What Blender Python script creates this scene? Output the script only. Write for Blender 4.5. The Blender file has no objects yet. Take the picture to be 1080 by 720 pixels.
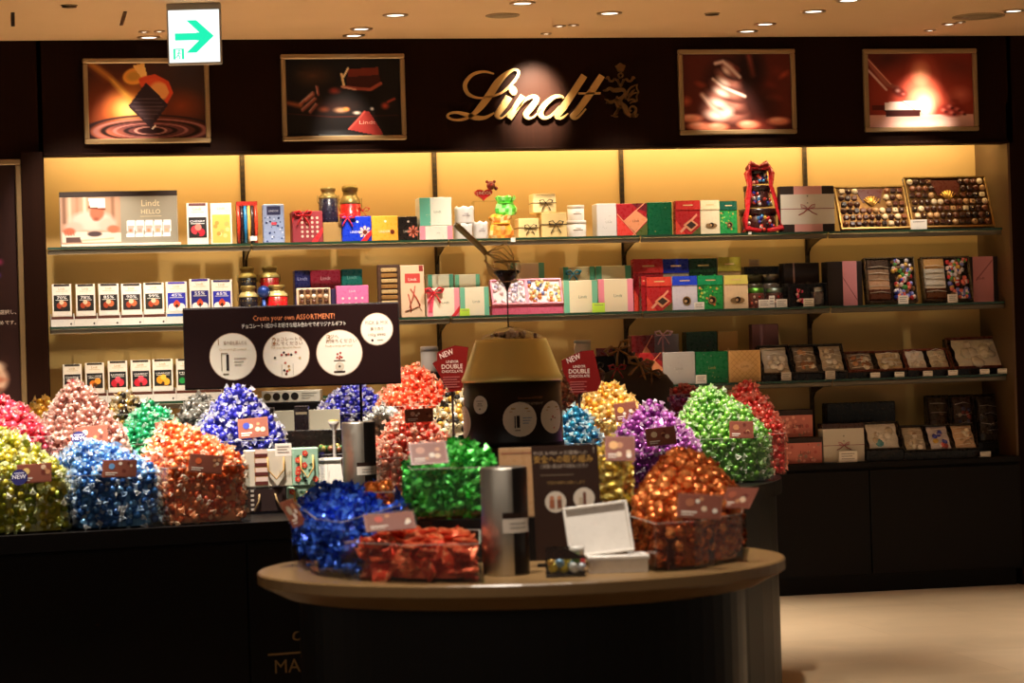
import bpy, math, random
import numpy as np
from mathutils import Vector, Matrix
random.seed(7); RNG = np.random.default_rng(7)
SC = bpy.context.scene; COL = SC.collection
PI = math.pi

# ------------------------------------------------------------------ camera
F = 2700.0                                   # focal length in px for a 1080 px wide frame
PSI = math.atan(F / 13333.0)                 # the wall recedes to the right
PITCH = math.atan(13 / F); ROLL = 0.030
CAMH = 1.20; DW = 12.0                       # eye height, distance to the shop's front wall
CO = Vector((-DW * math.sin(PSI), -DW * math.cos(PSI), CAMH))
FW = Vector((math.sin(PSI) * math.cos(PITCH), math.cos(PSI) * math.cos(PITCH), math.sin(PITCH)))
R0 = Vector((math.cos(PSI), -math.sin(PSI), 0)); U0 = R0.cross(FW)
UP = U0 * math.cos(ROLL) + R0 * math.sin(ROLL); RT = R0 * math.cos(ROLL) - U0 * math.sin(ROLL)
cd = bpy.data.cameras.new('camera'); cam = bpy.data.objects.new('camera', cd); COL.objects.link(cam)
cam.matrix_world = Matrix(((RT.x, UP.x, -FW.x, CO.x), (RT.y, UP.y, -FW.y, CO.y), (RT.z, UP.z, -FW.z, CO.z), (0, 0, 0, 1)))
cd.sensor_width = 36; cd.lens = 36 * F / 1080; cd.clip_end = 60; cd.clip_start = .1
cd.dof.use_dof = True; cd.dof.focus_distance = 11.0; cd.dof.aperture_fstop = 9
SC.camera = cam

# ------------------------------------------------------------------ exposure, world, lamps
SC.view_settings.view_transform = 'Standard'; SC.view_settings.look = 'None'
SC.view_settings.exposure = 0.0; SC.view_settings.gamma = 1.0; SC.view_settings.use_curve_mapping = False
w = bpy.data.worlds.new('world'); SC.world = w; w.use_nodes = True
w.node_tree.nodes['Background'].inputs[0].default_value = (1.0, .82, .62, 1)
w.node_tree.nodes['Background'].inputs[1].default_value = 0.13

WARM = (1.0, .84, .64); SOFT = (1.0, .88, .74)
def lamp(kind, name, loc, target, power, color=WARM, **kw):
    l = bpy.data.lights.new(name, kind); l.energy = power; l.color = color
    for k, v in kw.items(): setattr(l, k, v)
    o = bpy.data.objects.new(name, l); COL.objects.link(o); o.location = loc
    o.rotation_euler = (Vector(target) - Vector(loc)).to_track_quat('-Z', 'Y').to_euler()
    return o
CEIL = 2.68; NZ = 2.155; NB = .42            # ceiling, top of the niche opening, depth of the niche
XL, XR = -2.29, 2.70                         # niche sides
def spot(x, y, z, tx, ty, tz, p, deg=30, blend=.6, color=WARM, r=.03):
    return lamp('SPOT', 'downlight_and_fill_lamp', (x, y, z), (tx, ty, tz), p, color, spot_size=math.radians(deg), spot_blend=blend, shadow_soft_size=r)
for (x, z, p, dg) in ((-1.796, 2.22, 40, 40), (-.757, 2.20, 44, 40), (.140, 2.40, 330, 48), (1.10, 2.26, 40, 44), (2.05, 2.30, 46, 44)): spot(x, -.30, CEIL - .02, x, .0, z, p, dg, 1.0)
for (x, p) in ((-2.0, 125), (-1.35, 125), (-.75, 115), (-.1, 105), (.55, 75), (1.2, 42), (1.95, 42)): spot(x, -.62, CEIL - .02, x, .10, 1.58 if x < 1 else 1.85, p, 46 if x < 1 else 36, .9, SOFT)
def wl(lat, dep, z): return (CO.x + FW.x * dep + R0.x * lat, CO.y + FW.y * dep + R0.y * lat, z)
for (lat, dep, zt, p, dg) in ((-1.45, 7.4, .95, 540, 40), (-.85, 7.7, .95, 500, 40), (-1.2, 8.25, 1.0, 450, 42), (-1.15, 8.95, 1.0, 260, 40), (-.55, 9.5, 1.05, 260, 36), (-.35, 8.7, 1.0, 430, 40), (.35, 8.6, 1.0, 240, 38), (.75, 8.8, .9, 170, 36), (-.15, 5.0, .9, 140, 36), (.35, 5.1, .9, 105, 36)):  # island spots; the rear left ones added to brighten the back heaps
    a = wl(lat - .05, dep - .45, CEIL - .02); b = wl(lat, dep, zt); spot(*a, *b, p, dg, .8, SOFT)
for (x, y, p) in ((1.7, -1.5, 200), (2.7, -1.9, 125), (3.6, -1.9, 125), (2.6, -3.0, 210), (1.9, -4.0, 350), (-2.6, -.9, 800), (-1.7, -.9, 750), (-.8, -.9, 700), (0, -1.0, 480)): spot(x, y, CEIL - .02, x, y, 0, p, 72, .9, SOFT)  # floor spots; the unseen left ones added to bounce light onto the ceiling
lamp('AREA', 'cove_lamp', ((XL + XR) / 2 - .05, .16, 2.27), ((XL + XR) / 2 - .05, .42, 2.12), 25, (1, .76, .40), shape='RECTANGLE', size=XR - XL - .3, size_y=.03)
lamp('AREA', 'front_fill_lamp', (-3.4, -9.5, 2.6), (-.6, 0, 1.3), 24, SOFT, shape='RECTANGLE', size=5, size_y=1.5)  # unseen area lamp added as frontal fill
# ------------------------------------------------------------------ helpers
def lin(c):
    if isinstance(c, str):
        c = [int(c[i:i + 2], 16) / 255 for i in (0, 2, 4)]
    return tuple((x / 12.92 if x <= .04045 else ((x + .055) / 1.055) ** 2.4) for x in c[:3]) + (1.0,)
def ray(px, py):
    return (FW * F + RT * (px - 540) + UP * (360 - py)).normalized()
def atY(px, py, Y):                          # point of the plane y = Y seen at a pixel
    d = ray(px, py); return CO + d * ((Y - CO.y) / d.y)
def atZ(px, py, z):
    d = ray(px, py); return CO + d * ((z - CO.z) / d.z)
FH = Vector((math.sin(PSI), math.cos(PSI), 0)); RH = Vector((math.cos(PSI), -math.sin(PSI), 0))
def atD(px, py, dep):                        # point at a distance dep along the view
    d = ray(px, py); return CO + d * (dep / d.dot(FH))
def W(lat, dep, z=0):
    p = CO + FH * dep + RH * lat; return Vector((p.x, p.y, z))

def new_mat(name): 
    m = bpy.data.materials.new(name); m.use_nodes = True; return m, m.node_tree, m.node_tree.nodes['Principled BSDF']
def paint(name, rough, metal=0, coat=0, noise=.04, bump=0, spec=.5, alpha=1, scale=60):
    m, t, b = new_mat(name)
    a = t.nodes.new('ShaderNodeAttribute'); a.attribute_name = 'Col'
    t.links.new(a.outputs['Color'], b.inputs['Base Color'])
    n = t.nodes.new('ShaderNodeTexNoise'); n.inputs['Scale'].default_value = scale
    tc = t.nodes.new('ShaderNodeTexCoord'); t.links.new(tc.outputs['Object'], n.inputs['Vector'])
    mr = t.nodes.new('ShaderNodeMapRange'); mr.inputs['To Min'].default_value = max(0, rough - noise); mr.inputs['To Max'].default_value = rough + noise
    t.links.new(n.outputs['Fac'], mr.inputs['Value']); t.links.new(mr.outputs['Result'], b.inputs['Roughness'])
    b.inputs['Metallic'].default_value = metal; b.inputs['Coat Weight'].default_value = coat; b.inputs['Specular IOR Level'].default_value = spec
    if bump:
        bp = t.nodes.new('ShaderNodeBump'); bp.inputs['Strength'].default_value = bump; bp.inputs['Distance'].default_value = .002
        t.links.new(n.outputs['Fac'], bp.inputs['Height']); t.links.new(bp.outputs['Normal'], b.inputs['Normal'])
    return m
M = {}
M['matte'] = paint('card_matte', .6); M['gloss'] = paint('card_gloss', .28, coat=.2, noise=.05); M['print'] = paint('printed_film', .5, noise=.02, spec=.2)
M['metal'] = paint('brushed_metal', .38, 1, noise=.1); M['cfoil'] = paint('copper_foil', .28, .65, noise=.1, bump=.5, scale=140); M['foil'] = paint('crumpled_foil', .30, .42, noise=.1, bump=.5, scale=140); M['wrap'] = paint('clear_twist_wrap', .3, .0, spec=.8)
M['ball'] = paint('foil_ball', .30, .35, noise=.08, spec=.7)
M['black'] = paint('dark_lacquer', .32, noise=.05, spec=.25); M['gold'] = paint('satin_gold', .36, .55, noise=.06, spec=.6); M['board'] = paint('sign_board', .5, noise=.05, spec=.15)
M['wood'] = paint('dark_wood_print', .45)
def clear(name, tint, gloss_fac, rough=.03):
    m = bpy.data.materials.new(name); m.use_nodes = True; t = m.node_tree; t.nodes.clear()
    o = t.nodes.new('ShaderNodeOutputMaterial'); tr = t.nodes.new('ShaderNodeBsdfTransparent'); tr.inputs[0].default_value = tint
    g = t.nodes.new('ShaderNodeBsdfGlossy'); g.inputs['Roughness'].default_value = rough
    lw = t.nodes.new('ShaderNodeLayerWeight'); lw.inputs[0].default_value = .5
    f = t.nodes.new('ShaderNodeMath'); f.operation = 'POWER'; f.inputs[1].default_value = 4; t.links.new(lw.outputs['Facing'], f.inputs[0])
    ad = t.nodes.new('ShaderNodeMath'); ad.operation = 'MULTIPLY_ADD'; ad.inputs[1].default_value = .35; ad.inputs[2].default_value = gloss_fac; ad.use_clamp = True
    mx = t.nodes.new('ShaderNodeMixShader')
    t.links.new(f.outputs[0], ad.inputs[0]); t.links.new(ad.outputs[0], mx.inputs[0]); t.links.new(tr.outputs[0], mx.inputs[1]); t.links.new(g.outputs[0], mx.inputs[2])
    t.links.new(mx.outputs[0], o.inputs[0]); return m
M['acrylic'] = clear('clear_acrylic', (.93, .94, .93, 1), .03); M['film'] = clear('clear_film', (.95, .95, .95, 1), .008, .3)
M['shelfglass'] = clear('shelf_glass', (.80, .82, .79, 1), .04); M['edge'] = paint('glass_edge', .15, noise=.02, spec=.9)
def wrapmat():
    m, t, b = new_mat('clear_twist_wrap'); a = t.nodes.new('ShaderNodeAttribute'); a.attribute_name = 'Col'; tl = t.nodes.new('ShaderNodeBsdfTranslucent'); mx = t.nodes.new('ShaderNodeMixShader'); mx.inputs[0].default_value = .45
    t.links.new(a.outputs['Color'], b.inputs['Base Color']); t.links.new(a.outputs['Color'], tl.inputs['Color']); b.inputs['Roughness'].default_value = .4; b.inputs['Specular IOR Level'].default_value = .35
    t.links.new(b.outputs[0], mx.inputs[1]); t.links.new(tl.outputs[0], mx.inputs[2]); t.links.new(mx.outputs[0], t.nodes['Material Output'].inputs[0]); return m
M['wrap'] = wrapmat()
def emit(name, strength):
    m = bpy.data.materials.new(name); m.use_nodes = True; t = m.node_tree; t.nodes.clear()
    o = t.nodes.new('ShaderNodeOutputMaterial'); e = t.nodes.new('ShaderNodeEmission'); a = t.nodes.new('ShaderNodeAttribute'); a.attribute_name = 'Col'
    t.links.new(a.outputs['Color'], e.inputs[0]); e.inputs[1].default_value = strength; t.links.new(e.outputs[0], o.inputs[0]); return m
M['glow'] = emit('lamp_lens', 3.0); M['sign'] = emit('lit_sign', 1.35)

class MB:
    """collects shapes; every face has its own colour, build() links them as one mesh object"""
    def __init__(s): s.v = []; s.f = []; s.c = []; s.m = []; s.sm = []; s.mats = []
    def mi(s, mat):
        if mat not in s.mats: s.mats.append(mat)
        return s.mats.index(mat)
    def face(s, pts, col, mat='matte', smooth=False):
        b = len(s.v); s.v += [tuple(p) for p in pts]; s.f.append(tuple(range(b, b + len(pts)))); s.c.append(lin(col) if len(col) != 4 else col)
        s.m.append(s.mi(mat)); s.sm.append(smooth); return s
    def add(s, vs, fs, col, mat='matte', smooth=False, mw=None):
        b = len(s.v); s.v += [tuple(mw @ Vector(p)) if mw is not None else tuple(p) for p in vs]
        i = s.mi(mat); many = isinstance(col, list)
        c = None if many else (lin(col) if len(col) != 4 else col)
        for k, f in enumerate(fs):
            s.f.append(tuple(b + q for q in f)); s.c.append(col[k] if many else c); s.m.append(i); s.sm.append(smooth)
        return s
    def box(s, x0, x1, y0, y1, z0, z1, col, mat='matte', bev=0.0, mw=None):
        if bev <= 0:
            vs = [(x, y, z) for z in (z0, z1) for y in (y0, y1) for x in (x0, x1)]
            return s.add(vs, [(0, 2, 3, 1), (4, 5, 7, 6), (0, 1, 5, 4), (2, 6, 7, 3), (0, 4, 6, 2), (1, 3, 7, 5)], col, mat, False, mw)
        b = min(bev, (x1 - x0) * .45, (y1 - y0) * .45, (z1 - z0) * .45)
        c = ((x0 + x1) / 2, (y0 + y1) / 2, (z0 + z1) / 2); h = ((x1 - x0) / 2, (y1 - y0) / 2, (z1 - z0) / 2)
        vs = []; idx = {}
        for sx in (-1, 1):
            for sy in (-1, 1):
                for sz in (-1, 1):
                    for a in range(3):
                        sg = (sx, sy, sz); q = [c[i] + sg[i] * (h[i] - (0 if i == a else b)) for i in range(3)]
                        idx[(sx, sy, sz, a)] = len(vs); vs.append(q)
        fs = []
        for a in range(3):
            o = [i for i in range(3) if i != a]
            for sg in (-1, 1):
                lp = []
                for (p, q) in ((-1, -1), (1, -1), (1, 1), (-1, 1)):
                    k = [0, 0, 0]; k[a] = sg; k[o[0]] = p; k[o[1]] = q; lp.append(idx[(*k, a)])
                fs.append(tuple(lp))
        for a in range(3):                   # edges along axis a
            o = [i for i in range(3) if i != a]
            for p in (-1, 1):
                for q in (-1, 1):
                    k0 = [0, 0, 0]; k0[a] = -1; k0[o[0]] = p; k0[o[1]] = q; k1 = list(k0); k1[a] = 1
                    fs.append((idx[(*k0, o[0])], idx[(*k1, o[0])], idx[(*k1, o[1])], idx[(*k0, o[1])]))
        for sx in (-1, 1):
            for sy in (-1, 1):
                for sz in (-1, 1): fs.append(tuple(idx[(sx, sy, sz, a)] for a in range(3)))
        cc = Vector(c); out = []
        for f in fs:
            P = [Vector(vs[i]) for i in f]; n = (P[1] - P[0]).cross(P[2] - P[0]); m_ = sum(P, Vector()) / len(P) - cc
            out.append(f if n.dot(m_) > 0 else tuple(reversed(f)))
        return s.add(vs, out, col, mat, False, mw)
    def rect(s, x0, x1, z0, z1, y, col, mat='matte'):
        return s.face([(x0, y, z0), (x1, y, z0), (x1, y, z1), (x0, y, z1)], col, mat)
    def poly(s, pts, y, col, mat='matte', mw=None):
        P = [(p[0], y, p[1]) for p in pts]
        a = sum(P[i][0] * P[(i + 1) % len(P)][2] - P[(i + 1) % len(P)][0] * P[i][2] for i in range(len(P)))
        if a < 0: P.reverse()
        return s.add(P, [tuple(range(len(P)))], col, mat, False, mw)
    def disc(s, cx, cz, r, y, col, mat='matte', n=20, rz=None):
        rz = rz or r; return s.poly([(cx + r * math.cos(2 * PI * k / n), cz + rz * math.sin(2 * PI * k / n)) for k in range(n)], y, col, mat)
    def lathe(s, prof, col, mat='matte', cx=0, cy=0, n=24, smooth=True, mw=None, cols=None):
        vs = []; fs = []; cl = []
        for r, z in prof:
            for k in range(n): vs.append((cx + r * math.cos(2 * PI * k / n), cy + r * math.sin(2 * PI * k / n), z))
        for i in range(len(prof) - 1):
            for k in range(n):
                fs.append((i * n + k, i * n + (k + 1) % n, (i + 1) * n + (k + 1) % n, (i + 1) * n + k)); cl.append(lin(cols[i]) if cols else None)
        if prof[0][0] > 1e-6: fs.append(tuple(reversed(range(n)))); cl.append(lin(cols[0]) if cols else None)
        if prof[-1][0] > 1e-6: e = (len(prof) - 1) * n; fs.append(tuple(range(e, e + n))); cl.append(lin(cols[-1]) if cols else None)
        return s.add(vs, fs, cl if cols else col, mat, smooth, mw)
    def tube(s, pts, r, col, mat='matte', n=8, smooth=True, mw=None, flat=None):
        P = [Vector(p) for p in pts]; rr = r if isinstance(r, (list, tuple)) else [r] * len(P); vs = []; fs = []
        ref = Vector((0, 0, 1)); T0 = (P[1] - P[0]).normalized()
        if abs(T0.z) > .9: ref = Vector((0, 1, 0))
        for i, p in enumerate(P):
            t = (P[min(i + 1, len(P) - 1)] - P[max(i - 1, 0)]).normalized(); a = t.cross(ref)
            if a.length < 1e-5: a = t.cross(Vector((1, 0, 0)))
            a.normalize(); b = a.cross(t)
            if i and a.dot(pa) < 0: a, b = -a, -b
            pa = a
            for k in range(n):
                an = 2 * PI * k / n; vs.append(p + a * math.cos(an) * rr[i] + b * math.sin(an) * rr[i] * (flat or 1))
        for i in range(len(P) - 1):
            for k in range(n): fs.append((i * n + k, i * n + (k + 1) % n, (i + 1) * n + (k + 1) % n, (i + 1) * n + k))
        fs.append(tuple(reversed(range(n)))); e = (len(P) - 1) * n; fs.append(tuple(range(e, e + n)))
        return s.add(vs, fs, col, mat, smooth, mw)
    def ball(s, c, r, col, mat='matte', nu=10, nv=7, sz=1.0):
        prof = [(max(1e-7, r * math.sin(PI * i / nv)), c[2] - r * sz * math.cos(PI * i / nv)) for i in range(nv + 1)]
        return s.lathe(prof, col, mat, c[0], c[1], nu)
    def prism(s, pts, z0, z1, col, mat='matte', mw=None):        # footprint polygon in x, y
        n = len(pts); a = sum(pts[i][0] * pts[(i + 1) % n][1] - pts[(i + 1) % n][0] * pts[i][1] for i in range(n))
        if a < 0: pts = list(reversed(pts))
        vs = [(p[0], p[1], z0) for p in pts] + [(p[0], p[1], z1) for p in pts]
        return s.add(vs, [tuple(reversed(range(n))), tuple(range(n, 2 * n))] + [(k, (k + 1) % n, n + (k + 1) % n, n + k) for k in range(n)], col, mat, False, mw)
    def slab(s, pts, y0, y1, col, mat='matte', mw=None):         # outline in x, z given a thickness in y (y0 = front)
        n = len(pts); a = sum(pts[i][0] * pts[(i + 1) % n][1] - pts[(i + 1) % n][0] * pts[i][1] for i in range(n))
        if a < 0: pts = list(reversed(pts))
        vs = [(p[0], y0, p[1]) for p in pts] + [(p[0], y1, p[1]) for p in pts]
        return s.add(vs, [tuple(range(n)), tuple(reversed(range(n, 2 * n)))] + [(k, n + k, n + (k + 1) % n, (k + 1) % n) for k in range(n)], col, mat, False, mw)
    def text(s, body, x, z, y, size, col, mat='matte', align='CENTER', mw=None, width=None):
        vs, fs = text_mesh(body)
        w_ = max(v[0] for v in vs) - min(v[0] for v in vs); x0 = min(v[0] for v in vs)
        k = size; kx = size
        if width: kx = width / w_
        off = {'CENTER': -w_ / 2, 'LEFT': 0, 'RIGHT': -w_}[align]
        return s.add([(x + (v[0] - x0 + off) * kx, y, z + v[1] * k) for v in vs], fs, col, mat, False, mw)
    def mb(s, o, mw):
        b = len(s.v); s.v += [tuple(mw @ Vector(p)) for p in o.v]; mp = [s.mi(m) for m in o.mats]
        for f, c, m, q in zip(o.f, o.c, o.m, o.sm): s.f.append(tuple(b + i for i in f)); s.c.append(c); s.m.append(mp[m]); s.sm.append(q)
        return s
    def mesh(s, name):
        me = bpy.data.meshes.new(name); me.from_pydata(s.v, [], s.f)
        for m in s.mats: me.materials.append(M[m])
        me.polygons.foreach_set('material_index', s.m); me.polygons.foreach_set('use_smooth', s.sm)
        ca = me.color_attributes.new('Col', 'FLOAT_COLOR', 'CORNER')
        cols = np.repeat(np.array(s.c, dtype=np.float32), [len(f) for f in s.f], axis=0)
        ca.data.foreach_set('color', cols.ravel()); me.update(); return me
    def build(s, name, parent=None, loc=None, rotz=0.0):
        o = bpy.data.objects.new(name, s.mesh(name)); COL.objects.link(o)
        if parent is not None: o.parent = parent
        if loc is not None: o.location = loc
        if rotz: o.rotation_euler.z = rotz
        return o
_tc = {}
def text_mesh(body):
    if body not in _tc:
        cu = bpy.data.curves.new('t', 'FONT'); cu.body = body; cu.size = 1.0; cu.resolution_u = 1 if len(body) > 12 else 2
        o = bpy.data.objects.new('t', cu); COL.objects.link(o)
        me = bpy.data.meshes.new_from_object(o.evaluated_get(bpy.context.evaluated_depsgraph_get()))
        _tc[body] = ([tuple(v.co) for v in me.vertices], [tuple(p.vertices) for p in me.polygons])
        bpy.data.objects.remove(o); bpy.data.meshes.remove(me); bpy.data.curves.remove(cu)
    return _tc[body]

def tag(o, label, cat, group=None):
    o['label'] = label; o['category'] = cat
    if group: o['group'] = group
    return o
def empty(name, loc, label, cat, group=None, rotz=0.0):
    o = bpy.data.objects.new(name, None); COL.objects.link(o); o.location = loc; o.rotation_euler.z = rotz; o.empty_display_size = .05
    return tag(o, label, cat, group)
def struct(o): o['kind'] = 'structure'; return o
def copy_tree(o, label=None, group=None, loc=None, rotz=None):
    r = o.copy(); COL.objects.link(r)
    for ch in list(o.children):
        c = ch.copy(); COL.objects.link(c); c.parent = r
        for g in list(ch.children):
            d = g.copy(); COL.objects.link(d); d.parent = c
    if label: r['label'] = label
    if group: r['group'] = group
    if loc is not None: r.location = loc
    if rotz is not None: r.rotation_euler.z = rotz
    return r

class Img:
    """a printed picture: a fine grid of coloured facets, painted in the picture's own units"""
    def __init__(s, x0, y0, x1, y1, bg, step=1.0):
        s.x0, s.y0, s.x1, s.y1 = x0, y0, x1, y1; s.nx = max(2, int((x1 - x0) / step)); s.ny = max(2, int((y1 - y0) / step))
        s.X, s.Y = np.meshgrid(np.linspace(x0, x1, s.nx), np.linspace(y0, y1, s.ny)); s.a = np.zeros((s.ny, s.nx, 3)); s.a[:] = s.c(bg)
    def c(s, h): return np.array([int(h[i:i + 2], 16) / 255 for i in (0, 2, 4)])
    def mix(s, k, col): k = np.clip(k, 0, 1)[..., None]; s.a = s.a * (1 - k) + s.c(col) * k; return s
    def ell(s, cx, cy, rx, ry, col, soft=.3, rot=0, op=1, ring=None):
        dx, dy = s.X - cx, s.Y - cy; a = math.radians(rot); u = (dx * math.cos(a) + dy * math.sin(a)) / rx; v = (-dx * math.sin(a) + dy * math.cos(a)) / ry
        d = np.sqrt(u * u + v * v)
        if ring: return s.mix((ring - np.abs(d - 1)) / ring * 1.5 * op, col)
        return s.mix(np.clip((1 - d) / max(soft, 1e-3), 0, 1) * op, col)
    def poly(s, pts, col, op=1):
        ins = np.zeros_like(s.X, bool); n = len(pts)
        for i in range(n):
            xa, ya = pts[i]; xb, yb = pts[(i + 1) % n]
            if ya == yb: continue
            cr = ((ya > s.Y) != (yb > s.Y)) & (s.X < (xb - xa) * (s.Y - ya) / (yb - ya) + xa); ins ^= cr
        return s.mix(ins * float(op), col)
    def line(s, pts, wd, col, soft=.4, op=1):
        D = np.full_like(s.X, 1e9)
        for (xa, ya), (xb, yb) in zip(pts[:-1], pts[1:]):
            L = max(1e-6, (xb - xa) ** 2 + (yb - ya) ** 2); t = np.clip(((s.X - xa) * (xb - xa) + (s.Y - ya) * (yb - ya)) / L, 0, 1)
            D = np.minimum(D, np.hypot(s.X - xa - t * (xb - xa), s.Y - ya - t * (yb - ya)))
        return s.mix((wd - D) / (wd * soft) * op, col)
    def object(s, name, p00, p10, p01, parent=None, mat='print'):     # p00 = top left corner, p10 = top right, p01 = bottom left
        p00, p10, p01 = map(Vector, (p00, p10, p01)); U = (p10 - p00) / (s.nx - 1); V = (p01 - p00) / (s.ny - 1)
        vs = [tuple(p00 + U * i + V * j) for j in range(s.ny) for i in range(s.nx)]
        fs = [(j * s.nx + i, (j + 1) * s.nx + i, (j + 1) * s.nx + i + 1, j * s.nx + i + 1) for j in range(s.ny - 1) for i in range(s.nx - 1)]
        me = bpy.data.meshes.new(name); me.from_pydata(vs, [], fs); me.materials.append(M[mat])
        ca = me.color_attributes.new('Col', 'FLOAT_COLOR', 'POINT'); a = s.a.reshape(-1, 3); a = np.where(a <= .04045, a / 12.92, ((a + .055) / 1.055) ** 2.4)
        ca.data.foreach_set('color', np.c_[a, np.ones(len(a))].astype(np.float32).ravel()); me.update()
        o = bpy.data.objects.new(name, me); COL.objects.link(o); o.parent = parent; return o
# ------------------------------------------------------------------ structure
def proc_floor():
    m, t, b = new_mat('stone_tile'); tc = t.nodes.new('ShaderNodeTexCoord')
    br = t.nodes.new('ShaderNodeTexBrick'); br.offset = .5; br.inputs['Scale'].default_value = 1; br.inputs['Brick Width'].default_value = 1.2; br.inputs['Row Height'].default_value = .6
    br.inputs['Mortar Size'].default_value = .002; br.inputs['Color1'].default_value = lin('CDB594'); br.inputs['Color2'].default_value = lin('C6AD8B'); br.inputs['Mortar'].default_value = lin('B39A78')
    n = t.nodes.new('ShaderNodeTexNoise'); n.inputs['Scale'].default_value = 2.2; n.inputs['Detail'].default_value = 5; n.inputs['Distortion'].default_value = 1.5
    mx = t.nodes.new('ShaderNodeMix'); mx.data_type = 'RGBA'; mx.blend_type = 'MULTIPLY'; mx.inputs[0].default_value = .35
    t.links.new(tc.outputs['Object'], br.inputs['Vector']); t.links.new(tc.outputs['Object'], n.inputs['Vector'])
    t.links.new(br.outputs['Color'], mx.inputs[6]); t.links.new(n.outputs['Fac'], mx.inputs[7]); t.links.new(mx.outputs[2], b.inputs['Base Color'])
    b.inputs['Roughness'].default_value = .35; return m
def proc_flat(name, c1, c2, rough, scale=(3, 3, 3), spec=.5, bump=.05):
    m, t, b = new_mat(name); tc = t.nodes.new('ShaderNodeTexCoord'); mp = t.nodes.new('ShaderNodeMapping'); mp.inputs['Scale'].default_value = scale
    n = t.nodes.new('ShaderNodeTexNoise'); n.inputs['Scale'].default_value = 1; n.inputs['Detail'].default_value = 4
    r = t.nodes.new('ShaderNodeMix'); r.data_type = 'RGBA'; r.inputs[6].default_value = lin(c1); r.inputs[7].default_value = lin(c2)
    t.links.new(tc.outputs['Object'], mp.inputs[0]); t.links.new(mp.outputs[0], n.inputs[0]); t.links.new(n.outputs['Fac'], r.inputs[0]); t.links.new(r.outputs[2], b.inputs['Base Color'])
    b.inputs['Roughness'].default_value = rough; b.inputs['Specular IOR Level'].default_value = spec
    bp = t.nodes.new('ShaderNodeBump'); bp.inputs['Strength'].default_value = bump; bp.inputs['Distance'].default_value = .002; t.links.new(n.outputs['Fac'], bp.inputs['Height']); t.links.new(bp.outputs[0], b.inputs['Normal'])
    return m
M['floor'] = proc_floor(); M['ceil'] = proc_flat('ceiling_paint', 'D8B58A', 'D2AE82', .75, (4, 4, 4))
M['fascia'] = proc_flat('dark_grained_veneer', '24120B', '150A06', .5, (90, 2, 1.2), .04, .15)
M['niche'] = proc_flat('gold_panel', 'C6A063', 'BC9658', .45, (2, 2, 2))
M['cab'] = proc_flat('dark_cabinet_veneer', '100909', '0B0706', .45, (60, 2, 2), .18)
M['counter'] = proc_flat('dark_counter_lacquer', '100A09', '0C0807', .42, (4, 4, 40), .2)

XL = atY(50, 300, 0).x; XR = atY(1070, 330, 0).x
def sbox(name, x0, x1, y0, y1, z0, z1, mat, bev=0):
    return struct(MB().box(x0, x1, y0, y1, z0, z1, 'FFFFFF', mat, bev).build(name))
sbox('floor', -7, 7, -14.5, 1, -.05, 0, 'floor'); sbox('ceiling', -7, 7, -14.5, 1, CEIL, CEIL + .05, 'ceil')
sbox('wall_fascia', XL - .02, XR + .02, 0, .08, NZ, CEIL, 'fascia')
sbox('trim_fascia_edge', XL, XR, -.012, .0, NZ, NZ + .012, 'fascia', .003)
sbox('wall_left', -6.5, XL, 0, .62, 0, CEIL, 'fascia'); sbox('wall_right', XR, 6.5, 0, .62, 0, CEIL, 'fascia')
sbox('trim_left_post', XL - .105, XL - .005, -.03, 0, .0, NZ + .02, 'fascia', .004)
sbox('wall_back', XL, XR, NB, NB + .05, 0, 2.40, 'niche'); sbox('trim_niche_top', XL, XR, .08, NB, 2.36, 2.40, 'niche')
XP = atY(1035, 300, NB).x
M['side'] = proc_flat('shaded_side_panel', '5E462A', '523C24', .45, (2, 2, 2)); sbox('trim_niche_right', XR - .012, XR, .0, NB, .63, NZ + .2, 'side')  # darker brown puts the unlit side's shade into the colour

m = MB()                                                        # long base cabinet under the wall shelves
m.box(XL, XR, .0, NB - .002, .08, .600, 'FFFFFF', 'cab', .003); m.box(XL + .02, XR - .02, .03, NB - .002, 0, .08, 'FFFFFF', 'cab')
t = empty('base_cabinet', ((XL + XR) / 2, .2, 0), 'long black base cabinet along the back wall carrying the lowest row of boxes', 'cabinet')
def under(o, root):                                             # parent without moving (world coordinates used for the mesh)
    o.parent = root; o.matrix_parent_inverse = Matrix.Translation(-root.location); return o
under(m.build('cabinet_body'), t)
under(MB().box(XL, XR, -.025, NB - .002, .600, .630, 'FFFFFF', 'cab', .004).build('cabinet_top'), t)
n = 6
for i in range(n):
    a = XL + (XR - XL) * i / n; b_ = XL + (XR - XL) * (i + 1) / n
    under(MB().box(a + .003, b_ - .003, -.015, -.0005, .09, .59, 'FFFFFF', 'cab', .002).build('cabinet_door'), t)

# ------------------------------------------------------------------ shelves and uprights
SZ = [1.747, 1.385, 1.030]                                      # tops of the three glass shelves
SY0, SY1 = .075, .395
for k, (zz) in enumerate(SZ):
    pass
upx = [atY(p, 200, NB).x for p in (256, 458.5, 655.5, 849)]
edges = [XL + .004] + upx + [XR - .016]
rown = ['top', 'middle', 'lower']; bayn = ['chef display', 'milk churn tins', 'green and white gift boxes', 'red and green gift bags', 'assorted chocolate trays']
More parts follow.
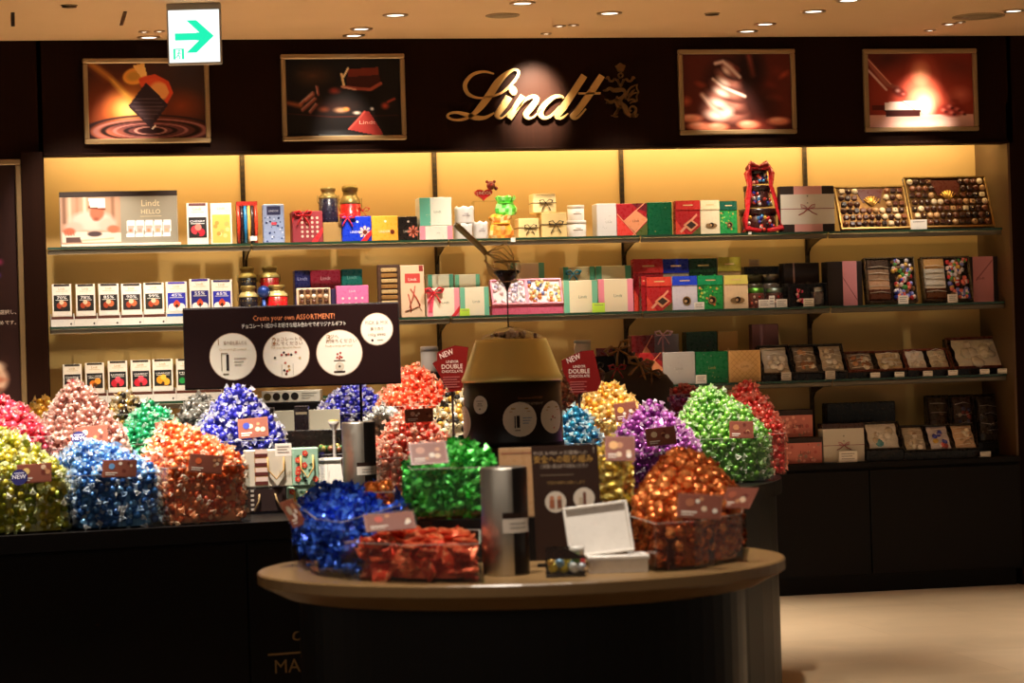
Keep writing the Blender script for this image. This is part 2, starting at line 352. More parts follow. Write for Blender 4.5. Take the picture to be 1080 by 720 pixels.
# correct the shelf heights with the photograph: front edge of the glass
for k in range(3):
    for j in range(5):
        a, b_ = edges[j] + .003, edges[j + 1] - .003
        s = empty('glass_shelf', ((a + b_) / 2, .2, SZ[k]), 'clear glass wall shelf, %s row, %s' % (rown[k], ['left end bay', 'second bay from the left', 'middle bay under the shop name', 'second bay from the right', 'right end bay'][j]), 'shelf', 'glass shelves in the lit wall niche')
        under(MB().box(a, b_, SY0 + .0035, SY1, SZ[k] - .010, SZ[k], 'FFFFFF', 'shelfglass').build('glass_pane'), s)
        under(MB().box(a, b_, SY0, SY0 + .003, SZ[k] - .0105, SZ[k], '23402F', 'edge').build('polished_edge'), s)
        under(MB().box(a, b_, SY0 + .008, SY0 + .022, SZ[k] - .034, SZ[k] - .011, '8C8271', 'metal', .004).build('front_rail'), s)
for j, x in enumerate(upx):
    u = empty('slotted_upright', (x, NB, .63), 'dark slotted shelf upright on the gold panel, %s' % ['just right of the cream chocolate bars', 'left of the mint box', 'behind the white and red diamond boxes', 'behind the white bow box'][j], 'shelf upright', 'slotted uprights holding the shelves')
    m = MB(); m.box(x - .011, x + .011, NB - .014, NB - .001, .632, 2.36, '5B4A34', 'metal', .002)
    zz = .66
    while zz < 2.33:
        for dx in (-.0045, .0045): m.rect(x + dx - .0018, x + dx + .0018, zz, zz + .016, NB - .0145, '0E0A07')
        zz += .028
    under(m.build('post'), u)
    for k in range(3):
        z = SZ[k] - .012
        m = MB()
        pts = [(NB - .015, z), (SY0 + .03, z - .0), (SY0 + .03, z - .012), (.22, z - .022), (NB - .06, z - .055), (NB - .015, z - .09)]
        vs = [(x - .004, p[0], p[1]) for p in pts] + [(x + .004, p[0], p[1]) for p in pts]; q = len(pts)
        m.add(vs, [tuple(range(q)), tuple(reversed(range(q, 2 * q)))] + [(i, q + i, q + (i + 1) % q, (i + 1) % q) for i in range(q)], '4A3C2C', 'metal')
        under(m.build('bracket'), u)

# ------------------------------------------------------------------ ceiling fittings
def ceiling_disc(px, py, rr, label, aim=None, lit=True):
    p = atZ(px, py, CEIL); o = empty('ceiling_downlight', (p.x, p.y, CEIL), label, 'ceiling light', 'recessed downlights')
    ring = MB().lathe([(rr * .72, -.001), (rr * .76, -.006), (rr, -.005), (rr * 1.02, 0)], 'B9A07C', 'metal'); ring.build('trim_ring', o)
    if lit: MB().lathe([(1e-6, -.004), (rr * .5, -.0035), (rr * .73, -.002)], 'FFF6E4', 'glow').build('lens', o)
    else: MB().lathe([(1e-6, -.003), (rr * .5, -.0025), (rr * .73, -.002)], '2B2218', 'black').build('lens', o)
    return p
where = ['left of the exit sign, nearest the wall', 'above the second picture, upper of two', 'above the second picture, lower of two', 'alone above the second picture, nearer the room', 'above the shop name, nearest the front',
         'right of the shop name, nearer the room', 'above the emblem, rear of two', 'above the third picture, rear of two', 'above the third picture, front of two', 'between the third and fourth pictures',
         'above the fourth picture, front of two', 'above the fourth picture, rear of two', 'at the right end of the ceiling', 'right above the d of the shop name', 'upper left of the fourth picture, cut by the edge']
dl = [(157, 39, .052), (381, 30, .05), (373, 37, .05), (417, 15.5, .055), (551, 3, .055), (643, 13.5, .055), (590, 27, .03), (807, 25, .05), (788, 32.5, .05), (858, 11.5, .055), (981, 31.5, .03), (1001, 25, .035), (1069, 11, .05), (576, 35, .025), (895, 0, .055)]
for (x, y, r), wtxt in zip(dl, where): ceiling_disc(x, y, r, 'round white ceiling downlight ' + wtxt)
for x, y, wtxt in ((152, 33, 'left of the exit sign, left one of a pair'), (168, 32.5, 'left of the exit sign, right one of a pair'), (605, 26, 'behind the shop name light'), (1013, 23, 'near the round speaker')): ceiling_disc(x, y, .024, 'tiny adjustable ceiling spotlight ' + wtxt)
for x, y, r, wtxt in ((530, 16, .075, 'above the shop name'), (1032, 17, .12, 'above the fourth picture')):
    p = atZ(x, y, CEIL); o = empty('ceiling_speaker', (p.x, p.y, CEIL), 'flat round ceiling speaker grille ' + wtxt, 'speaker')
    MB().lathe([(r * .9, -.001), (r * .93, -.005), (r, -.004), (r, 0)], 'A38B66', 'matte').build('rim', o)
    MB().lathe([(1e-6, -.006 if r < .1 else -.002), (r * .4, -.005), (r * .91, -.001)], '8E7A5A', 'matte').build('grille', o)
for x, y, wtxt in ((73, 5.5, 'at the left'), (751, 14, 'above the third picture')):
    p = atZ(x, y, CEIL); o = empty('sprinkler', (p.x, p.y, CEIL), 'small ceiling sprinkler head ' + wtxt, 'sprinkler', 'ceiling sprinklers')
    MB().lathe([(.018, 0), (.017, -.004), (.03, -.006), (.03, -.009), (1e-6, -.012)], '4A3B28', 'metal').build('deflector', o); MB().lathe([(.035, 0), (.033, -.003), (.018, -.004)], 'A08B68', 'metal').build('rosette', o)
for (xa, ya, xb, yb) in ((13.5, 13, 13.5, 27), (132, 12, 128, 26)):
    a, b_ = atZ(xa, ya, CEIL), atZ(xb, yb, CEIL); d = (b_ - a); L = d.length; an = math.atan2(d.y, d.x)
    o = MB().box(-L / 2, L / 2, -.008, .008, -.004, -.0005, '241A10', 'black', .002).build('air_slot', None, (a + b_) / 2 + Vector((0, 0, 0)), an); o.location.z = CEIL
    tag(o, 'narrow dark air slot in the ceiling ' + ('at the far left' if xa < 20 else 'left of the exit sign'), 'air vent')

# exit sign
c = atZ(205, 3, CEIL); dpt = (c - CO).dot(FH)
a = atD(175.5, 11, dpt); b_ = atD(232.5, 11, dpt); bot = atD(205, 68, dpt).z; wd = (b_ - a).length
ex = empty('exit_sign', ((a.x + b_.x) / 2, (a.y + b_.y) / 2, CEIL), 'lit white ceiling exit sign with green arrow pointing right', 'exit sign', rotz=-PSI * .9)
h = CEIL - bot
MB().box(-wd / 2, wd / 2, 0, .03, -h, 0, 'A79E92', 'matte', .004).build('housing', ex)
m = MB(); iw = wd / 2 * .935; zt = -h * .115; zb = -h * .965; S = lambda px, py: (-iw + (px - 706) / (928 - 706) * 2 * iw, zt - (py - 42) / (264 - 42) * (zt - zb))
m.rect(-iw, iw, zb, zt, -.002, 'F4FBF8', 'sign')
G_ = '1FD9A2'
m.poly([S(733, 140), S(835, 140), S(835, 170), S(733, 170)], -.003, G_, 'sign')
m.poly([S(785, 86), S(828, 86), S(903, 154), S(858, 154)], -.0031, G_, 'sign'); m.poly([S(858, 154), S(903, 154), S(826, 223), S(782, 223)], -.0031, G_, 'sign'); m.poly([S(828, 138), S(862, 138), S(862, 172), S(828, 172)], -.0030, G_, 'sign')
for r in ((724, 205, 733, 250), (761, 205, 771, 250), (733, 205, 761, 209)): m.poly([S(r[0], r[1]), S(r[2], r[1]), S(r[2], r[3]), S(r[0], r[3])], -.003, G_, 'sign')
m.disc(*S(750, 214), .0035, -.0032, G_, 'sign', 8)
for st in ([(749, 218), (745, 232)], [(745, 232), (752, 240), (750, 249)], [(745, 232), (739, 240), (735, 242)], [(749, 221), (756, 227)], [(749, 221), (741, 226)]):
    for q, r_ in zip(st[:-1], st[1:]):
        dx, dy = r_[0] - q[0], r_[1] - q[1]; L = math.hypot(dx, dy); nx, ny = -dy / L * 1.8, dx / L * 1.8
        m.poly([S(q[0] + nx, q[1] + ny), S(r_[0] + nx, r_[1] + ny), S(r_[0] - nx, r_[1] - ny), S(q[0] - nx, q[1] - ny)], -.0032, G_, 'sign')
m.build('light_panel', ex)

# ------------------------------------------------------------------ framed pictures on the fascia
def framed(name, label, ox, oy, img, ftk=5.0, col='A08660', Y=-.004, cat='picture'):
    """ox, oy: outer corners in the photograph (x0, x1, y0, y1 of the frame)"""
    A = atY(ox[0], oy[0], 0); B = atY(ox[1], oy[1], 0); x0, x1, z1, z0 = A.x, B.x, A.z, B.z
    mid = atY((ox[0] + ox[1]) / 2, oy[0], 0).z; z1 = atY((ox[0] + ox[1]) / 2, (oy[0]) + .03 * 0, 0).z; z0 = atY((ox[0] + ox[1]) / 2, oy[1], 0).z
    x0 = atY(ox[0], (oy[0] + oy[1]) / 2, 0).x; x1 = atY(ox[1], (oy[0] + oy[1]) / 2, 0).x
    k = ftk * DW / F
    e = empty(name, ((x0 + x1) / 2, 0, z0), label, cat)
    m = MB()
    for (a, b2, c2, d2) in ((x0, x1, z1 - k, z1), (x0, x1, z0, z0 + k), (x0, x0 + k, z0 + k, z1 - k), (x1 - k, x1, z0 + k, z1 - k)):
        m.box(a, b2, -.028, -.0005, c2, d2, col, 'gold', .004)
    under(m.build('frame'), e)
    o = img.object('print', (x0 + k * .9, -.012, z1 - k * .9), (x1 - k * .9, -.012, z1 - k * .9), (x0 + k * .9, -.012, z0 + k * .9)); under(o, e)
    under(MB().box(x0 + k * .8, x1 - k * .8, -.0115, -.0006, z0 + k * .8, z1 - k * .8, '1A1210').build('backing'), e)
    return e
# 1 orange slice over a dark square of chocolate
I = Img(92, 66, 216, 147, '4A2014', .9)
I.ell(200, 70, 55, 60, '33292B', 1); I.ell(120, 118, 60, 45, 'A0451A', 1); I.ell(140, 112, 36, 34, 'FF9C3E', 1); I.ell(136, 116, 20, 20, 'FFC576', 1); I.ell(190, 112, 30, 22, '8A3A1A', 1)
I.line([(96, 66), (118, 84), (136, 104)], 5, 'F2B04A', 1); I.line([(98, 68), (112, 80)], 9, 'A0521E', 1, .6)
I.ell(148, 152, 75, 32, '6A3A38', .3); I.ell(110, 142, 30, 10, 'C46A4C', 1)
for rx, ry, cc in ((68, 16, '2A1518'), (58, 12, 'A86A62'), (50, 10, '24120F'), (38, 7.5, 'B07068'), (26, 5, '281416'), (16, 4, 'C88C80')): I.ell(157, 138, rx, ry, cc, ring=.08 if rx > 30 else .15)
I.ell(142, 80, 14, 9.5, 'F6A23E', .15, -12); I.ell(141, 80, 10, 6.5, 'C98A32', .5, -12); I.poly([(140, 69), (152, 66), (155, 81), (149, 82)], 'FFC26A')
I.ell(163, 90, 18, 10, 'E8552C', .1, 18); I.ell(168, 96, 13, 11, 'F5A55C', .3, 20); I.line([(148, 84), (163, 80), (176, 87), (180, 98), (174, 108)], 2.4, 'E04A28', .4)
I.poly([(153.5, 87), (176.5, 110.5), (160, 132), (158, 136.5), (134, 111.5)], '35242A'); I.poly([(140, 113), (170, 113), (161, 124), (147, 124)], '4A363C', .6)
for y_ in (104, 108, 112, 116, 120, 125): I.line([(137 + abs(y_ - 111) * .95, y_), (172 - abs(y_ - 111) * .8, y_ + .5)], .8, '7A6468', 1, .7)
I.ell(158, 138, 15, 4, '31181A', .3); I.line([(159, 136), (162, 133)], 1, 'FFE8D0')
framed('framed_poster', 'framed poster of an orange slice over a dark chocolate square', (88, 221), (62, 151.5), I)
# 2 chocolate cake with blossom and almonds
I = Img(301, 63, 422, 143, '100B0C', .9)
I.ell(330, 80, 26, 16, '4A2C1C', 1); I.ell(345, 112, 45, 12, '2E1410', 1)
I.poly([(366, 75), (399, 73), (401, 90), (392, 97), (365, 93)], '3B120C'); I.poly([(366, 74), (399, 72), (399, 80), (367, 82)], '7C2C1A', .8); I.line([(361, 92), (376, 94), (390, 95), (401, 89)], 2, 'A04A34'); I.line([(360, 92), (374, 95)], 1.2, 'C98A70')
I.line([(362, 90), (360, 79)], 1.6, 'E9C98E'); I.line([(362, 82), (367, 73)], 1.2, 'F3DCA6'); I.ell(352, 96, 9, 5, '7A2A1C', .8)
for q in (((316, 110), (330, 98)), ((318, 116), (332, 104)), ((326, 118), (333, 110)), ((322, 106), (330, 100)), ((335, 100), (334, 92))): I.line(q, 2.2, '8F4A38', .8); I.line([(q[0][0] - 1, q[0][1] - 1), (q[1][0] - 1, q[1][1] - 1)], .8, 'E3B8A8', 1, .8)
I.line([(302, 108), (316, 111)], 4, 'A0542E', .9, .8); I.ell(358, 116, 10, 4, 'A0785A', .7); I.ell(364, 115, 5, 3, 'D8803A', .8); I.ell(340, 115, 8, 4, '7A3A22', .8)
I.ell(375, 119, 6, 2.5, 'D9C6B8', .8); I.ell(391, 115, 3, 2.5, 'E0D8D0', .8); I.ell(405, 112, 6, 5, 'A8402C', .8); I.line([(408, 108), (415, 105)], 2, 'A8402C', .8); I.line([(302, 119), (350, 123), (418, 122)], 1, '6A2418', 1, .6)
I.poly([(365, 136), (383, 117), (388, 118), (402, 141), (398, 143)], '8C2C28'); I.line([(366, 136), (383, 118)], 1, 'E86A5A', 1, .8)
I.ell(350, 139, 30, 4, '4A5058', 1, 0, .6); I.line([(335, 141.5), (380, 142.5)], 1, '9FB0B8', 1, .7)
p2 = framed('framed_poster', 'framed poster of dark chocolate cake with almonds and a red wrapped square', (296.5, 427), (57.5, 148.5), I)
x_, z_ = atY(387, 129, 0).x, atY(387, 131, 0).z
# 3 molten chocolate swirl
I = Img(720, 58, 834, 137, '5A2016', .9)
rr = random.Random(3)
for _ in range(34):
    x, y = rr.uniform(718, 836), rr.uniform(58, 137)
    if 745 < x < 800 and y < 125: continue
    I.ell(x, y, rr.uniform(8, 14), rr.uniform(4, 8), rr.choice(['A8462C', '8A3424', 'C05A3A', '6E281C']), .9, rr.uniform(-40, 20))
I.ell(790, 75, 22, 28, '24100E', .6); I.ell(800, 110, 26, 22, '3A1814', .7); I.line([(790, 60), (794, 80)], 5, '8A3E30', 1); I.ell(770, 90, 34, 34, '2A1210', .6)
for (cx, cy, rx, ry, ro) in ((764, 118, 30, 14, 10), (765, 106, 27, 11, 22), (767, 95, 23, 10, 28), (769, 84, 19, 9, 34), (771, 74, 14, 8, 45)):
    I.ell(cx, cy, rx + 2, ry + 2, '34140F', .25, ro); I.ell(cx - 1, cy, rx, ry, 'A8685A', .5, ro); I.ell(cx - rx * .35, cy + ry * .25, rx * .55, ry * .55, 'F4D8CC', .8, ro); I.ell(cx + rx * .5, cy - ry * .1, rx * .4, ry * .4, '6A2C24', .8, ro)
I.line([(755, 68), (763, 66), (770, 72), (780, 82)], 3, 'E8C8BC', .8); I.line([(752, 84), (762, 92), (785, 102)], 2.5, 'F0D4C8', .8); I.line([(740, 100), (750, 112), (762, 122)], 4, 'E0B8A8', .9); I.ell(766, 118, 10, 7, 'FFF0E4', 1)
for (cx, cy) in ((735, 132), (755, 133), (788, 131), (820, 128), (728, 124)): I.ell(cx, cy, 15, 5.5, 'E88A6A', .5); I.ell(cx - 2, cy - 1.5, 9, 3, 'F8B496', .9)
framed('framed_poster', 'framed poster of a molten chocolate swirl on cocoa beans', (715, 838), (52.5, 142), I)
# 4 flames behind a white cake slice
I = Img(913, 54, 1026, 136, '8A2E20', .9)
I.ell(935, 60, 40, 22, '4A1E1A', 1); I.ell(1005, 72, 30, 20, '6A2A22', 1); I.ell(970, 100, 60, 45, 'D0503A', 1, 0, .9); I.ell(972, 90, 22, 42, 'F0785A', 1); I.ell(970, 75, 13, 16, 'FFB088', 1); I.ell(973, 106, 22, 16, 'FFB890', .9); I.ell(974, 116, 13, 18, 'FFE8D0', .9)
I.poly([(913, 122), (1026, 122), (1026, 136), (913, 136)], 'F2C8BC', .8); I.ell(975, 132, 40, 6, 'F8DCD0', .9); I.ell(1012, 100, 16, 12, 'D8705A', 1)
I.line([(914, 62), (934, 88), (944, 92)], 3.5, 'A85C4C', .6); I.line([(914, 72), (933, 94)], 1.8, 'E8C0B4', .6); I.line([(914, 60), (938, 88)], 1, 'F0A890', .8)
I.ell(947, 97, 10, 6.5, '6E2018', .5, 25); I.ell(945, 95, 4, 3, 'E0A8A0', .9); I.ell(951, 99, 3, 2, 'C86A60', .9)
I.poly([(931, 108), (966, 106), (969, 117), (931, 117)], 'F6DCD4'); I.poly([(931, 116), (969, 116), (968, 124), (932, 124)], '3A1210'); I.poly([(917, 111), (931, 111), (931, 117), (917, 116)], '4A1A16', .8); I.line([(950, 107), (962, 116)], 1, 'C88A80', .8)
I.ell(1003, 117, 17, 9, '8A2A22', .4); I.ell(1005, 108, 8, 4, 'A03A2A', .5)
for (cx, cy) in ((993, 117), (1000, 113), (1008, 116), (1013, 120), (1002, 120)): I.ell(cx, cy, 4, 3, 'D87060', .9); I.ell(cx + 3, cy + 2, 3, 2, '4A1412', .9)
framed('framed_poster', 'framed poster of glowing flames behind a white cake slice', (910, 1029.5), (52, 139), I)

# ------------------------------------------------------------------ script lettering and emblem
def spline(pts, n=7):
    out = []; P = [pts[0]] + list(pts) + [pts[-1]]
    for i in range(1, len(P) - 2):
        for k in range(n):
            t = k / n; a, b_, c_, d_ = (np.array(P[i + q]) for q in (-1, 0, 1, 2))
            out.append(.5 * ((2 * b_) + (-a + c_) * t + (2 * a - 5 * b_ + 4 * c_ - d_) * t * t + (-a + 3 * b_ - 3 * c_ + d_) * t ** 3))
    out.append(np.array(pts[-1], float)); return out
def stroke(m, pts, tf, y0, y1, col, mat='metal'):
    """a pen stroke (x, y, half width) as a raised ribbon; tf maps picture units to (x, z)"""
    S_ = spline(pts); L = []; R = []
    for i, p in enumerate(S_):
        a = S_[max(i - 1, 0)]; b_ = S_[min(i + 1, len(S_) - 1)]; d = np.array([b_[0] - a[0], b_[1] - a[1]]); d /= max(1e-6, np.hypot(*d)); nrm = np.array([-d[1], d[0]])
        L.append(tf(p[0] + nrm[0] * p[2], p[1] + nrm[1] * p[2])); R.append(tf(p[0] - nrm[0] * p[2], p[1] - nrm[1] * p[2]))
    n = len(L); vs = [(p[0], y, p[1]) for y in (y0, y1) for p in L + R]; fs = []
    for i in range(n - 1):
        fs += [(i, i + 1, n + i + 1, n + i), (i, 2 * n + i, 2 * n + i + 1, i + 1), (n + i, n + i + 1, 3 * n + i + 1, 3 * n + i)]
    fs += [(0, n, 3 * n, 2 * n), (n - 1, 3 * n - 1, 4 * n - 1, 2 * n - 1)]
    m.add(vs, fs, col, mat)
X0, Z0 = atY(540, 100, 0).x, atY(540, 100, 0).z; KP = DW / F
def tfL(u, v):                                                  # letter crop units -> wall
    p = atY(465 + u / 6.75, 60 + v / 6.75, 0); return (p.x, p.z)
LET = {'L': [[(372, 122, 4), (300, 108, 8), (220, 130, 12), (168, 195, 14), (185, 260, 12), (240, 290, 8), (300, 294, 6), (370, 280, 7), (440, 250, 8), (500, 195, 9), (540, 140, 9), (546, 105, 8), (515, 94, 8), (462, 122, 16), (400, 185, 25), (340, 275, 26), (280, 355, 23), (225, 410, 15), (160, 445, 10), (90, 450, 7), (45, 430, 8), (58, 405, 8), (110, 398, 9), (170, 412, 14), (240, 434, 17), (310, 434, 12), (375, 400, 6)]],
       'i': [[(480, 287, 24), (440, 350, 24), (398, 412, 19), (412, 438, 9), (445, 428, 5), (505, 365, 4)]],
       'n': [[(582, 282, 24), (540, 345, 24), (482, 440, 21)], [(530, 385, 5), (590, 312, 10), (645, 286, 14), (675, 305, 20), (640, 360, 22), (600, 412, 20), (620, 438, 10), (660, 425, 6), (712, 370, 4)]],
       'd': [[(868, 300, 6), (850, 284, 9), (800, 288, 14), (735, 340, 18), (702, 398, 20), (728, 436, 13), (780, 420, 9), (840, 355, 6)], [(1015, 136, 23), (940, 250, 24), (862, 368, 24), (820, 422, 18), (850, 438, 9), (900, 405, 4)]],
       't': [[(1140, 136, 23), (1050, 272, 24), (962, 392, 22), (930, 425, 15), (965, 437, 8), (1026, 372, 5)], [(975, 262, 7), (1050, 263, 7), (1130, 261, 7)]]}
e = empty('shop_name_lettering', (tfL(560, 440)[0], 0, tfL(560, 440)[1]), 'large gold cursive shop name lettering on the dark fascia', 'lettering')
for ch, ss in LET.items():
    m = MB()
    for s_ in ss: stroke(m, s_, tfL, -.022, -.006, 'D0A868', 'gold')
    if ch == 'i':
        q = [tfL(508 + 27 * math.cos(a) + 5 * math.sin(a), 242 + 33 * math.sin(a)) for a in [2 * PI * k / 20 for k in range(20)]]; m.slab(q, -.022, -.006, 'D0A868', 'gold')
    under(m.build('letter'), e)
def tfE(u, v): p = atY(620 + u / 9.6, 60 + v / 9.6, 0); return (p.x, p.z)
m = MB(); gc = '7D6240'  # dull gold, with the emblem's lack of light put into the colour
m.slab([tfE(*q) for q in ((270, 95), (295, 82), (320, 62), (348, 80), (376, 92), (350, 150), (300, 150))], -.016, -.004, gc, 'metal')
for st in ([(300, 190, 7), (325, 165, 7), (350, 190, 7), (325, 215, 7), (300, 190, 7)], [(180, 225, 9), (200, 205, 9), (215, 245, 10), (250, 245, 10), (262, 225, 8), (290, 240, 9), (310, 270, 8)], [(470, 225, 9), (450, 205, 9), (435, 245, 10), (400, 245, 10), (388, 225, 8), (362, 240, 9), (342, 270, 8)],
           [(295, 225, 6), (325, 300, 12), (355, 225, 6)], [(150, 342, 5), (190, 338, 14), (215, 318, 12), (255, 340, 20), (300, 338, 22), (350, 335, 18), (372, 370, 14), (345, 410, 18), (315, 440, 24), (325, 480, 28), (370, 515, 26), (385, 560, 26), (430, 595, 18), (470, 570, 15), (478, 525, 12), (448, 502, 10), (420, 520, 8), (425, 548, 7), (440, 545, 5)],
           [(300, 425, 14), (250, 455, 16), (205, 458, 14), (185, 435, 9)], [(205, 458, 8), (180, 470, 6)], [(185, 440, 5), (165, 430, 4)], [(292, 400, 8), (285, 470, 14), (300, 530, 12), (278, 570, 12), (262, 600, 10), (300, 606, 7)], [(262, 598, 8), (232, 596, 5)], [(330, 490, 16), (300, 540, 11), (285, 580, 8)], [(430, 596, 10), (480, 605, 10), (500, 580, 8)],
           [(375, 430, 7), (400, 350, 9), (440, 305, 8), (498, 282, 6)], [(395, 440, 8), (440, 380, 9), (508, 360, 5)], [(400, 450, 8), (445, 430, 9), (492, 452, 5)], [(495, 285, 5), (490, 320, 6), (508, 360, 5), (488, 400, 6), (492, 450, 5), (450, 455, 7), (420, 472, 6)], [(408, 400, 14), (440, 360, 12), (470, 330, 6)]):
    stroke(m, st, tfE, -.016, -.004, gc)
o = m.build('dragon_emblem'); tag(o, 'small gold heraldic dragon emblem with crown right of the shop name', 'emblem')

# tall poster at the left edge
A = atY(28.5, 168, 0); px1 = atY(25.5, 300, 0).x; zt = A.z; zb = .95; wdt = .62
e = empty('framed_banner', (px1 - wdt / 2, 0, zb), 'tall dark brown framed banner left of the shelf niche, cut by the photo edge', 'poster')
m = MB(); k = .026
for (a, b2, c2, d2) in ((px1 - wdt, px1, zt - k, zt), (px1 - wdt, px1, zb, zb + k), (px1 - wdt, px1 - wdt + k, zb + k, zt - k), (px1 - k, px1, zb + k, zt - k)): m.box(a, b2, -.03, -.0005, c2, d2, '8D7450', 'gold', .004)
under(m.build('frame'), e)
I = Img(-110, 172, 24, 425, '2A1512', 1.3)
I.line([(-100, 238), (6, 238)], .8, 'C06A40', 1); I.line([(-100, 320.5), (6, 320.5)], .8, '9A5030', 1)
for _ in range(26): I.ell(rr.uniform(-60, 6), rr.uniform(255, 286), rr.uniform(3, 6), rr.uniform(3, 5), rr.choice(['2F6A4A', '7A2A4A', '4A2A6A', '1F4A3A', '8A8078']), .8)
I.ell(-20, 385, 34, 22, 'C8A48C', .2); I.ell(-20, 372, 32, 9, 'E8D0B4', .4); I.ell(-20, 386, 34, 5, 'A86048', .4); I.ell(-20, 396, 30, 5, '6A3424', .4)
under(I.object('print', (px1 - wdt + k, -.012, zt - k), (px1 - k, -.012, zt - k), (px1 - wdt + k, -.012, zb + k)), e)
under(MB().box(px1 - wdt + .01, px1 - .01, -.011, -.0006, zb + .01, zt - .01, '1A1210').build('backing'), e)
m = MB()
for zz, tx in ((329, 'ドをかたどった、自由に選択し、'), (340, '大切な方々へも、おすすめです。')):
    m.text(tx, atY(17, zz, 0).x, atY(10, zz + 2, 0).z, -.0135, .022, 'D8C8B8', 'matte', 'RIGHT')
under(m.build('lettering'), e)
under(MB().text('Lindt', x_, z_, -.0135, .024, 'D89080', 'print', width=.075).build('lettering'), p2)
# ------------------------------------------------------------------ goods on the wall shelves
BASEZ = {1: SZ[0], 2: SZ[1], 3: SZ[2], 4: .630}
def place(row, x0, x1, yt, Yf, zb=None):
    """centre x, width, height and base z of a thing whose front stands at depth Yf and spans x0..x1 with its top at yt"""
    z = BASEZ[row] if zb is None else zb
    xc = (x0 + x1) / 2; A = atY(x0, yt, Yf); B = atY(x1, yt, Yf); T = atY(xc, yt, Yf)
    # bottom of the thing leans a little to the right in the tilted photograph, so aim at its middle
    hh = max(.01, T.z - z); C = Yf; return T.x , (B.x - A.x), hh, z
def gift(name, row, x0, x1, yt, Yf, dep, label, cat='gift box', group=None, zb=None, col='FFFFFF', mat='matte', draw=None, bev=.003, side=None, lidline=None, rot=0, leanx=0):
    x, wd, h, z = place(row, x0, x1, yt, Yf, zb)
    x += h * 0
    e = empty(name, (x, Yf, z), label, cat, group, rot)
    m = MB(); m.box(-wd / 2, wd / 2, 0, dep, 0, h, col, mat, bev)
    if side: m.rect(-wd / 2, -wd / 2, 0, 0, 0, side) if False else None
    if lidline: m.rect(-wd / 2 + .001, wd / 2 - .001, h * lidline - .0012, h * lidline + .0012, -.0006, '3A2A20')
    m.build('box_body', e)
    if draw: draw(e, wd, h, dep)
    return e
E = .0008
def sub(e, name, fn):
    m = MB(); fn(m); return m.build(name, e)
def bow(m, cx, cz, r, col, y=-.004, tails=True, mat='gloss', k=1.0):
    for s in (-1, 1):
        pts = [(cx, y - .003, cz), (cx + s * r * .5, y - .012, cz + r * .5), (cx + s * r, y - .01, cz + r * .35), (cx + s * r * .9, y - .006, cz - r * .05), (cx + s * r * .4, y - .003, cz - r * .05), (cx, y - .003, cz)]
        m.tube(pts, [r * .08 * k, r * .16 * k, r * .22 * k, r * .18 * k, r * .12 * k, r * .07 * k], col, mat, 6, True, None, .4)
        if tails: m.tube([(cx, y - .004, cz), (cx + s * r * .4, y - .005, cz - r * .6), (cx + s * r * .7, y - .003, cz - r * 1.2)], [r * .08 * k, r * .14 * k, r * .17 * k], col, mat, 6, True, None, .35)
    m.ball((cx, y - .005, cz), r * .17, col, mat, 8, 6)
def price_tag(x, z, y, wd, ht, label, group='price tags on the shelves', tilt=0.0, lines=3, col='F2EDE4', parent=None):
    m = MB(); m.box(-wd / 2, wd / 2, -.0012, .0004, 0, ht, col, 'matte', .0006)
    for k in range(lines): m.rect(-wd * .36, wd * (.36 - .12 * (k % 2)), ht * (.74 - k * .22), ht * (.80 - k * .22), -.0018, '8A7F78')
    m.prism([(-wd / 2, .0004), (wd / 2, .0004), (wd / 2, wd * .35), (-wd / 2, wd * .35)], 0, .001, col)
    o = m.build('price_tag', None, (x, y, z), tilt); return tag(o, label, 'price tag', group)

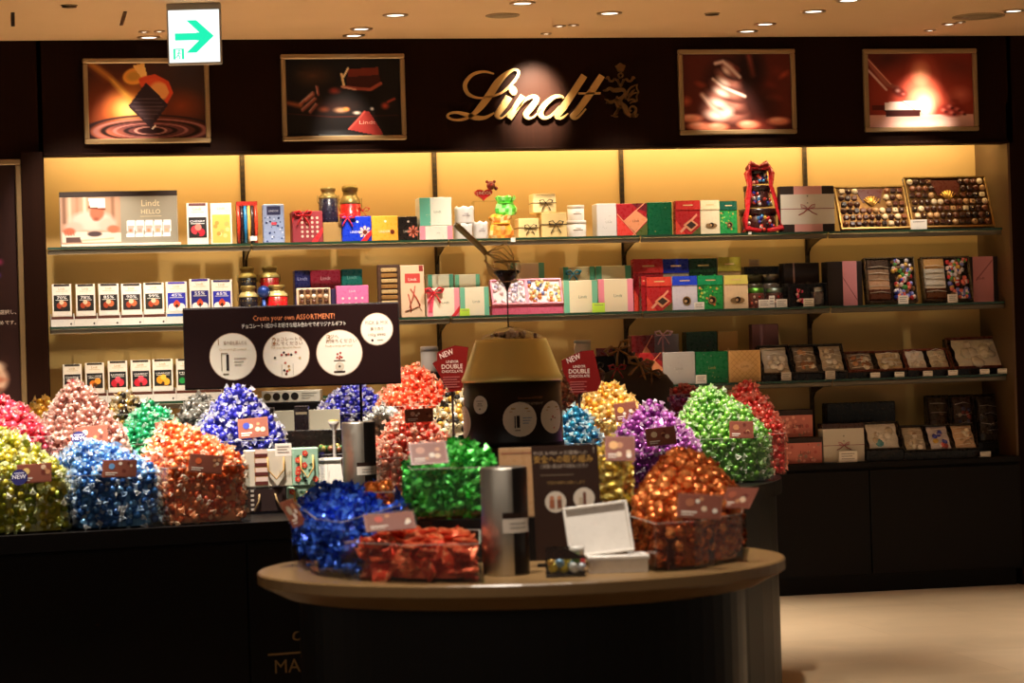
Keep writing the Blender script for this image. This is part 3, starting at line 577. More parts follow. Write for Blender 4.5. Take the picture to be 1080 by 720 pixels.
# --- chef display panel
def chef(e, wd, h, d):
    I = Img(62, 205, 187, 256, '8F8878', .8)
    I.ell(150, 215, 50, 30, 'A39C8C', 1); I.poly([(62, 205), (126, 205), (126, 256), (62, 256)], 'B08A72')
    for x, cc in ((66, '7A5A48'), (72, 'C8B098'), (80, 'A07A62'), (88, 'D8C0A8'), (118, '8A6650'), (123, 'B89078')): I.line([(x, 205), (x, 232)], 3, cc, .9)
    I.ell(95, 231, 28, 13, 'CBB4A8', .35); I.ell(76, 238, 12, 8, 'BFA496', .4); I.ell(112, 235, 12, 9, 'C0A698', .4); I.poly([(63, 242), (126, 244), (126, 254), (63, 254)], 'D8C8B8')
    I.ell(101, 222, 9, 9.5, 'A8644C', .3, 20); I.line([(93, 216), (109, 218)], 2, '6A3426', .8); I.poly([(92, 206), (110, 206), (110, 217), (94, 216)], 'E0D8D0'); I.ell(100, 229, 5, 3, '8A4A38', .8)
    I.ell(71, 242, 8, 5, 'B8644A', .4); I.ell(118, 240, 8, 5, 'B86A50', .4)
    for q in range(4): I.line([(66 + q * 3, 241), (67 + q * 3, 246)], .8, 'A05A48', 1)
    I.ell(98, 245, 9, 3.4, '4A3A3C', .3); I.poly([(67, 248), (82, 248), (84, 254), (67, 254)], '5A4440'); I.line([(84, 252), (118, 250)], 1.2, 'C8A890')
    for k in range(5):
        x = 137 + k * 9.7; I.poly([(x - 4, 231), (x + 4.6, 231), (x + 3.6, 249), (x - 5, 249)], 'F8F6F4'); I.poly([(x - 3.6, 237), (x + 3.4, 237), (x + 2.8, 245), (x - 4.2, 245)], 'B8A8A0'); I.ell(x - .5, 242, 2.4, 2.4, ['C86A4A', 'A89080', 'C87A50', 'C8A060', 'C8A878'][k], .8)
    I.object('print', (-wd / 2 + .003, -.0012, h * .90), (wd / 2 - .003, -.0012, h * .90), (-wd / 2 + .003, -.0012, .012), e)
    sub(e, 'top_strip', lambda m: m.box(-wd / 2, wd / 2, -.002, .022, h * .905, h, '2A1A14', 'matte', .001))
    sub(e, 'base_strip', lambda m: m.box(-wd / 2 + .002, wd / 2 + .01, -.03, .02, 0, .012, 'E4DCCB', 'gloss', .002))
    def tx(m): m.text('Lindt', wd * .27, h * .72, -.002, .042, 'E8D8B0'); m.text('HELLO', wd * .27, h * .58, -.002, .03, 'E8D8B0'); m.rect(wd * .18, wd * .36, h * .53, h * .54, -.002, 'D8C8A0')
    sub(e, 'lettering', tx)
gift('chef_advertisement', 1, 62.5, 187, 201.5, .10, .018, 'wide grey display panel with a photo of a chef in white, top shelf', 'display', draw=chef, col='A09684')

# --- chocolate bars
def bar_draw(lab, labc, img, top='5A4A3A', foot=True, pct=True, sub_c='F2F2EE'):
    def f(e, wd, h, d):
        def art(m):
            m.rect(-wd * .40, wd * .40, h * .93, h * .995, -E, top); m.text('Lindt', 0, h * .82, -E, h * .10, 'B89A58'); m.rect(-wd * .3, wd * .3, h * .775, h * .785, -E, 'C8B078')
            m.rect(-wd * .42, wd * .42, h * .17, h * .66, -E, labc); m.text(lab, 0, h * .54, -2 * E, h * (.13 if pct else .07), 'FFFFFF', width=wd * (.5 if pct else .7)); m.rect(-wd * .32, wd * .32, h * .50, h * .515, -2 * E, 'E8E8E0')
            for k, (cx, cz, r, c) in enumerate(img): m.disc(cx * wd, cz * h, r * wd, -2 * E - k * .0002, c, 'print', 12)
            m.poly([(0 - wd * .09, h * .25), (0, h * .32), (wd * .09, h * .25), (0, h * .18)], -.0032, '3A1A10')
        sub(e, 'printed_front', art)
    return f
def bar(row, x0, x1, yt, Yf, lab, labc, img, label, top='5A4A3A', body='F4EDE0', pct=True, zb=None):
    return gift('chocolate_bar', row, x0, x1, yt, Yf, .011, label, 'chocolate bar', None, zb, body, 'gloss', bar_draw(lab, labc, img, top, pct=pct), .0015)
def tray(row, x0, x1, Yf, label, strip='5A2A1A'):
    x, wd, h, z = place(row, x0, x1, 300, Yf)
    A = atY(x0, 335, Yf).x; B = atY(x1, 335, Yf).x; wd = B - A; x = (A + B) / 2
    e = empty('display_tray', (x, Yf, z), label, 'display tray', 'white bar display trays')
    m = MB(); m.box(-wd / 2, wd / 2, 0, .16, 0, .006, 'EEE8DC'); m.box(-wd / 2, -wd / 2 + .002, 0, .16, .006, .06, 'EEE8DC'); m.box(wd / 2 - .002, wd / 2, 0, .16, .006, .06, 'EEE8DC'); m.build('tray_body', e)
    m = MB(); m.box(-wd / 2, wd / 2, -.002, .0, 0, .042, 'F0EADF', 'gloss', .0008); m.rect(-wd / 2 + .002, wd / 2 - .002, .034, .046, -.0024, strip); m.poly([(wd * .32, .012), (wd * .37, .018), (wd * .42, .012), (wd * .37, .006)], -.0026, '2A1A14'); m.build('front_lip', e)
    return z + .046
fruit = {'nut': [(-.12, .34, .16, 'A8442A'), (.1, .38, .16, 'C86A44'), (-.02, .44, .12, 'D8C8A8')], 'red': [(-.15, .3, .2, 'C82A3A'), (.12, .32, .2, 'D83A4A'), (0, .42, .15, 'E8586A')], 'or': [(-.1, .32, .18, 'D87A2A'), (.15, .4, .17, 'F0A040'), (0, .28, .12, '8A4A1A')]}
bl = [(54.5, 76, 299.5, '70%', '0E1210', 'first from the left'), (79.5, 101, 299.5, '78%', '14100F', 'second from the left'), (103.5, 126, 299, '85%', '150E10', 'third from the left'), (127.5, 150, 299, '90%', '2A2225', 'fourth from the left'), (151, 173.5, 298, '99%', '23251D', 'fifth from the left, beside the blue ones')]
for x0, x1, yt, pc, cc, wtxt in bl:
    bar(2, x0, x1 - 1, yt, .125, pc, cc, fruit['nut'], 'white chocolate bar with black label reading %s, %s' % (pc, wtxt), '2A201A', zb=SZ[1] + .046)
for (x0, x1, yt, pc, tp) in ((174.5, 198, 297, '45%', '4A3AA8'), (199.5, 222, 294, '55%', '3A2A8A'), (222.5, 245.5, 295, '65%', '2A1A5A')):
    bar(2, x0, x1 - 1, yt, .125, pc, '1E24B0' if pc != '55%' else '181878', [(-.2, .2, .2, 'F4F4F4'), (.2, .2, .2, 'F0F0F0'), (0, .3, .16, 'E85A3A'), (0, .38, .08, 'C84A30')], 'white chocolate bar with bright blue label, %s of the three' % {'45%': 'left', '55%': 'middle', '65%': 'right'}[pc], tp, zb=SZ[1] + .046)
for k, (x0, x1) in enumerate(((53.5, 78), (78.2, 102.5), (102.7, 126.8), (127, 150.8), (151, 175.5), (175.7, 199), (199.2, 222.4), (222.6, 246))):
    tray(2, x0, x1, .122, 'white cardboard tray under the %s bar from the left, middle shelf' % ['first', 'second', 'third', 'fourth', 'fifth', 'sixth', 'seventh', 'eighth'][k], '5A2A1A' if k < 5 else '2A5AB8')
low = [(66, 86, 384, 'red', 'STRAWBERRY', 'strawberry red', '1A1216'), (89.5, 109.5, 382.5, 'or', 'NECTARINE', 'orange-pink', '17181A'), (113.5, 134, 380.5, 'red', 'RASPBERRY', 'raspberry red', '14161A'), (137.5, 158.5, 379.5, 'red', 'CRANBERRY', 'deep red with dark fruit', '1A1A1E'), (160.5, 182, 378.5, 'or', 'ORANGE', 'yellow-orange', '15191A'), (185.5, 206, 378, 'or', 'MINT', 'green', '102018'), (208, 229, 377.5, 'nut', 'SEA SALT', 'blue', '101828')]
for k, (x0, x1, yt, fr, lb, desc, cc) in enumerate(low):
    im = fruit[fr] if desc != 'green' else [(-.2, .32, .16, '2A9A4A'), (.1, .36, .18, '4AB86A')]
    if lb == 'ORANGE': im = [(-.12, .36, .2, 'F0A028'), (.16, .3, .18, 'F8B840'), (.02, .44, .14, 'FFC850')]
    bar(3, x0, x1, yt, .125, lb, cc, im, 'white fruit chocolate bar with black label and %s picture, lower shelf' % desc, '3A342A', pct=False, zb=SZ[2] + .046)
for k in range(7):
    x0 = 62.5 + 24.2 * k; tray(3, x0, x0 + 24, .122, 'white cardboard tray under the %s fruit bar, lower shelf' % ['first', 'second', 'third', 'fourth', 'fifth', 'sixth', 'seventh'][k])
# two single bars on the top shelf
bar(1, 196.5, 219, 214, .13, 'CHERRY', '17100F', [(-.1, .36, .22, 'D8404A'), (.14, .3, .2, 'C02A38'), (.02, .42, .16, 'F08A7A')], 'white chocolate bar with black and red label on the top shelf', '6A3A3A', pct=False)
def creamart(e, wd, h, d):
    def art(m):
        m.rect(-wd * .42, wd * .42, h * .04, h * .72, -E, 'F4BE5A'); m.text('Lindt', 0, h * .84, -E, h * .09, 'B8A080')
        for k in range(9): m.disc(wd * .28 * math.cos(k * 2.4), h * (.36 + .16 * math.sin(k * 1.7)), wd * .1, -2 * E - k * .0001, ['F8D48A', 'E8984A', 'F0B060'][k % 3], 'print', 10)
    sub(e, 'printed_front', art)
gift('chocolate_bar', 1, 221.5, 244, 214, .13, .012, 'cream and orange chocolate bar beside the slotted upright, top shelf', 'chocolate bar', col='F6ECD8', mat='gloss', draw=creamart, bev=.0015)
# chocolate sticks in a pack
def sticks(e, wd, h, d):
    cs = ['D8402A', '2A1A1E', '2E86C0', 'F0B860', '3A2A2A', 'E0482E']
    for k in range(6):
        x = -wd * .42 + k * wd * .168
        sub(e, 'wrapped_stick', lambda m: m.tube([(x, -.004, h * .02), (x + .001, -.006, h * .5), (x - .001, -.004, h * .97)], [.0075, .009, .0075], cs[k], 'gloss', 7))
    sub(e, 'header_card', lambda m: (m.box(-wd / 2, wd / 2, -.012, -.010, h * .90, h, 'B8322A', 'gloss'), m.rect(wd * .1, wd * .45, h * .07, h * .18, -.0145, 'F4EEE4')))
gift('stick_pack', 1, 249, 271, 212.5, .13, .03, 'pack of red, black and blue chocolate sticks in front of an upright', 'sweets pack', col='2A1C1E', mat='gloss', draw=sticks)
def bluetin(e, wd, h, d):
    def art(m):
        m.rect(-wd * .32, wd * .32, h * .72, h * .94, -E, '23244E'); m.text('LINDOR', 0, h * .80, -2 * E, h * .07, 'C8CCE0')
        rr2 = random.Random(5)
        for k in range(26):
            x, z = rr2.uniform(-.44, .44) * wd, rr2.uniform(.05, .68) * h; m.disc(x, z, wd * rr2.uniform(.03, .06), -2 * E - k * .00005, rr2.choice(['2A3A6A', '3A4A80', '1E2A50', 'D0D8EC']), 'print', 6)
        m.disc(-wd * .06, h * .5, wd * .07, -.0035, 'D84A5A', 'print', 10); m.disc(wd * .06, h * .5, wd * .07, -.0036, 'D84A5A', 'print', 10)
    sub(e, 'printed_front', art)
gift('biscuit_tin', 1, 277, 299.5, 215, .13, .05, 'pale blue patterned tin with navy label, top shelf', 'tin', col='93A3C8', mat='gloss', draw=bluetin, bev=.005)
# maroon ribbon box
def dots(m, wd, h, x0, x1, z0, z1, nx, nz, r, col, y=-.0016):
    for i in range(nx):
        for j in range(nz): m.disc(wd * (x0 + (x1 - x0) * i / max(1, nx - 1)), h * (z0 + (z1 - z0) * j / max(1, nz - 1)), r, y, col, 'print', 8)
def maroon(e, wd, h, d):
    sub(e, 'printed_front', lambda m: dots(m, wd, h, -.18, .32, .2, .78, 4, 5, .0065, 'D8B8A8'))
    def rb(m):
        m.poly([(wd * .10, 0), (wd * .30, 0), (wd * .5, h * .32), (wd * .5, h * .5)], -.002, 'D8323A', 'gloss'); m.poly([(-wd * .5, h * .62), (-wd * .5, h * .8), (-wd * .22, h), (-wd * .38, h)], -.002, 'D8323A', 'gloss'); bow(m, -wd * .15, h * .88, .038, 'D0202C', k=1.6)
    sub(e, 'ribbon', rb)
gift('gift_box', 1, 308, 340, 222.5, .12, .10, 'maroon gift box with white motifs and red ribbon bow, top shelf', col='8A2430', draw=maroon)
gift('plinth_box', 1, 340.5, 360, 234.5, .13, .08, 'plain brown plinth box carrying the dark milk churn tin', 'plinth', col='9A7842', bev=.002)
def churn(x0, x1, yt, row, zb, body, trim, label, Yf=.16, gold='8E7A44', crop=False):
    x, wd, h, z = place(row, x0, x1, yt, Yf, zb); r = wd / 2 * .92
    e = empty('milk_churn_tin', (x, Yf + r, z), label, 'tin', 'milk churn tins')
    fb = .68; U = lambda t: h * (fb + (t - .58) / .42 * (1 - fb))
    MB().lathe([(r * .93, 0), (r * .97, .004), (r, .008), (r, h * fb), (r * .97, h * fb + .001)], body, 'gloss').build('churn_body', e)
    sub(e, 'emblem_print', lambda m: (m.add(*arc_patch(r * 1.004, -1.1, 1.1, h * .56, h * .60), trim, 'metal'), m.add(*arc_patch(r * 1.004, -1.1, 1.1, h * .10, h * .13), trim, 'metal'), [m.add(*arc_patch(r * 1.005, a, a + .16, h * z1, h * (z1 + .05)), trim, 'metal') for a, z1 in ((-.3, .35), (-.08, .42), (.14, .35), (-.08, .26), (.3, .24))]))
    cs = ['7A6430'] + [gold] * 4 + ['8A7440', '6A5428', '8A7440', '9A8448', '9A8448', '7A6430']
    MB().lathe([(r * 1.02, U(.575)), (r * 1.03, U(.59)), (r * 1.02, U(.63)), (r * .92, U(.69)), (r * .76, U(.745)), (r * .70, U(.765)), (r * .69, U(.86)), (r * .78, U(.88)), (r * .80, U(.95)), (r * .74, U(1)), (r * .55, U(.985))], gold, 'gold', cols=cs).build('shoulder_and_lid', e)
    for s in (-1, 1): sub(e, 'handle', lambda m: m.tube([(s * r * .8, 0, h * .70), (s * r * 1.12, 0, h * .78), (s * r * 1.12, 0, h * .62), (s * r * 1.0, 0, h * .55)], .0022, '8A7A50', 'metal', 6))
    return e
def arc_patch(r, a0, a1, z0, z1, n=6):
    vs = []; 
    for z in (z0, z1):
        for k in range(n + 1): a = a0 + (a1 - a0) * k / n; vs.append((r * math.sin(a), -r * math.cos(a), z))
    return vs, [(k, k + 1, n + 2 + k, n + 1 + k) for k in range(n)]
zpl = place(1, 340.5, 360, 234.5, .13)
churn(336, 358, 197, 1, zpl[3] + zpl[2], '1E1A2E', '6A6A80', 'dark navy milk churn tin with gold shoulders on the plinth box', .135)
e_ = churn(358.5, 382, 195, 1, None, 'C8201E', 'E88A5A', 'red milk churn tin with gold shoulders behind the blue gift box', .20)
sub(e_, 'ribbon', lambda m: bow(m, .055, .15, .03, 'C8182A', -.02))
def flowerbox(base, txt, flower):
    def f(e, wd, h, d):
        def art(m):
            m.text('LINDOR', -wd * .02, h * .33, -E, h * .14, txt, width=wd * .42)
            if flower:
                for k in range(8): a = k * PI / 4; m.poly([(wd * .27, h * .36), (wd * .27 + h * .22 * math.cos(a - .25), h * .36 + h * .22 * math.sin(a - .25)), (wd * .27 + h * .26 * math.cos(a), h * .36 + h * .26 * math.sin(a)), (wd * .27 + h * .22 * math.cos(a + .25), h * .36 + h * .22 * math.sin(a + .25))], -.0015 - k * .0001, flower)
            m.disc(wd * .27, h * .36, h * .09, -.0028, '6A2A18', 'print', 10); m.disc(wd * .02, h * .78, h * .05, -E, txt, 'print', 8)
        sub(e, 'printed_front', art)
    return f
e = gift('gift_box', 1, 360.5, 391.5, 228, .11, .09, 'royal blue gift box with flower print and red ribbon, top shelf', col='1637C8', mat='gloss', draw=flowerbox('', 'E8ECF8', 'F0C8B0'))
sub(e, 'ribbon', lambda m: (m.poly([(.015, 0), (.045, 0), (.068, .03), (.068, .055)], -.004, 'D82A30', 'gloss'), bow(m, -.045, .112, .034, 'D8202A', k=1.7)))
gift('gift_box', 1, 391.8, 419.5, 227.5, .11, .09, 'orange gift box between the blue and the black one, top shelf', col='F0A63A', mat='gloss', draw=flowerbox('', 'F8E8C8', None))
gift('gift_box', 1, 419.8, 440, 228, .11, .09, 'small black gift box with pink flower right of the orange one, top shelf', col='1C1613', mat='gloss', draw=flowerbox('', 'C8B8A8', 'C86A50'))
def banded(bc, body='E8E2D0', two=True, sign_='7A8A70', sc=.34):
    def f(e, wd, h, d):
        def art(m):
            m.rect(-wd / 2 + .001, -wd / 2 + wd * (sc if not two else .17), .001, h - .001, -E, bc)
            if two: m.rect(wd / 2 - wd * .17, wd / 2 - .001, .001, h - .001, -E, bc)
            m.text('Lindt', wd * .06, h * .45, -2 * E, h * .13, sign_)
            rr3 = random.Random(int(wd * 1e4))
            for k in range(22): m.disc(rr3.uniform(-.3, .3) * wd, rr3.uniform(.1, .9) * h, rr3.uniform(.001, .002), -2 * E, rr3.choice(['F0C8C0', 'D8E4C8', 'E8D0A0']), 'print', 5)
        sub(e, 'printed_front', art)
    return f
zb_ = SZ[0]; bot1 = place(1, 442, 477, 238, .12)
gift('gift_box', 1, 442.5, 477.5, 238, .12, .13, 'cream gift box with pink sides, under the mint one on the top shelf', col='E8E0D0', draw=banded('EC8FA0'))
gift('gift_box', 1, 442, 476, 208, .12, .12, 'cream gift box with wide mint side, stacked on the pink-sided one', zb=bot1[3] + bot1[2], col='DFE2D2', draw=banded('5FB096', two=False))
# white tins
def roundtin(row, x0, x1, yt, Yf, zb, label, group, col='EFE9E0'):
    x, wd, h, z = place(row, x0, x1, yt, Yf, zb); r = wd / 2
    e = empty('round_tub', (x, Yf + r, z), label, 'tub', group)
    MB().lathe([(r * .93, 0), (r * .95, .003), (r * .97, h * .80)], col, 'matte').build('tub_body', e)
    MB().lathe([(r, h * .78), (r, h * .96), (r * .97, h), (1e-6, h)], col, 'matte').build('tub_lid', e)
    sub(e, 'printed_front', lambda m: (m.add(*arc_patch(r * .985, -.5, .5, h * .38, h * .44), '9A8A78'), m.add(*arc_patch(r * .985, -.25, .3, h * .5, h * .53), '9A8A78'), m.add(*arc_patch(r * 1.003, -1.2, 1.2, h * .80, h * .82), 'C8BCA8')))
    return e
def frill(row, x0, x1, yt, Yf, zb, label, group):
    """soft wrapped cup with a gathered top"""
    x, wd, h, z = place(row, x0, x1, yt, Yf, zb); r = wd / 2
    m = MB(); n = 20; vs = []; fs = []; prof = [(1e-4, 0), (.9, 0), (.97, .1), (.95, .75), (1.0, .86), (.92, .97), (.7, .88), (1e-4, .9)]
    for i, (q, t) in enumerate(prof):
        for k in range(n):
            a = 2 * PI * k / n; wv = 1 + (.06 * math.sin(7 * a) if 3 <= i <= 5 else .02 * math.sin(5 * a)); vs.append((r * q * wv * math.cos(a), r * q * wv * math.sin(a), h * (t + (.06 * math.sin(6 * a) if i in (4, 5) else 0))))
    for i in range(len(prof) - 1):
        for k in range(n): fs.append((i * n + k, i * n + (k + 1) % n, (i + 1) * n + (k + 1) % n, (i + 1) * n + k))
    m.add(vs, fs, 'DDD8D4', 'matte', True); m.add(*arc_patch(r * 1.01, -.4, .4, h * .42, h * .48), 'A8A0A0'); m.add(*arc_patch(r * 1.01, -.2, .25, h * .54, h * .58), 'A8A0A0')
    o = m.build('paper_pot', None, (x, Yf + r, z)); return tag(o, label, 'paper pot', group)
pl_ = place(1, 480, 500.5, 235, .14)
frill(1, 480, 500.5, 235, .14, None, 'white gathered paper pot under another, left end of the white pots', 'white gathered paper pots'); frill(1, 481, 502, 217, .14, pl_[3] + pl_[2] * .97, 'white gathered paper pot on top of another one, top shelf', 'white gathered paper pots'); frill(1, 500, 516.5, 233, .12, None, 'small white gathered paper pot standing alone in front, top shelf', 'white gathered paper pots')
# heart on an acrylic riser
x, wd, h, z = place(1, 500, 526, 211.5, .22)
e = empty('acrylic_riser', (x, .22, z), 'clear acrylic riser under the red heart, top shelf', 'riser')
MB().box(-wd / 2, wd / 2, 0, .06, h - .003, h, 'FFFFFF', 'acrylic').build('riser_top', e)
for s in (-1, 1): MB().box(s * wd / 2 - .0015, s * wd / 2 + .0015, 0, .06, 0, h - .003, 'FFFFFF', 'acrylic').build('riser_leg', e)
zh = z + h; xh, wh, hh, _ = place(1, 500, 525, 190, .23, zh)
e = empty('heart_box', (xh, .23, zh), 'red heart shaped box with a small bear on top, on a clear riser', 'heart box')
heart = [(wh * .5 * (16 * math.sin(t) ** 3) / 17 * .95, hh * .42 + hh * .40 * (13 * math.cos(t) - 5 * math.cos(2 * t) - 2 * math.cos(3 * t) - math.cos(4 * t)) / 17) for t in [2 * PI * k / 28 for k in range(28)]]
sub(e, 'heart_body', lambda m: m.slab([(-wh * .10 + a * .82, max(0, b2 * .80)) for a, b2 in heart], 0, .035, 'C0242A', 'gloss'))
def bear(m):
    m.ball((wh * .2, .0, hh * .74), hh * .22, '7A0E14', 'gloss'); m.ball((wh * .05, .005, hh * .93), hh * .08, '7A0E14', 'gloss'); m.ball((wh * .36, .005, hh * .93), hh * .08, '7A0E14', 'gloss'); m.ball((wh * .2, -.025, hh * .70), hh * .08, '9A2A28', 'gloss'); m.ball((wh * .42, 0, hh * .6), hh * .1, '7A0E14', 'gloss')
sub(e, 'bear_figure', bear); sub(e, 'lettering', lambda m: m.text('LINDOR', -wh * .10, hh * .30, -.002, .022, 'F4D8D0', width=wh * .6))
# wrapped yellow gift and green bag
def bagfig(row, x0, x1, yt, Yf, zb, cols, label, cat='wrapped gift', seed=1):
    x, wd, h, z = place(row, x0, x1, yt, Yf, zb); r = wd / 2; rg = random.Random(seed)
    e = empty('wrapped_gift', (x, Yf + r * .7, z), label, cat)
    n = 18; vs = []; fs = []; cl = []
    prof = [(1e-4, 0), (.85, 0), (.98, .15), (1.0, .35), (.85, .58), (.72, .66), (.8, .76), (.95, .92), (.8, 1.0), (.5, .85), (1e-4, .8)]
    for i, (q, t) in enumerate(prof):
        for k in range(n): a = 2 * PI * k / n; wv = 1 + rg.uniform(-.09, .09); vs.append((r * q * wv * math.cos(a), r * .7 * q * wv * math.sin(a), h * max(0, t + (rg.uniform(-.06, .04) if i > 6 else 0))))
    for i in range(len(prof) - 1):
        for k in range(n): fs.append((i * n + k, i * n + (k + 1) % n, (i + 1) * n + (k + 1) % n, (i + 1) * n + k)); cl.append(lin(rg.choice(cols)))
    MB().add(vs, fs, cl, 'gloss').build('crumpled_wrap', e)
    sub(e, 'ribbon', lambda m: m.lathe([(r * .76, h * .60), (r * .80, h * .625), (r * .76, h * .65)], cols[0], 'gloss', n=16))
    return e
yb_ = place(1, 517, 542.5, 226, .13)
bagfig(1, 517, 542.5, 226, .13, None, ['F4B030', 'FFC850', 'FFE0A0', 'F08A3A', 'F8D890', 'F0A040'], 'yellow and orange crumpled gift, under the green one on the top shelf', seed=2)
bagfig(1, 523, 545.5, 206, .14, yb_[3] + yb_[2] * .98, ['5ACC3A', '7AE05A', '3AA028', '9AE888', '4AB840'], 'bright green crumpled gift bag on top of the yellow one', seed=4)
def ribbonbox(e, wd, h, d):
    sub(e, 'ribbon', lambda m: (m.box(-wd / 2 - .001, wd / 2 + .001, -.002, d + .001, h * .50, h * .535, '3A241A', 'gloss'), bow(m, wd * .05, h * .52, wd * .28, '3A241A', -.002)))
    sub(e, 'lettering', lambda m: m.text('Lindt', wd * .05, h * .24, -E, h * .12, 'C8A868'))
yg = 'stack of pale yellow ribbon boxes'
gift('ribbon_box', 1, 546.5, 568.5, 230, .12, .10, 'pale yellow box with thin dark ribbon, left of the two-box stack', group=yg, col='F0D490', draw=ribbonbox)
yq = place(1, 571, 597.5, 224, .11)
gift('ribbon_box', 1, 571, 597.5, 224, .11, .11, 'pale yellow box with dark ribbon at the bottom of the stack', group=yg, col='EFD08A', draw=ribbonbox)
gift('ribbon_box', 1, 562, 586, 204, .12, .10, 'small pale yellow box with dark ribbon on top of the stack', group=yg, zb=yq[3] + yq[2], col='F3DA9C', draw=ribbonbox)
tq = place(1, 599, 620.5, 232, .12)
roundtin(1, 599, 620.5, 232, .12, None, 'white round tub with lid, lower of two, top shelf', 'white round tubs'); roundtin(1, 600, 618, 216, .13, tq[3] + tq[2], 'white round tub with lid, upper of two, top shelf', 'white round tubs')
gift('gift_box', 1, 629, 650, 214.5, .12, .10, 'pearl white gift box left of the red diamond box, top shelf', col='DCD8D2', draw=lambda e, wd, h, d: sub(e, 'printed_front', lambda m: (m.text('Lindt', wd * .1, h * .4, -E, h * .1, 'A8A49A'), [m.disc(wd * .2 * math.cos(k), h * .42 + h * .2 * math.sin(k * 1.3), .002, -E, 'B8B4AA', 'print', 6) for k in range(9)])))
def diamond(e, wd, h, d):
    def art(m):
        m.poly([(-wd * .5, h * .64), (-wd * .5, 0), (wd * .10, 0)], -E, 'E0453C', 'gloss'); m.poly([(0, h), (wd * .5, h), (wd * .5, h * .72), (wd * .18, h * .84)], -E, '6A2028', 'gloss'); m.poly([(wd * .5, h * .42), (wd * .5, 0), (wd * .05, 0)], -E, '55602E', 'gloss')
        m.poly([(-wd * .28, h * .45), (wd * .12, h * .80), (wd * .5, h * .52), (wd * .5, h * .46), (wd * .08, h * .10)], -2 * E, 'E29468', 'gloss')
        for p, q in (((-wd * .5, h * .68), (wd * .12, 0)), ((-wd * .3, h * .44), (wd * .42, h)), ((0, 0), (wd * .5, h * .5))):
            dx, dz = q[0] - p[0], q[1] - p[1]; L = math.hypot(dx, dz); nx, nz = -dz / L * .002, dx / L * .002; m.poly([(p[0] + nx, p[1] + nz), (q[0] + nx, q[1] + nz), (q[0] - nx, q[1] - nz), (p[0] - nx, p[1] - nz)], -.0028, 'F4A078')
        m.text('Lindt', wd * .12, h * .42, -.003, h * .11, '8A4A30')
    sub(e, 'printed_front', art)
gift('gift_box', 1, 650.3, 682, 214.5, .11, .10, 'red gift box with coral diamond pattern between white and green boxes, top shelf', col='A8242C', mat='gloss', draw=diamond)
def specks(cols, n=26, seed=1, word=None, wc='C8A860', r=.003):
    def f(e, wd, h, d):
        def art(m):
            rg = random.Random(seed)
            for k in range(n):
                x, z, a, L = rg.uniform(-.45, .45) * wd, rg.uniform(.06, .94) * h, rg.uniform(0, PI), rg.uniform(.7, 1.6) * r; c, s = math.cos(a), math.sin(a)
                m.poly([(x - c * L, z - s * L), (x + s * L * .4, z - c * L * .4), (x + c * L, z + s * L), (x - s * L * .4, z + c * L * .4)], -E - k * .00003, rg.choice(cols))
            if word: m.text(word, 0, h * .45, -.0025, h * .12, wc)
        sub(e, 'printed_front', art)
    return f
gift('gift_box', 1, 682.3, 708.5, 213, .12, .10, 'dark green gift box with gold leaf flecks, top shelf', col='0E5A36', mat='gloss', draw=specks(['C8B060', '2A8A50', '0A4028'], 18, 3))
# paper bags with folded flap
def pouch(row, x0, x1, yt, Yf, label, body, flap, win, art=None, group=None, zb=None, dep=.05):
    def dr(e, wd, h, d):
        def fl(m):
            m.slab([(-wd / 2, h * .73), (wd / 2, h * .73), (wd * .48, h * 1.0), (-wd * .48, h * 1.0)], -.004, -.0005, flap, 'gloss'); m.rect(-wd * .2, wd * .2, h * .85, h * .88, -.0048, 'E8C890')
        sub(e, 'folded_flap', fl)
        if art: sub(e, 'printed_front', lambda m: art(m, wd, h))
        if win:
            def wf(m):
                n = 14; kx = 1.9 if win == 'wide' else 1
                m.disc(0.06 * wd, h * .27, wd * .17, -.003, '8A6A40', 'print', n, None) if kx == 1 else m.poly([(wd * (.05 + .30 * math.cos(a)), h * .25 + wd * .13 * math.sin(a)) for a in [2 * PI * k / n for k in range(n)]], -.003, '8A6A40')
                m.disc(.06 * wd, h * .27, wd * .12, -.0034, '2A1A12', 'print', n); m.disc(.02 * wd, h * .26, wd * .06, -.0038, 'C8A070', 'print', 8)
            sub(e, 'window', wf)
    return gift('gift_pouch', row, x0, x1, yt, Yf, dep, label, 'gift pouch', group, zb, body, 'gloss', dr, .002)
def redart(m, wd, h):
    m.poly([(-wd * .5, h * .45), (-wd * .5, 0), (-wd * .1, 0)], -E, 'E24A3A', 'gloss'); m.poly([(-wd * .35, h * .1), (wd * .35, h * .62), (wd * .38, h * .56), (-wd * .28, h * .05)], -2 * E, 'F0A080'); m.poly([(wd * .1, 0), (wd * .5, 0), (wd * .5, h * .25)], -E, '5A6034', 'gloss')
    m.poly([(-wd * .2, h * .28), (wd * .12, h * .46), (wd * .42, h * .28), (wd * .1, h * .08)], -3 * E, 'E89A70'); m.poly([(-wd * .08, h * .28), (wd * .12, h * .39), (wd * .32, h * .28), (wd * .12, h * .16)], -4 * E, '3A2418')
def greenart(m, wd, h):
    rg = random.Random(9)
    for k in range(34): m.disc(rg.uniform(-.45, .45) * wd, rg.uniform(.03, .68) * h, wd * rg.uniform(.02, .06), -E - k * .00003, rg.choice(['4AC85A', 'B8C850', 'E8905A', '1A6A3A', '8AE080']), 'print', 6)
pouch(1, 712, 738, 211.5, .12, 'red geometric gift pouch with flap, left of three on the top shelf', 'B82A2E', 'D83A36', None, redart, 'gift pouches')
pouch(1, 738.2, 758.5, 211, .12, 'cream gift pouch with oval window, middle of three on the top shelf', 'F2E2C0', 'F0E4B8', 'wide', None, 'gift pouches')
pouch(1, 758.7, 777, 212, .12, 'small green floral gift pouch, right of three on the top shelf', '2FA052', '1E5A48', 'round', greenart, 'gift pouches')
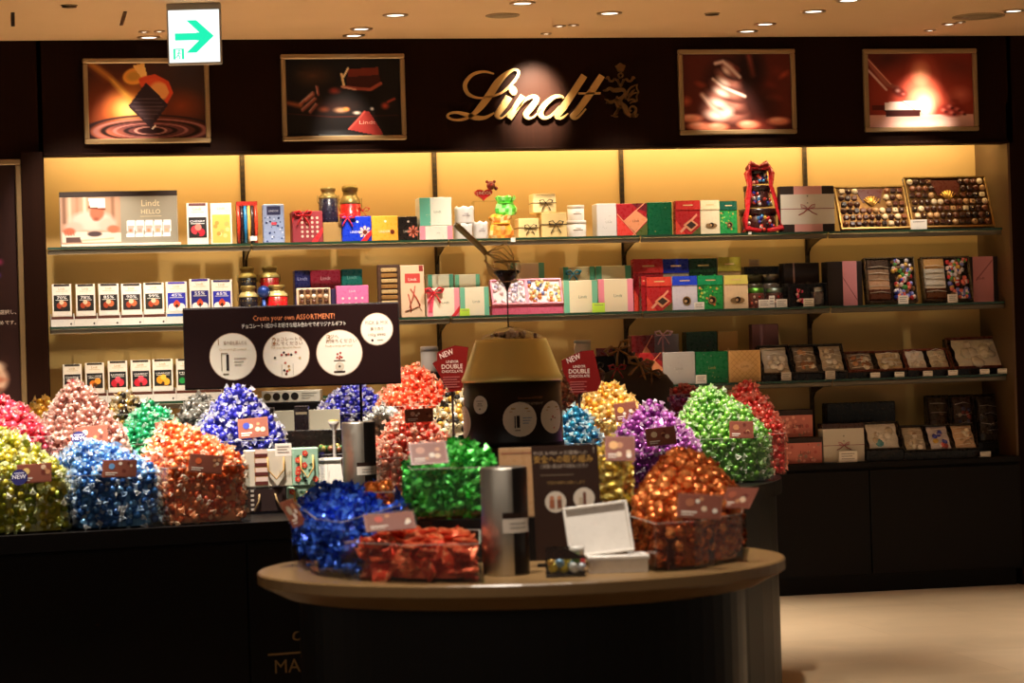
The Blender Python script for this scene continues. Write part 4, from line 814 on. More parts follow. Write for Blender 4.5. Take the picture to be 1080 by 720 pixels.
# tier of round boxes with ribbon
x, wd, h, z = place(1, 785, 822, 175, .12)
e = empty('tiered_gift', (x, .12 + wd / 2, z), 'three tier tower of clear boxes with dark lids and long red ribbon, top shelf', 'gift tower')
cc_ = ['E8B850', 'D84A3A', 'E8E0D8', '3A3AA0', 'F08A7A', 'C83030', '4A90C8', '2A2A2A']
rg = random.Random(11)
for (r, z0, z1) in ((.5, .0, .37), (.37, .39, .72), (.27, .74, .95)):
    r *= wd; z0 *= h; z1 *= h
    t_ = MB().lathe([(r * .98, z0 + .004), (r, z0 + .006), (r, z1 * .80 + z0 * .2)], '3A1614', 'gloss').build('clear_box', e)
    for k in range(26):
        a = -PI / 2 + rg.uniform(-1.3, 1.3); zz = z0 + (z1 - z0) * rg.uniform(.12, .70); c_ = rg.choice(cc_); sub(t_, 'wrapped_sweet', lambda m: m.ball((r * .97 * math.cos(a), r * .97 * math.sin(a), zz), .010, c_, 'ball', 7, 5))
    MB().lathe([(r * 1.05, z0 + (z1 - z0) * .76), (r * 1.06, z1 - .002), (r * 1.02, z1), (1e-6, z1)], '2A1210', 'gloss').build('lid', t_)
def rib(m):
    for s in (-1, 1):
        m.tube([(s * .01, -wd * .25, h * .97), (s * wd * .28, -wd * .25, h * .99), (s * wd * .34, -wd * .28, h * .90), (s * wd * .30, -wd * .30, h * .72), (s * wd * .40, -wd * .38, h * .5), (s * wd * .42, -wd * .42, h * .36), (s * wd * .52, -wd * .45, h * .2), (s * wd * .5, -wd * .5, h * .07), (s * wd * .1, -wd * .56, h * .03)], [.014, .022, .020, .014, .017, .014, .018, .026, .022], 'C8202A', 'gloss', 7, True, None, .5)
        m.tube([(s * wd * .4, -wd * .52, h * .1), (s * wd * .6, -wd * .5, h * .02)], [.012, .008], 'D8303A', 'gloss', 6, True, None, .5)
    m.tube([(-wd * .35, -wd * .2, h * .95), (-wd * .2, -wd * .2, h * 1.02), (0, -wd * .22, h * .98), (wd * .2, -wd * .2, h * 1.02), (wd * .35, -wd * .2, h * .95)], [.012, .026, .016, .026, .012], '8A1418', 'gloss', 8)
sub(e, 'ribbon', rib)
def bowbox(e, wd, h, d, stripe=True):
    def art(m):
        if stripe: m.rect(-wd * .25, wd * .27, 0.001, h - .001, -E, 'E8A8A0')
        m.rect(-wd / 2 + .001, wd / 2 - .001, h * .17, h * .82, -2 * E, 'D8D2C4'); m.rect(-wd / 2, wd / 2, h * .497, h * .512, -3 * E, '8A3440'); m.disc(0, h * .78, .004, -3 * E, '8A8478'); m.disc(0, h * .63, .0035, -3 * E, '8A8478')
    sub(e, 'printed_wrap', art)
    def cord(m):
        for s in (-1, 1):
            m.tube([(0, -.004, h * .5), (s * wd * .07, -.006, h * .58), (s * wd * .13, -.006, h * .60), (s * wd * .12, -.006, h * .53), (0, -.004, h * .5)], .0018, 'C05A6A', 'gloss', 5); m.tube([(0, -.004, h * .5), (s * wd * .08, -.005, h * .42), (s * wd * .17, -.004, h * .37)], .0022, '9A1E30', 'gloss', 5)
    sub(e, 'cord_bow', cord)
gift('gift_box', 1, 822.5, 879.5, 196, .11, .05, 'cream panel box with pink band, black corners and thin cord bow', col='2A1A14', draw=bowbox)
# tilted assortment trays
def assort(x0, x1, yt, ybot, Yf, row, label, seed, tilt=.42, kind='pralines', zb=None, name='chocolate_assortment', cat='chocolate box'):
    x, wd, h, z = place(row, x0, x1, yt, Yf, zb); L = h / math.cos(tilt); rg = random.Random(seed)
    e = empty(name, (x, Yf, z + .0085), label, cat)
    mw = Matrix.Rotation(-tilt, 4, 'X')                          # local: x across, z up the slope, y thickness
    def add(nm, fn, par=e):
        m = MB(); fn(m); q = MB(); q.mb(m, mw); return q.build(nm, par)
    add('tray', lambda m: (m.box(-wd / 2, wd / 2, .003, .02, 0.0, L, '4A2E1C', 'gloss', .002), m.box(-wd / 2, wd / 2, -.006, .003, 0, .008, 'C8A060', 'metal', .001), m.box(-wd / 2, wd / 2, -.006, .003, L - .008, L, '8A6A3A', 'metal', .001), m.box(-wd / 2, -wd / 2 + .008, -.006, .003, .008, L - .008, 'A8844A', 'metal', .001), m.box(wd / 2 - .008, wd / 2, -.006, .003, .008, L - .008, 'C8A060', 'metal', .001)))
    cols = ['3A1A10', '5A2A18', '7A4428', '2A1410', 'B88A5A', '6A3A24', 'E0C8A0', '4A2418', '3A1C12']
    step = .033; nx = int((wd - .02) / step); nz = int((L - .02) / step)
    for j in range(nz):
        for i in range(nx):
            cx = -wd / 2 + .012 + (i + .5 + .25 * (j % 2)) * (wd - .03) / nx; cz = .011 + (j + .5) * (L - .02) / nz
            if abs(cx) < wd * .17 and cz > L * .52: continue
            def one(m):
                c_ = rg.choice(cols); t_ = rg.random()
                if t_ < .6: m.mb(MB().lathe([(.0150, 0), (.0158, .005), (.0125, .012), (1e-5, .0135)], c_, 'gloss', n=14), Matrix.Translation((cx, .002, cz)) @ Matrix.Rotation(PI / 2, 4, 'X'))
                else: m.box(cx - .0135, cx + .0135, -.010, .003, cz - .012, cz + .012, c_, 'gloss', .004)
                if rg.random() < .5: m.mb(MB().lathe([(.004, 0), (.003, .002), (1e-5, .003)], rg.choice(['F0D8A0', 'E8E0D0', '2A1008']), 'gloss', n=8), Matrix.Translation((cx, -.0095, cz)) @ Matrix.Rotation(PI / 2, 4, 'X'))
            add('praline', one)
    def fan(m):
        for k in range(7):
            a = PI / 2 + (k - 3) * .27; m.tube([(0, -.003, L * .52), (.055 * math.cos(a) * 1.0, -.006, L * .52 + .055 * math.sin(a))], [.003, .006], ['D8A850', 'F0C870'][k % 2], 'metal', 6, True, None, .5)
        m.slab([(-wd * .2, L * .93), (wd * .2, L * .93), (wd * .12, L * .62), (-wd * .12, L * .62)], -.001, .003, '5A2618', 'gloss')
    add('gold_foil_fan', fan)
    add('liner', lambda m: m.rect(-wd / 2 + .008, wd / 2 - .008, .008, L - .008, .0025, '6E4E2A', 'metal'))
    return e
assort(886, 960, 197, 240, .12, 1, 'tilted tray of assorted pralines with gold fan, smaller of the two', 21)
assort(961, 1048, 186.5, 238, .11, 1, 'large tilted tray of assorted pralines at the right end of the top shelf', 22)
p = atY(968, 239, .095); price_tag(p.x, SZ[0], .082, .085, .048, 'white price tag in front of the two praline trays, top shelf', lines=1)
p = atY(540.5, 250, .08); price_tag(p.x, SZ[0] - .02, .066, .022, .020, 'tiny white price tag hanging on the top shelf edge under the yellow gift', lines=1)
p = atY(790, 247, .08); price_tag(p.x, SZ[0] - .008, .066, .016, .012, 'tiny white price tag on the shelf edge below the red ribbon tower', lines=1)

# --- middle shelf
for (x0, x1, yt, b_, bc, lb) in ((251, 272, 281, .26, '1A1620', 'black milk churn tin with cream shoulders, back row, middle shelf'), (274, 296, 280.5, .26, 'A81820', 'red milk churn tin with cream shoulders, back row, middle shelf')):
    zc_ = atY(x0, 318.5, b_ + .0).z; churn(x0, x1, yt, 2, zc_, bc, 'C8B070', lb, b_, 'E4D690')
    xx, ww = place(2, x0, x1, yt, b_)[:2]; tag(MB().box(-ww * .46, ww * .46, 0, ww * .9, 0, zc_ - SZ[1], '9A7842', 'matte', .002).rect(-ww * .4, ww * .4, .01, .012, -.0005, '7A5A30').build('plinth_box', None, (xx, b_, SZ[1])), 'brown plinth box under the ' + lb.split(' with')[0], 'plinth')
for (x0, x1, yt, b_, bc, lb) in ((251.5, 273.5, 301, .115, '17141C', 'black milk churn tin with cream shoulders, front row behind the hanging sign'), (280.5, 305, 300, .115, 'C01A1C', 'red milk churn tin with cream shoulders, front row behind the hanging sign')):
    churn(x0, x1, yt, 2, None, bc, 'C8B070', lb, b_, 'E4D690')
x, wd, h, z = place(2, 272, 285, 301, .15); o = MB().ball((0, 0, h - .03), .030, '26408A', 'foil', 12, 8).tube([(0, 0, 0), (0, 0, h - .055)], [.02, .008], '2A4A90', 'foil').build('foil_ornament', None, (x - .004, .15 - .01, z)); tag(o, 'round dark blue foil ornament between black and red churns', 'ornament')
gb = 'coloured praline gift boxes'
mot = lambda c='D8C0C0': (lambda e, wd, h, d: sub(e, 'printed_front', lambda m: (m.text('Lindt', 0, h * .80, -E, h * .10, c), dots(m, wd, h, -.3, .3, .12, .62, 4, 4, .006, c))))
gift('gift_box', 2, 310.5, 327, 285, .24, .08, 'navy praline gift box, back row of the middle shelf', group=gb, col='25265E', mat='gloss', draw=mot('9A9AD0'))
gift('gift_box', 2, 327.3, 359, 284.5, .23, .08, 'maroon praline gift box with silver motifs, back row of the middle shelf', group=gb, col='8E2438', mat='gloss', draw=mot('E0B0B8'))
gift('gift_box', 2, 360, 382, 283.5, .24, .08, 'teal praline gift box, back row of the middle shelf', group=gb, col='1E8078', mat='gloss', draw=mot('7AC8B8'))
x, wd, h, z = place(2, 313, 348.5, 303.5, .115)
def openb(e, wd, h, d):
    sub(e, 'liner', lambda m: m.rect(-wd * .46, wd * .46, h * .05, h * .95, -E, '8A6A48'))
    for i in range(5):
        for j in range(6): sub(e, 'praline', lambda m: m.mb(MB().lathe([(.0105, 0), (.011, .004), (.006, .010), (1e-5, .011)], ['F0E0D0', '5A3020', 'C89870', '3A1C12'][(i * 2 + j * 3) % 4], 'gloss', n=10), Matrix.Translation((wd * (-.36 + .18 * i), -.001, h * (.1 + .16 * j))) @ Matrix.Rotation(PI / 2, 4, 'X')))
gift('gift_box', 2, 313, 348.5, 303.5, .115, .03, 'open cream box showing rows of white and dark pralines', group=None, col='E8D4B8', draw=openb)
gift('gift_box', 2, 349, 354, 304.5, .12, .06, 'narrow dark purple box between the open box and the pink box', col='2A1A4A')
gift('gift_box', 2, 354.5, 388.5, 301, .11, .07, 'bright pink praline gift box, front row of the middle shelf', group=gb, col='F07AB8', mat='gloss', draw=mot('FCE0EC'))
def ladder(e, wd, h, d):
    sub(e, 'clear_sleeve', lambda m: m.rect(-wd * .48, wd * .48, h * .02, h * .98, -.012, 'FFFFFF', 'film'))
    for k in range(9): sub(e, 'gold_bar', lambda m: m.box(-wd * .36, wd * .36, -.009, -.001, h * (.05 + .102 * k), h * (.05 + .102 * k) + h * .07, ['E8C890', 'B88A50'][k % 2], 'foil', .003))
gift('sweets_box', 2, 398, 421.5, 279, .12, .03, 'brown box of stacked gold foil bars with clear front, middle shelf', col='4A3020', draw=ladder)
def ribbonprint(e, wd, h, d):
    def art(m):
        m.rect(-wd * .32, wd * .32, h * .66, h * .84, -E, 'B83A34'); m.text('Lindt', 0, h * .70, -2 * E, h * .08, 'F4E0D0'); m.rect(wd * .28, wd * .45, h * .88, h * .99, -E, '8A2420')
        for p, q in (((-.35, .12), (.3, .22)), ((.3, .22), (-.1, .55)), ((-.1, .55), (.35, .12)), ((.1, .6), (-.15, .2)), ((-.2, .45), (-.1, .1))):
            m.tube([(p[0] * wd, -.002, p[1] * h), ((p[0] + q[0]) / 2 * wd + .004, -.003, (p[1] + q[1]) / 2 * h), (q[0] * wd, -.002, q[1] * h)], .003, 'A8422E', 'matte', 5, True, None, .3)
    sub(e, 'printed_front', art)
gift('gift_box', 2, 422, 447, 279.5, .12, .03, 'tall beige gift box with red label and red ribbon drawing', col='D8B898', draw=ribbonprint)
mg = 'cream and coloured band gift boxes'
gift('gift_box', 2, 451, 478, 289, .25, .08, 'cream gift box with dark mint bands, back row left of the middle bay', group=mg, col='D8D2BC', draw=banded('4E9A80'))
gift('gift_box', 2, 479.5, 506, 289, .25, .08, 'cream gift box with right mint band, back row beside the stream of chocolate', group=mg, col='D8CFB4', draw=banded('6FB898'))
e = gift('gift_box', 2, 450, 484.5, 303.5, .11, .09, 'cream gift box with pink bands and big red bow', group=mg, col='E8DFC8', draw=banded('EC94A4'))
sub(e, 'ribbon', lambda m: (bow(m, -.045, .115, .042, 'E02A38', k=1.6), m.poly([(.035, 0), (.055, 0), (.077, .025), (.077, .05)], -.003, 'D8303A', 'gloss'), m.poly([(-.072, .02), (-.055, .02), (-.04, .11), (-.055, .11)], -.003, 'E0506A', 'gloss')))
gift('gift_box', 2, 484.8, 515.5, 302.5, .11, .09, 'cream gift box with mint bands and a green sticker at its lower left', group=mg, col='EAE2C8', draw=banded('6DB89A'))
p = atY(490, 330, .10); price_tag(p.x, SZ[1], .096, .048, .034, 'lime green sticker card before the left mint band box', 'lime green sticker cards', lines=1, col='B8E040')
gift('gift_box', 2, 538, 574, 277, .30, .08, 'wide cream gift box with mint edge, back row behind the pink open boxes', group=mg, col='D0BC94', draw=banded('5A9A7C'))
def pinkopen(x0, x1, yt, lb, seed, inside):
    x, wd, h, z = place(2, x0, x1, yt, .12); e = empty('open_gift_box', (x, .115, z), lb, 'gift box', 'open pink gift boxes'); tilt = .38; mw = Matrix.Translation((0, .0, .045)) @ Matrix.Rotation(-tilt, 4, 'X')
    L = (h - .045) / math.cos(tilt); rg = random.Random(seed)
    m = MB(); m.box(-wd / 2, wd / 2, 0, .10, 0, .045, 'D0607C', 'gloss', .002); m.build('box_body', e)
    m = MB(); m.box(-wd / 2, wd / 2, 0, .03, 0, L, 'E8809C', 'gloss', .002)
    for a in ((-wd / 2, wd / 2, 0, .008), (-wd / 2, wd / 2, L - .008, L), (-wd / 2, -wd / 2 + .008, .008, L - .008), (wd / 2 - .008, wd / 2, .008, L - .008)): m.box(a[0], a[1], -.012, 0, a[2], a[3], 'F0A0B4', 'gloss', .001)
    m.rect(-wd / 2 + .008, wd / 2 - .008, .008, L - .008, -.0008, 'EFE4E2'); q = MB(); q.mb(m, mw); q.build('tilted_tray', e)
    for k in range(46):
        m = MB(); c_ = rg.choice(inside); cx, cz = rg.uniform(-.42, .42) * wd, rg.uniform(.1, .9) * L; m.ball((cx, -.004, cz), .0105, c_, 'ball', 8, 5); q = MB(); q.mb(m, mw); q.build('wrapped_sweet', e)
pinkopen(518, 556, 295, 'open pink gift box behind the chocolate stream, white sweets inside', 3, ['F4E8E8', 'E8E0F0', 'F0D0D8', 'C8C0D8']); pinkopen(555.5, 593, 294, 'open pink gift box with gold and blue sweets, right of the stream', 5, ['E8C060', 'F0E0A0', '7A8AC8', 'D8884A', 'F0EBD8'])
gift('gift_box', 2, 593.5, 627.5, 281, .27, .08, 'cream gift box with mint edges and blue ribbon, back row', group=mg, col='BEA87C', draw=lambda e, wd, h, d: (banded('4A9A80')(e, wd, h, d), sub(e, 'ribbon', lambda m: bow(m, -wd * .2, h * .85, .035, '3A8AA0', k=1.8))))
gift('gift_box', 2, 628, 665.5, 280, .27, .08, 'cream gift box with mint left corner and right edge, back row', group=mg, col='D4C8A0', draw=banded('52A084'))
gift('gift_box', 2, 594, 630, 295.5, .11, .09, 'large cream gift box with mint bands, front row of the middle shelf', group=mg, col='EBDFBC', draw=banded('74BC9C'))
gift('gift_box', 2, 630.5, 667.5, 294, .11, .09, 'large cream gift box with pink bands, front row of the middle shelf', group=mg, col='EBDDBC', draw=banded('F090A4'))
p = atY(631, 330, .10); price_tag(p.x, SZ[1], .09, .062, .045, 'lime green sticker card between large mint and pink band boxes', 'lime green sticker cards', lines=1, col='B8E040')
pg = 'gift pouches'
pouch(2, 667.5, 699, 273, .25, 'red geometric gift pouch, back row of the middle shelf', 'A02028', 'C83030', None, redart, pg)
pouch(2, 698.5, 726, 273, .26, 'gift pouch with royal blue flap, back row of the middle shelf', 'A89880', '1A2AA0', None, None, pg)
pouch(2, 726.5, 756, 272.5, .26, 'dark green gift pouch with olive print, back row of the middle shelf', '123A22', '1A4028', None, greenart, pg)
pouch(2, 756.5, 781, 271, .25, 'olive yellow gift pouch, back row of the middle shelf', 'B08A60', 'B8A840', None, None, pg)
pouch(2, 676, 681, 291, .14, 'narrow red gift pouch seen edge-on beside the front red one', 'B02028', 'C83030', None, None, pg)
pouch(2, 681.5, 708, 292, .11, 'red geometric gift pouch with diamond window, front row', 'B8282C', 'E04A3A', None, redart, pg)
pouch(2, 708.5, 735, 291, .11, 'pale lilac gift pouch with bright blue flap and round window', 'D8D4E4', '2A4AE0', 'round', None, pg)
pouch(2, 735.5, 762, 290.5, .11, 'green floral gift pouch with round window, front row', '2A9848', '1E9A5E', 'round', greenart, pg)
pouch(2, 763, 788.5, 290, .11, 'cream gift pouch with yellow flap and wide window, front row', 'F0D4AC', 'E4DA70', 'wide', None, pg)
p = atY(737, 325, .10); price_tag(p.x, SZ[1], .09, .05, .036, 'white price tag between blue and green pouches, middle shelf')
# dark boxes with jars
def jarbox(x0, x1, yt, Yf, lb, jars, dep=.07, sweets=None):
    def dr(e, wd, h, d):
        sub(e, 'window_frame', lambda m: [m.box(*a, '1A0F0C', 'gloss', .001) for a in ((-wd / 2, wd / 2, -.03, 0, 0, .006), (-wd / 2, wd / 2, -.03, 0, h - .006, h), (-wd / 2, -wd / 2 + .006, -.03, 0, .006, h - .006), (wd / 2 - .006, wd / 2, -.03, 0, .006, h - .006))])
        for cx, c1, c2 in jars:
            r = h * .26
            g_ = MB().lathe([(r * .85, .008), (r, h * .12), (r, h * .55), (r * .8, h * .62)], c1, 'gloss', cx * wd, -.012 - 0 * r, n=14).build('jar', e); MB().lathe([(r * .95, h * .62), (r * .97, h * .80), (1e-5, h * .82)], c2, 'metal', cx * wd, -.012, n=14).build('lid', g_)
        if sweets:
            rg = random.Random(4)
            for k in range(16): sub(e, 'flower_sweet', lambda m: m.ball((wd * sweets + rg.uniform(-.018, .018), -.02, h * rg.uniform(.2, .75)), .008, rg.choice(['F06A5A', 'F8B0A0', 'E84A6A', 'F0D0C0', '3A2020']), 'ball', 7, 5))
    return gift('window_gift_box', 2, x0, x1, yt, Yf, dep, lb, 'gift box', None, None, '120A08', 'gloss', dr, .002)
jarbox(783, 820, 281, .28, 'black box with two dim jars, back row of the middle shelf', [(-.22, '3A3424', '4A4838'), (.22, '4A423A', '6A625A')])
jarbox(829, 870, 298.5, .14, 'black window box with pink sweets and a silver-lidded jar', [(.28, '6A6464', '9A9C98')], sweets=-.18)
gift('gift_box', 2, 826, 864, 277, .25, .08, 'dark brown gift box with a thin pale vertical stripe', col='221210', draw=lambda e, wd, h, d: sub(e, 'ribbon', lambda m: m.box(-wd * .24, -wd * .19, -.001, d + .001, 0, h + .001, '9A7A74', 'gloss')))
for x0, x1, lid, c1, lb in ((790, 808, '6AAA4A', '6A3A30', 'small sweets jar with green-tinted lid, middle shelf'), (810, 828, '8A9A90', '4A2A28', 'small sweets jar with silver lid beside the black window box')):
    x, wd, h, z = place(2, x0, x1, 303.5, .12); r = wd / 2; e = empty('sweets_jar', (x, .12 + r, z), lb, 'jar', 'small sweets jars')
    MB().lathe([(r * .85, 0), (r * .97, .004), (r, .01), (r, h * .70), (r * .9, h * .78)], c1, 'gloss', n=18).build('jar_body', e); MB().lathe([(r * .98, h * .76), (r, h * .80), (r * .98, h), (1e-5, h)], lid, 'metal', n=18).build('lid', e)
    [sub(e, 'wrapped_sweet', lambda m: m.ball((r * .98 * math.sin(a), -r * .98 * math.cos(a), h * zz), .007, c_, 'ball', 7, 5)) for a, zz, c_ in ((-.7, .25, 'E8785A'), (-.2, .3, 'F0C0A8'), (.3, .22, 'C83A3A'), (.7, .35, 'E8A070'), (-.4, .55, 'D8C8B8'), (.2, .55, 'B83030'))]
for px_, py_, w_, h_, lb in ((805.5, 322, .056, .040, 'white price tag before the green-lidded jar'), (824, 322, .056, .040, 'white price tag before the silver-lidded jar'), (852.5, 320, .054, .040, 'white price tag before the black window box'), (814.5, 322, .03, .058, 'narrow upright white price tag between the two jars')):
    p = atY(px_, py_, .10); price_tag(p.x, SZ[1], .094 if w_ > .04 else .104, w_, h_, lb)
x, wd, h, z = place(2, 792.5, 804.5, 272, .25); zt_ = place(2, 783, 820, 281, .28); price_tag(x, zt_[3] + zt_[2], .30, .055, .037, 'small tan card standing on the black jar box', col='B89A78')
gift('gift_box', 2, 872, 909, 275.5, .13, .09, 'tall dark brown gift box with a wide pink ribbon band', col='1E0F0C', draw=lambda e, wd, h, d: sub(e, 'pink_band', lambda m: (m.box(-wd * .06, wd * .34, -.002, d + .001, 0, h + .001, 'D8929C', 'matte'), m.poly([(-wd * .06, h * .62), (wd * .34, h * .1), (wd * .34, h * .13), (-wd * .06, h * .65)], -.0028, '8A4A54'))))
def clearbox(x0, x1, yt, lb, seed, left):
    x, wd, h, z = place(2, x0, x1, yt, .11); e = empty('clear_gift_box', (x, .11, z + .0065), lb, 'gift box', 'clear fronted gift boxes'); tilt = .2; mw = Matrix.Rotation(-tilt, 4, 'X'); rg = random.Random(seed); L = h / math.cos(tilt)
    def add(nm, fn): m = MB(); fn(m); q = MB(); q.mb(m, mw); return q.build(nm, e)
    add('tray', lambda m: (m.box(-wd / 2, wd / 2, .0, .03, 0, L, '1A0F0C', 'gloss', .002), m.box(-wd / 2, wd / 2, -.02, 0, 0, .01, '2A1A12', 'gloss', .001), m.box(-wd / 2, -wd / 2 + .006, -.02, 0, .01, L, '5A4A34', 'gloss', .001), m.box(wd / 2 - .006, wd / 2, -.02, 0, .01, L, '6A5A40', 'gloss', .001), m.box(-wd / 2, wd / 2, -.02, 0, L - .006, L, '6A5A40', 'gloss', .001)))
    def bag(m):
        for k in range(4):
            z0 = L * (.06 + .22 * k); m.box(-wd * .45, -wd * .02, -.014 + .001 * k, -.001, z0, z0 + L * .25, left[k], 'gloss', .005)
        for k in range(5): m.tube([(-wd * .44, -.016, L * (.22 + .14 * k)), (-wd * .22, -.019, L * (.24 + .14 * k)), (-wd * .03, -.016, L * (.21 + .14 * k))], .0035, 'D8CFC0', 'gloss', 5, True, None, .5)
    add('bagged_cookies', bag)
    for k in range(80):
        cx, cz = rg.uniform(.04, .44) * wd, rg.uniform(.07, .93) * L; add('wrapped_truffle', lambda m: m.ball((cx, -.008, cz), .012, rg.choice(['E8E0E8', 'F07A6A', 'D83A3A', '3A44B0', 'E8B850', '5AA050', 'F4D8D0', '8A90D8', '7A5A3A']), 'ball', 8, 5))
    add('clear_lid', lambda m: m.rect(-wd * .49, wd * .49, .003, L - .003, -.0215, 'FFFFFF', 'film'))
clearbox(913, 966, 273, 'clear fronted gift box of cookies and colourful truffles, left of two', 8, ['5A2A18', 'C8A080', '9A7A60', '4A3A30']); clearbox(973, 1024, 272, 'clear fronted gift box with pale cookies and truffles, right of two', 9, ['5A3018', 'D8D0C0', 'C0B8A8', 'C89A60'])
for px_, lb in ((952, 'white price tag before the left clear gift box'), (1004, 'white price tag before the right clear gift box')):
    p = atY(px_, 318, .095); price_tag(p.x, SZ[1], .085, .052, .042, lb)
gift('gift_box', 2, 1021, 1058, 270.5, .17, .08, 'dark brown gift box with wide pink band at the right end, middle shelf', col='22130F', draw=lambda e, wd, h, d: sub(e, 'pink_band', lambda m: (m.box(-wd * .38, wd * .20, -.002, d + .001, 0, h + .001, 'D08A92', 'matte'), m.poly([(-wd * .3, h * .5), (wd * .18, h * .94), (wd * .18, h * .90), (-wd * .3, h * .46)], -.0028, '9A5A64'), m.text('Lindt', -wd * .16, h * .5, -.0028, .02, '8A4A54'))))

# --- lower shelf, right half
gift('gift_box', 3, 666, 690, 353.5, .24, .08, 'red geometric gift box, back row of the lower shelf', col='7A1A1E', mat='gloss', draw=diamond)
e = gift('gift_box', 3, 689, 716, 352, .25, .08, 'grey lilac gift box with pink bow, back row of the lower shelf', col='8A8494', draw=None)
sub(e, 'ribbon', lambda m: (bow(m, -.018, .24, .04, 'E8B8C4', k=1.8), m.box(-.023, -.013, -.002, .08, 0, .24, 'D8A8B4', 'gloss')))
gift('gift_box', 3, 723.5, 756.5, 349.5, .25, .08, 'dark green gift box with red and gold flecks, back row of the lower shelf', col='10402A', mat='gloss', draw=specks(['B83A30', 'C8B060', '2A7A48'], 24, 6))
def lattice(e, wd, h, d):
    def art(m):
        n = 6
        for k in range(-n, n + 1):
            for s in (-1, 1):
                a = (k / n * wd, 0); b2 = (k / n * wd + s * h, h)
                pts = [];
                for q in range(13):
                    t = q / 12; x = a[0] + (b2[0] - a[0]) * t; z = h * t
                    if abs(x) < wd * .47: pts.append((x, z))
                if len(pts) > 1: p, q = pts[0], pts[-1]; m.poly([(p[0] - .0012, p[1]), (p[0] + .0012, p[1]), (q[0] + .0012, q[1]), (q[0] - .0012, q[1])], -E, 'B8864A')
        m.poly([(-wd * .28, h * .5), (0, h * .68), (wd * .28, h * .5), (0, h * .32)], -2 * E, 'DCB47C'); m.text('Lindt', 0, h * .46, -3 * E, h * .12, '9A6A34')
    sub(e, 'printed_front', art)
gift('gift_box', 3, 757, 778, 349, .25, .08, 'gold lattice gift box, back row of the lower shelf', col='B89256', draw=lattice)
gift('gift_box', 3, 793, 821, 341.5, .28, .06, 'plain mauve box standing tall at the back of the lower shelf', col='8A5A5C')
gift('gift_box', 3, 674, 698.5, 372, .12, .08, 'red geometric gift box, front row of the lower shelf', col='B0262A', mat='gloss', draw=diamond)
gift('gift_box', 3, 699, 733, 371, .11, .08, 'silver grey gift box with embossed centre, front row of the lower shelf', col='B8B6B4', draw=specks(['CFCDC8', 'A09E9C'], 40, 7, 'Lindt', '8A8884'))
gift('gift_box', 3, 733.5, 767.5, 370.5, .11, .08, 'green gift box with pink petals, front row of the lower shelf', col='12703E', mat='gloss', draw=specks(['E89AA0', 'C8A860'], 14, 8, 'Lindt', 'B8A060'))
gift('gift_box', 3, 768, 802, 369, .11, .08, 'gold lattice gift box with centre plaque, front row of the lower shelf', col='D8AE70', draw=lattice)
p = atY(739, 404, .10); price_tag(p.x, SZ[2], .09, .054, .042, 'white price tag between silver and green boxes, lower shelf')
def snackbox(row, x0, x1, yt, Yf, lb, packs, seed, tilt=.55, rim='1A100D', zb=None, dep_h=.03, cat='snack tray', grp=None):
    x, wd, h, z = place(row, x0, x1, yt, Yf, zb); e = empty('snack_tray', (x, Yf, z), lb, cat, grp); rg = random.Random(seed)
    L = (h - dep_h) / math.cos(tilt); mw = Matrix.Translation((0, 0, dep_h)) @ Matrix.Rotation(-tilt, 4, 'X')
    m = MB(); dd = L * math.sin(tilt)
    vs = [(s * wd / 2, 0, 0) for s in (-1, 1)] + [(s * wd / 2, dd + .02, 0) for s in (-1, 1)] + [(s * wd / 2, 0, dep_h) for s in (-1, 1)] + [(s * wd / 2, dd + .02, h) for s in (-1, 1)]
    m.add(vs, [(0, 2, 3, 1), (4, 5, 7, 6), (0, 1, 5, 4), (2, 6, 7, 3), (0, 4, 6, 2), (1, 3, 7, 5)], '160D0B', 'gloss'); 
    q = MB()
    for a in ((-wd / 2, wd / 2, 0, .006), (-wd / 2, -wd / 2 + .005, .006, L), (wd / 2 - .005, wd / 2, .006, L), (-wd / 2, wd / 2, L - .006, L)): q.box(a[0], a[1], -.014, .001, a[2], a[3], rim, 'gloss', .001)
    m.mb(q, mw); m.build('tray_body', e)
    n = len(packs)
    for i, cols in enumerate(packs):
        cx = -wd / 2 + wd * (i + .5) / n; pw = wd / n * .80; 
        b3 = MB(); nu, nv = 12, 12; vs = []; fs = []; ph = rg.uniform(0, 6)
        for j in range(nv + 1):
            for k in range(nu + 1):
                u, v = k / nu, j / nv; ed = min(u, 1 - u, v, 1 - v) * 2; b_ = .018 * min(1, ed * 1.5) ** .7 * (.85 + .15 * math.sin(9 * u + ph) * math.cos(11 * v + ph)); vs.append((cx + (u - .5) * pw * (1 + .03 * math.sin(14 * v + ph)), -.002 - b_, L * (.05 + .90 * v)))
        for j in range(nv):
            for k in range(nu): fs.append((j * (nu + 1) + k, j * (nu + 1) + k + 1, (j + 1) * (nu + 1) + k + 1, (j + 1) * (nu + 1) + k))
        b3.add(vs, fs, cols[0], 'gloss', True)
        for q_ in range(11):
            u, v = rg.uniform(.2, .8), rg.uniform(.12, .72); b3.mb(MB().ball((0, 0, 0), pw * rg.uniform(.09, .15), rg.choice(cols[1:] or cols), 'gloss', 9, 6, .5), Matrix.Translation((cx + (u - .5) * pw, -.016, L * v)) @ Matrix.Rotation(PI / 2 + rg.uniform(-.4, .4), 4, 'X') @ Matrix.Rotation(rg.uniform(-.4, .4), 4, 'Y'))
        for q_ in range(4):
            v = .2 + .2 * q_ + rg.uniform(-.05, .05); b3.tube([(cx - pw * .44, -.012, L * v), (cx + rg.uniform(-.1, .1) * pw, -.025, L * (v + rg.uniform(-.05, .05))), (cx + pw * .44, -.012, L * (v + rg.uniform(-.04, .04)))], .0016, 'F0ECE4', 'gloss', 5, True, None, .6)  # whitish tubes draw highlights onto the crinkles of the bag
        q = MB(); q.mb(b3, mw); q.build('snack_bag', e)
    return e
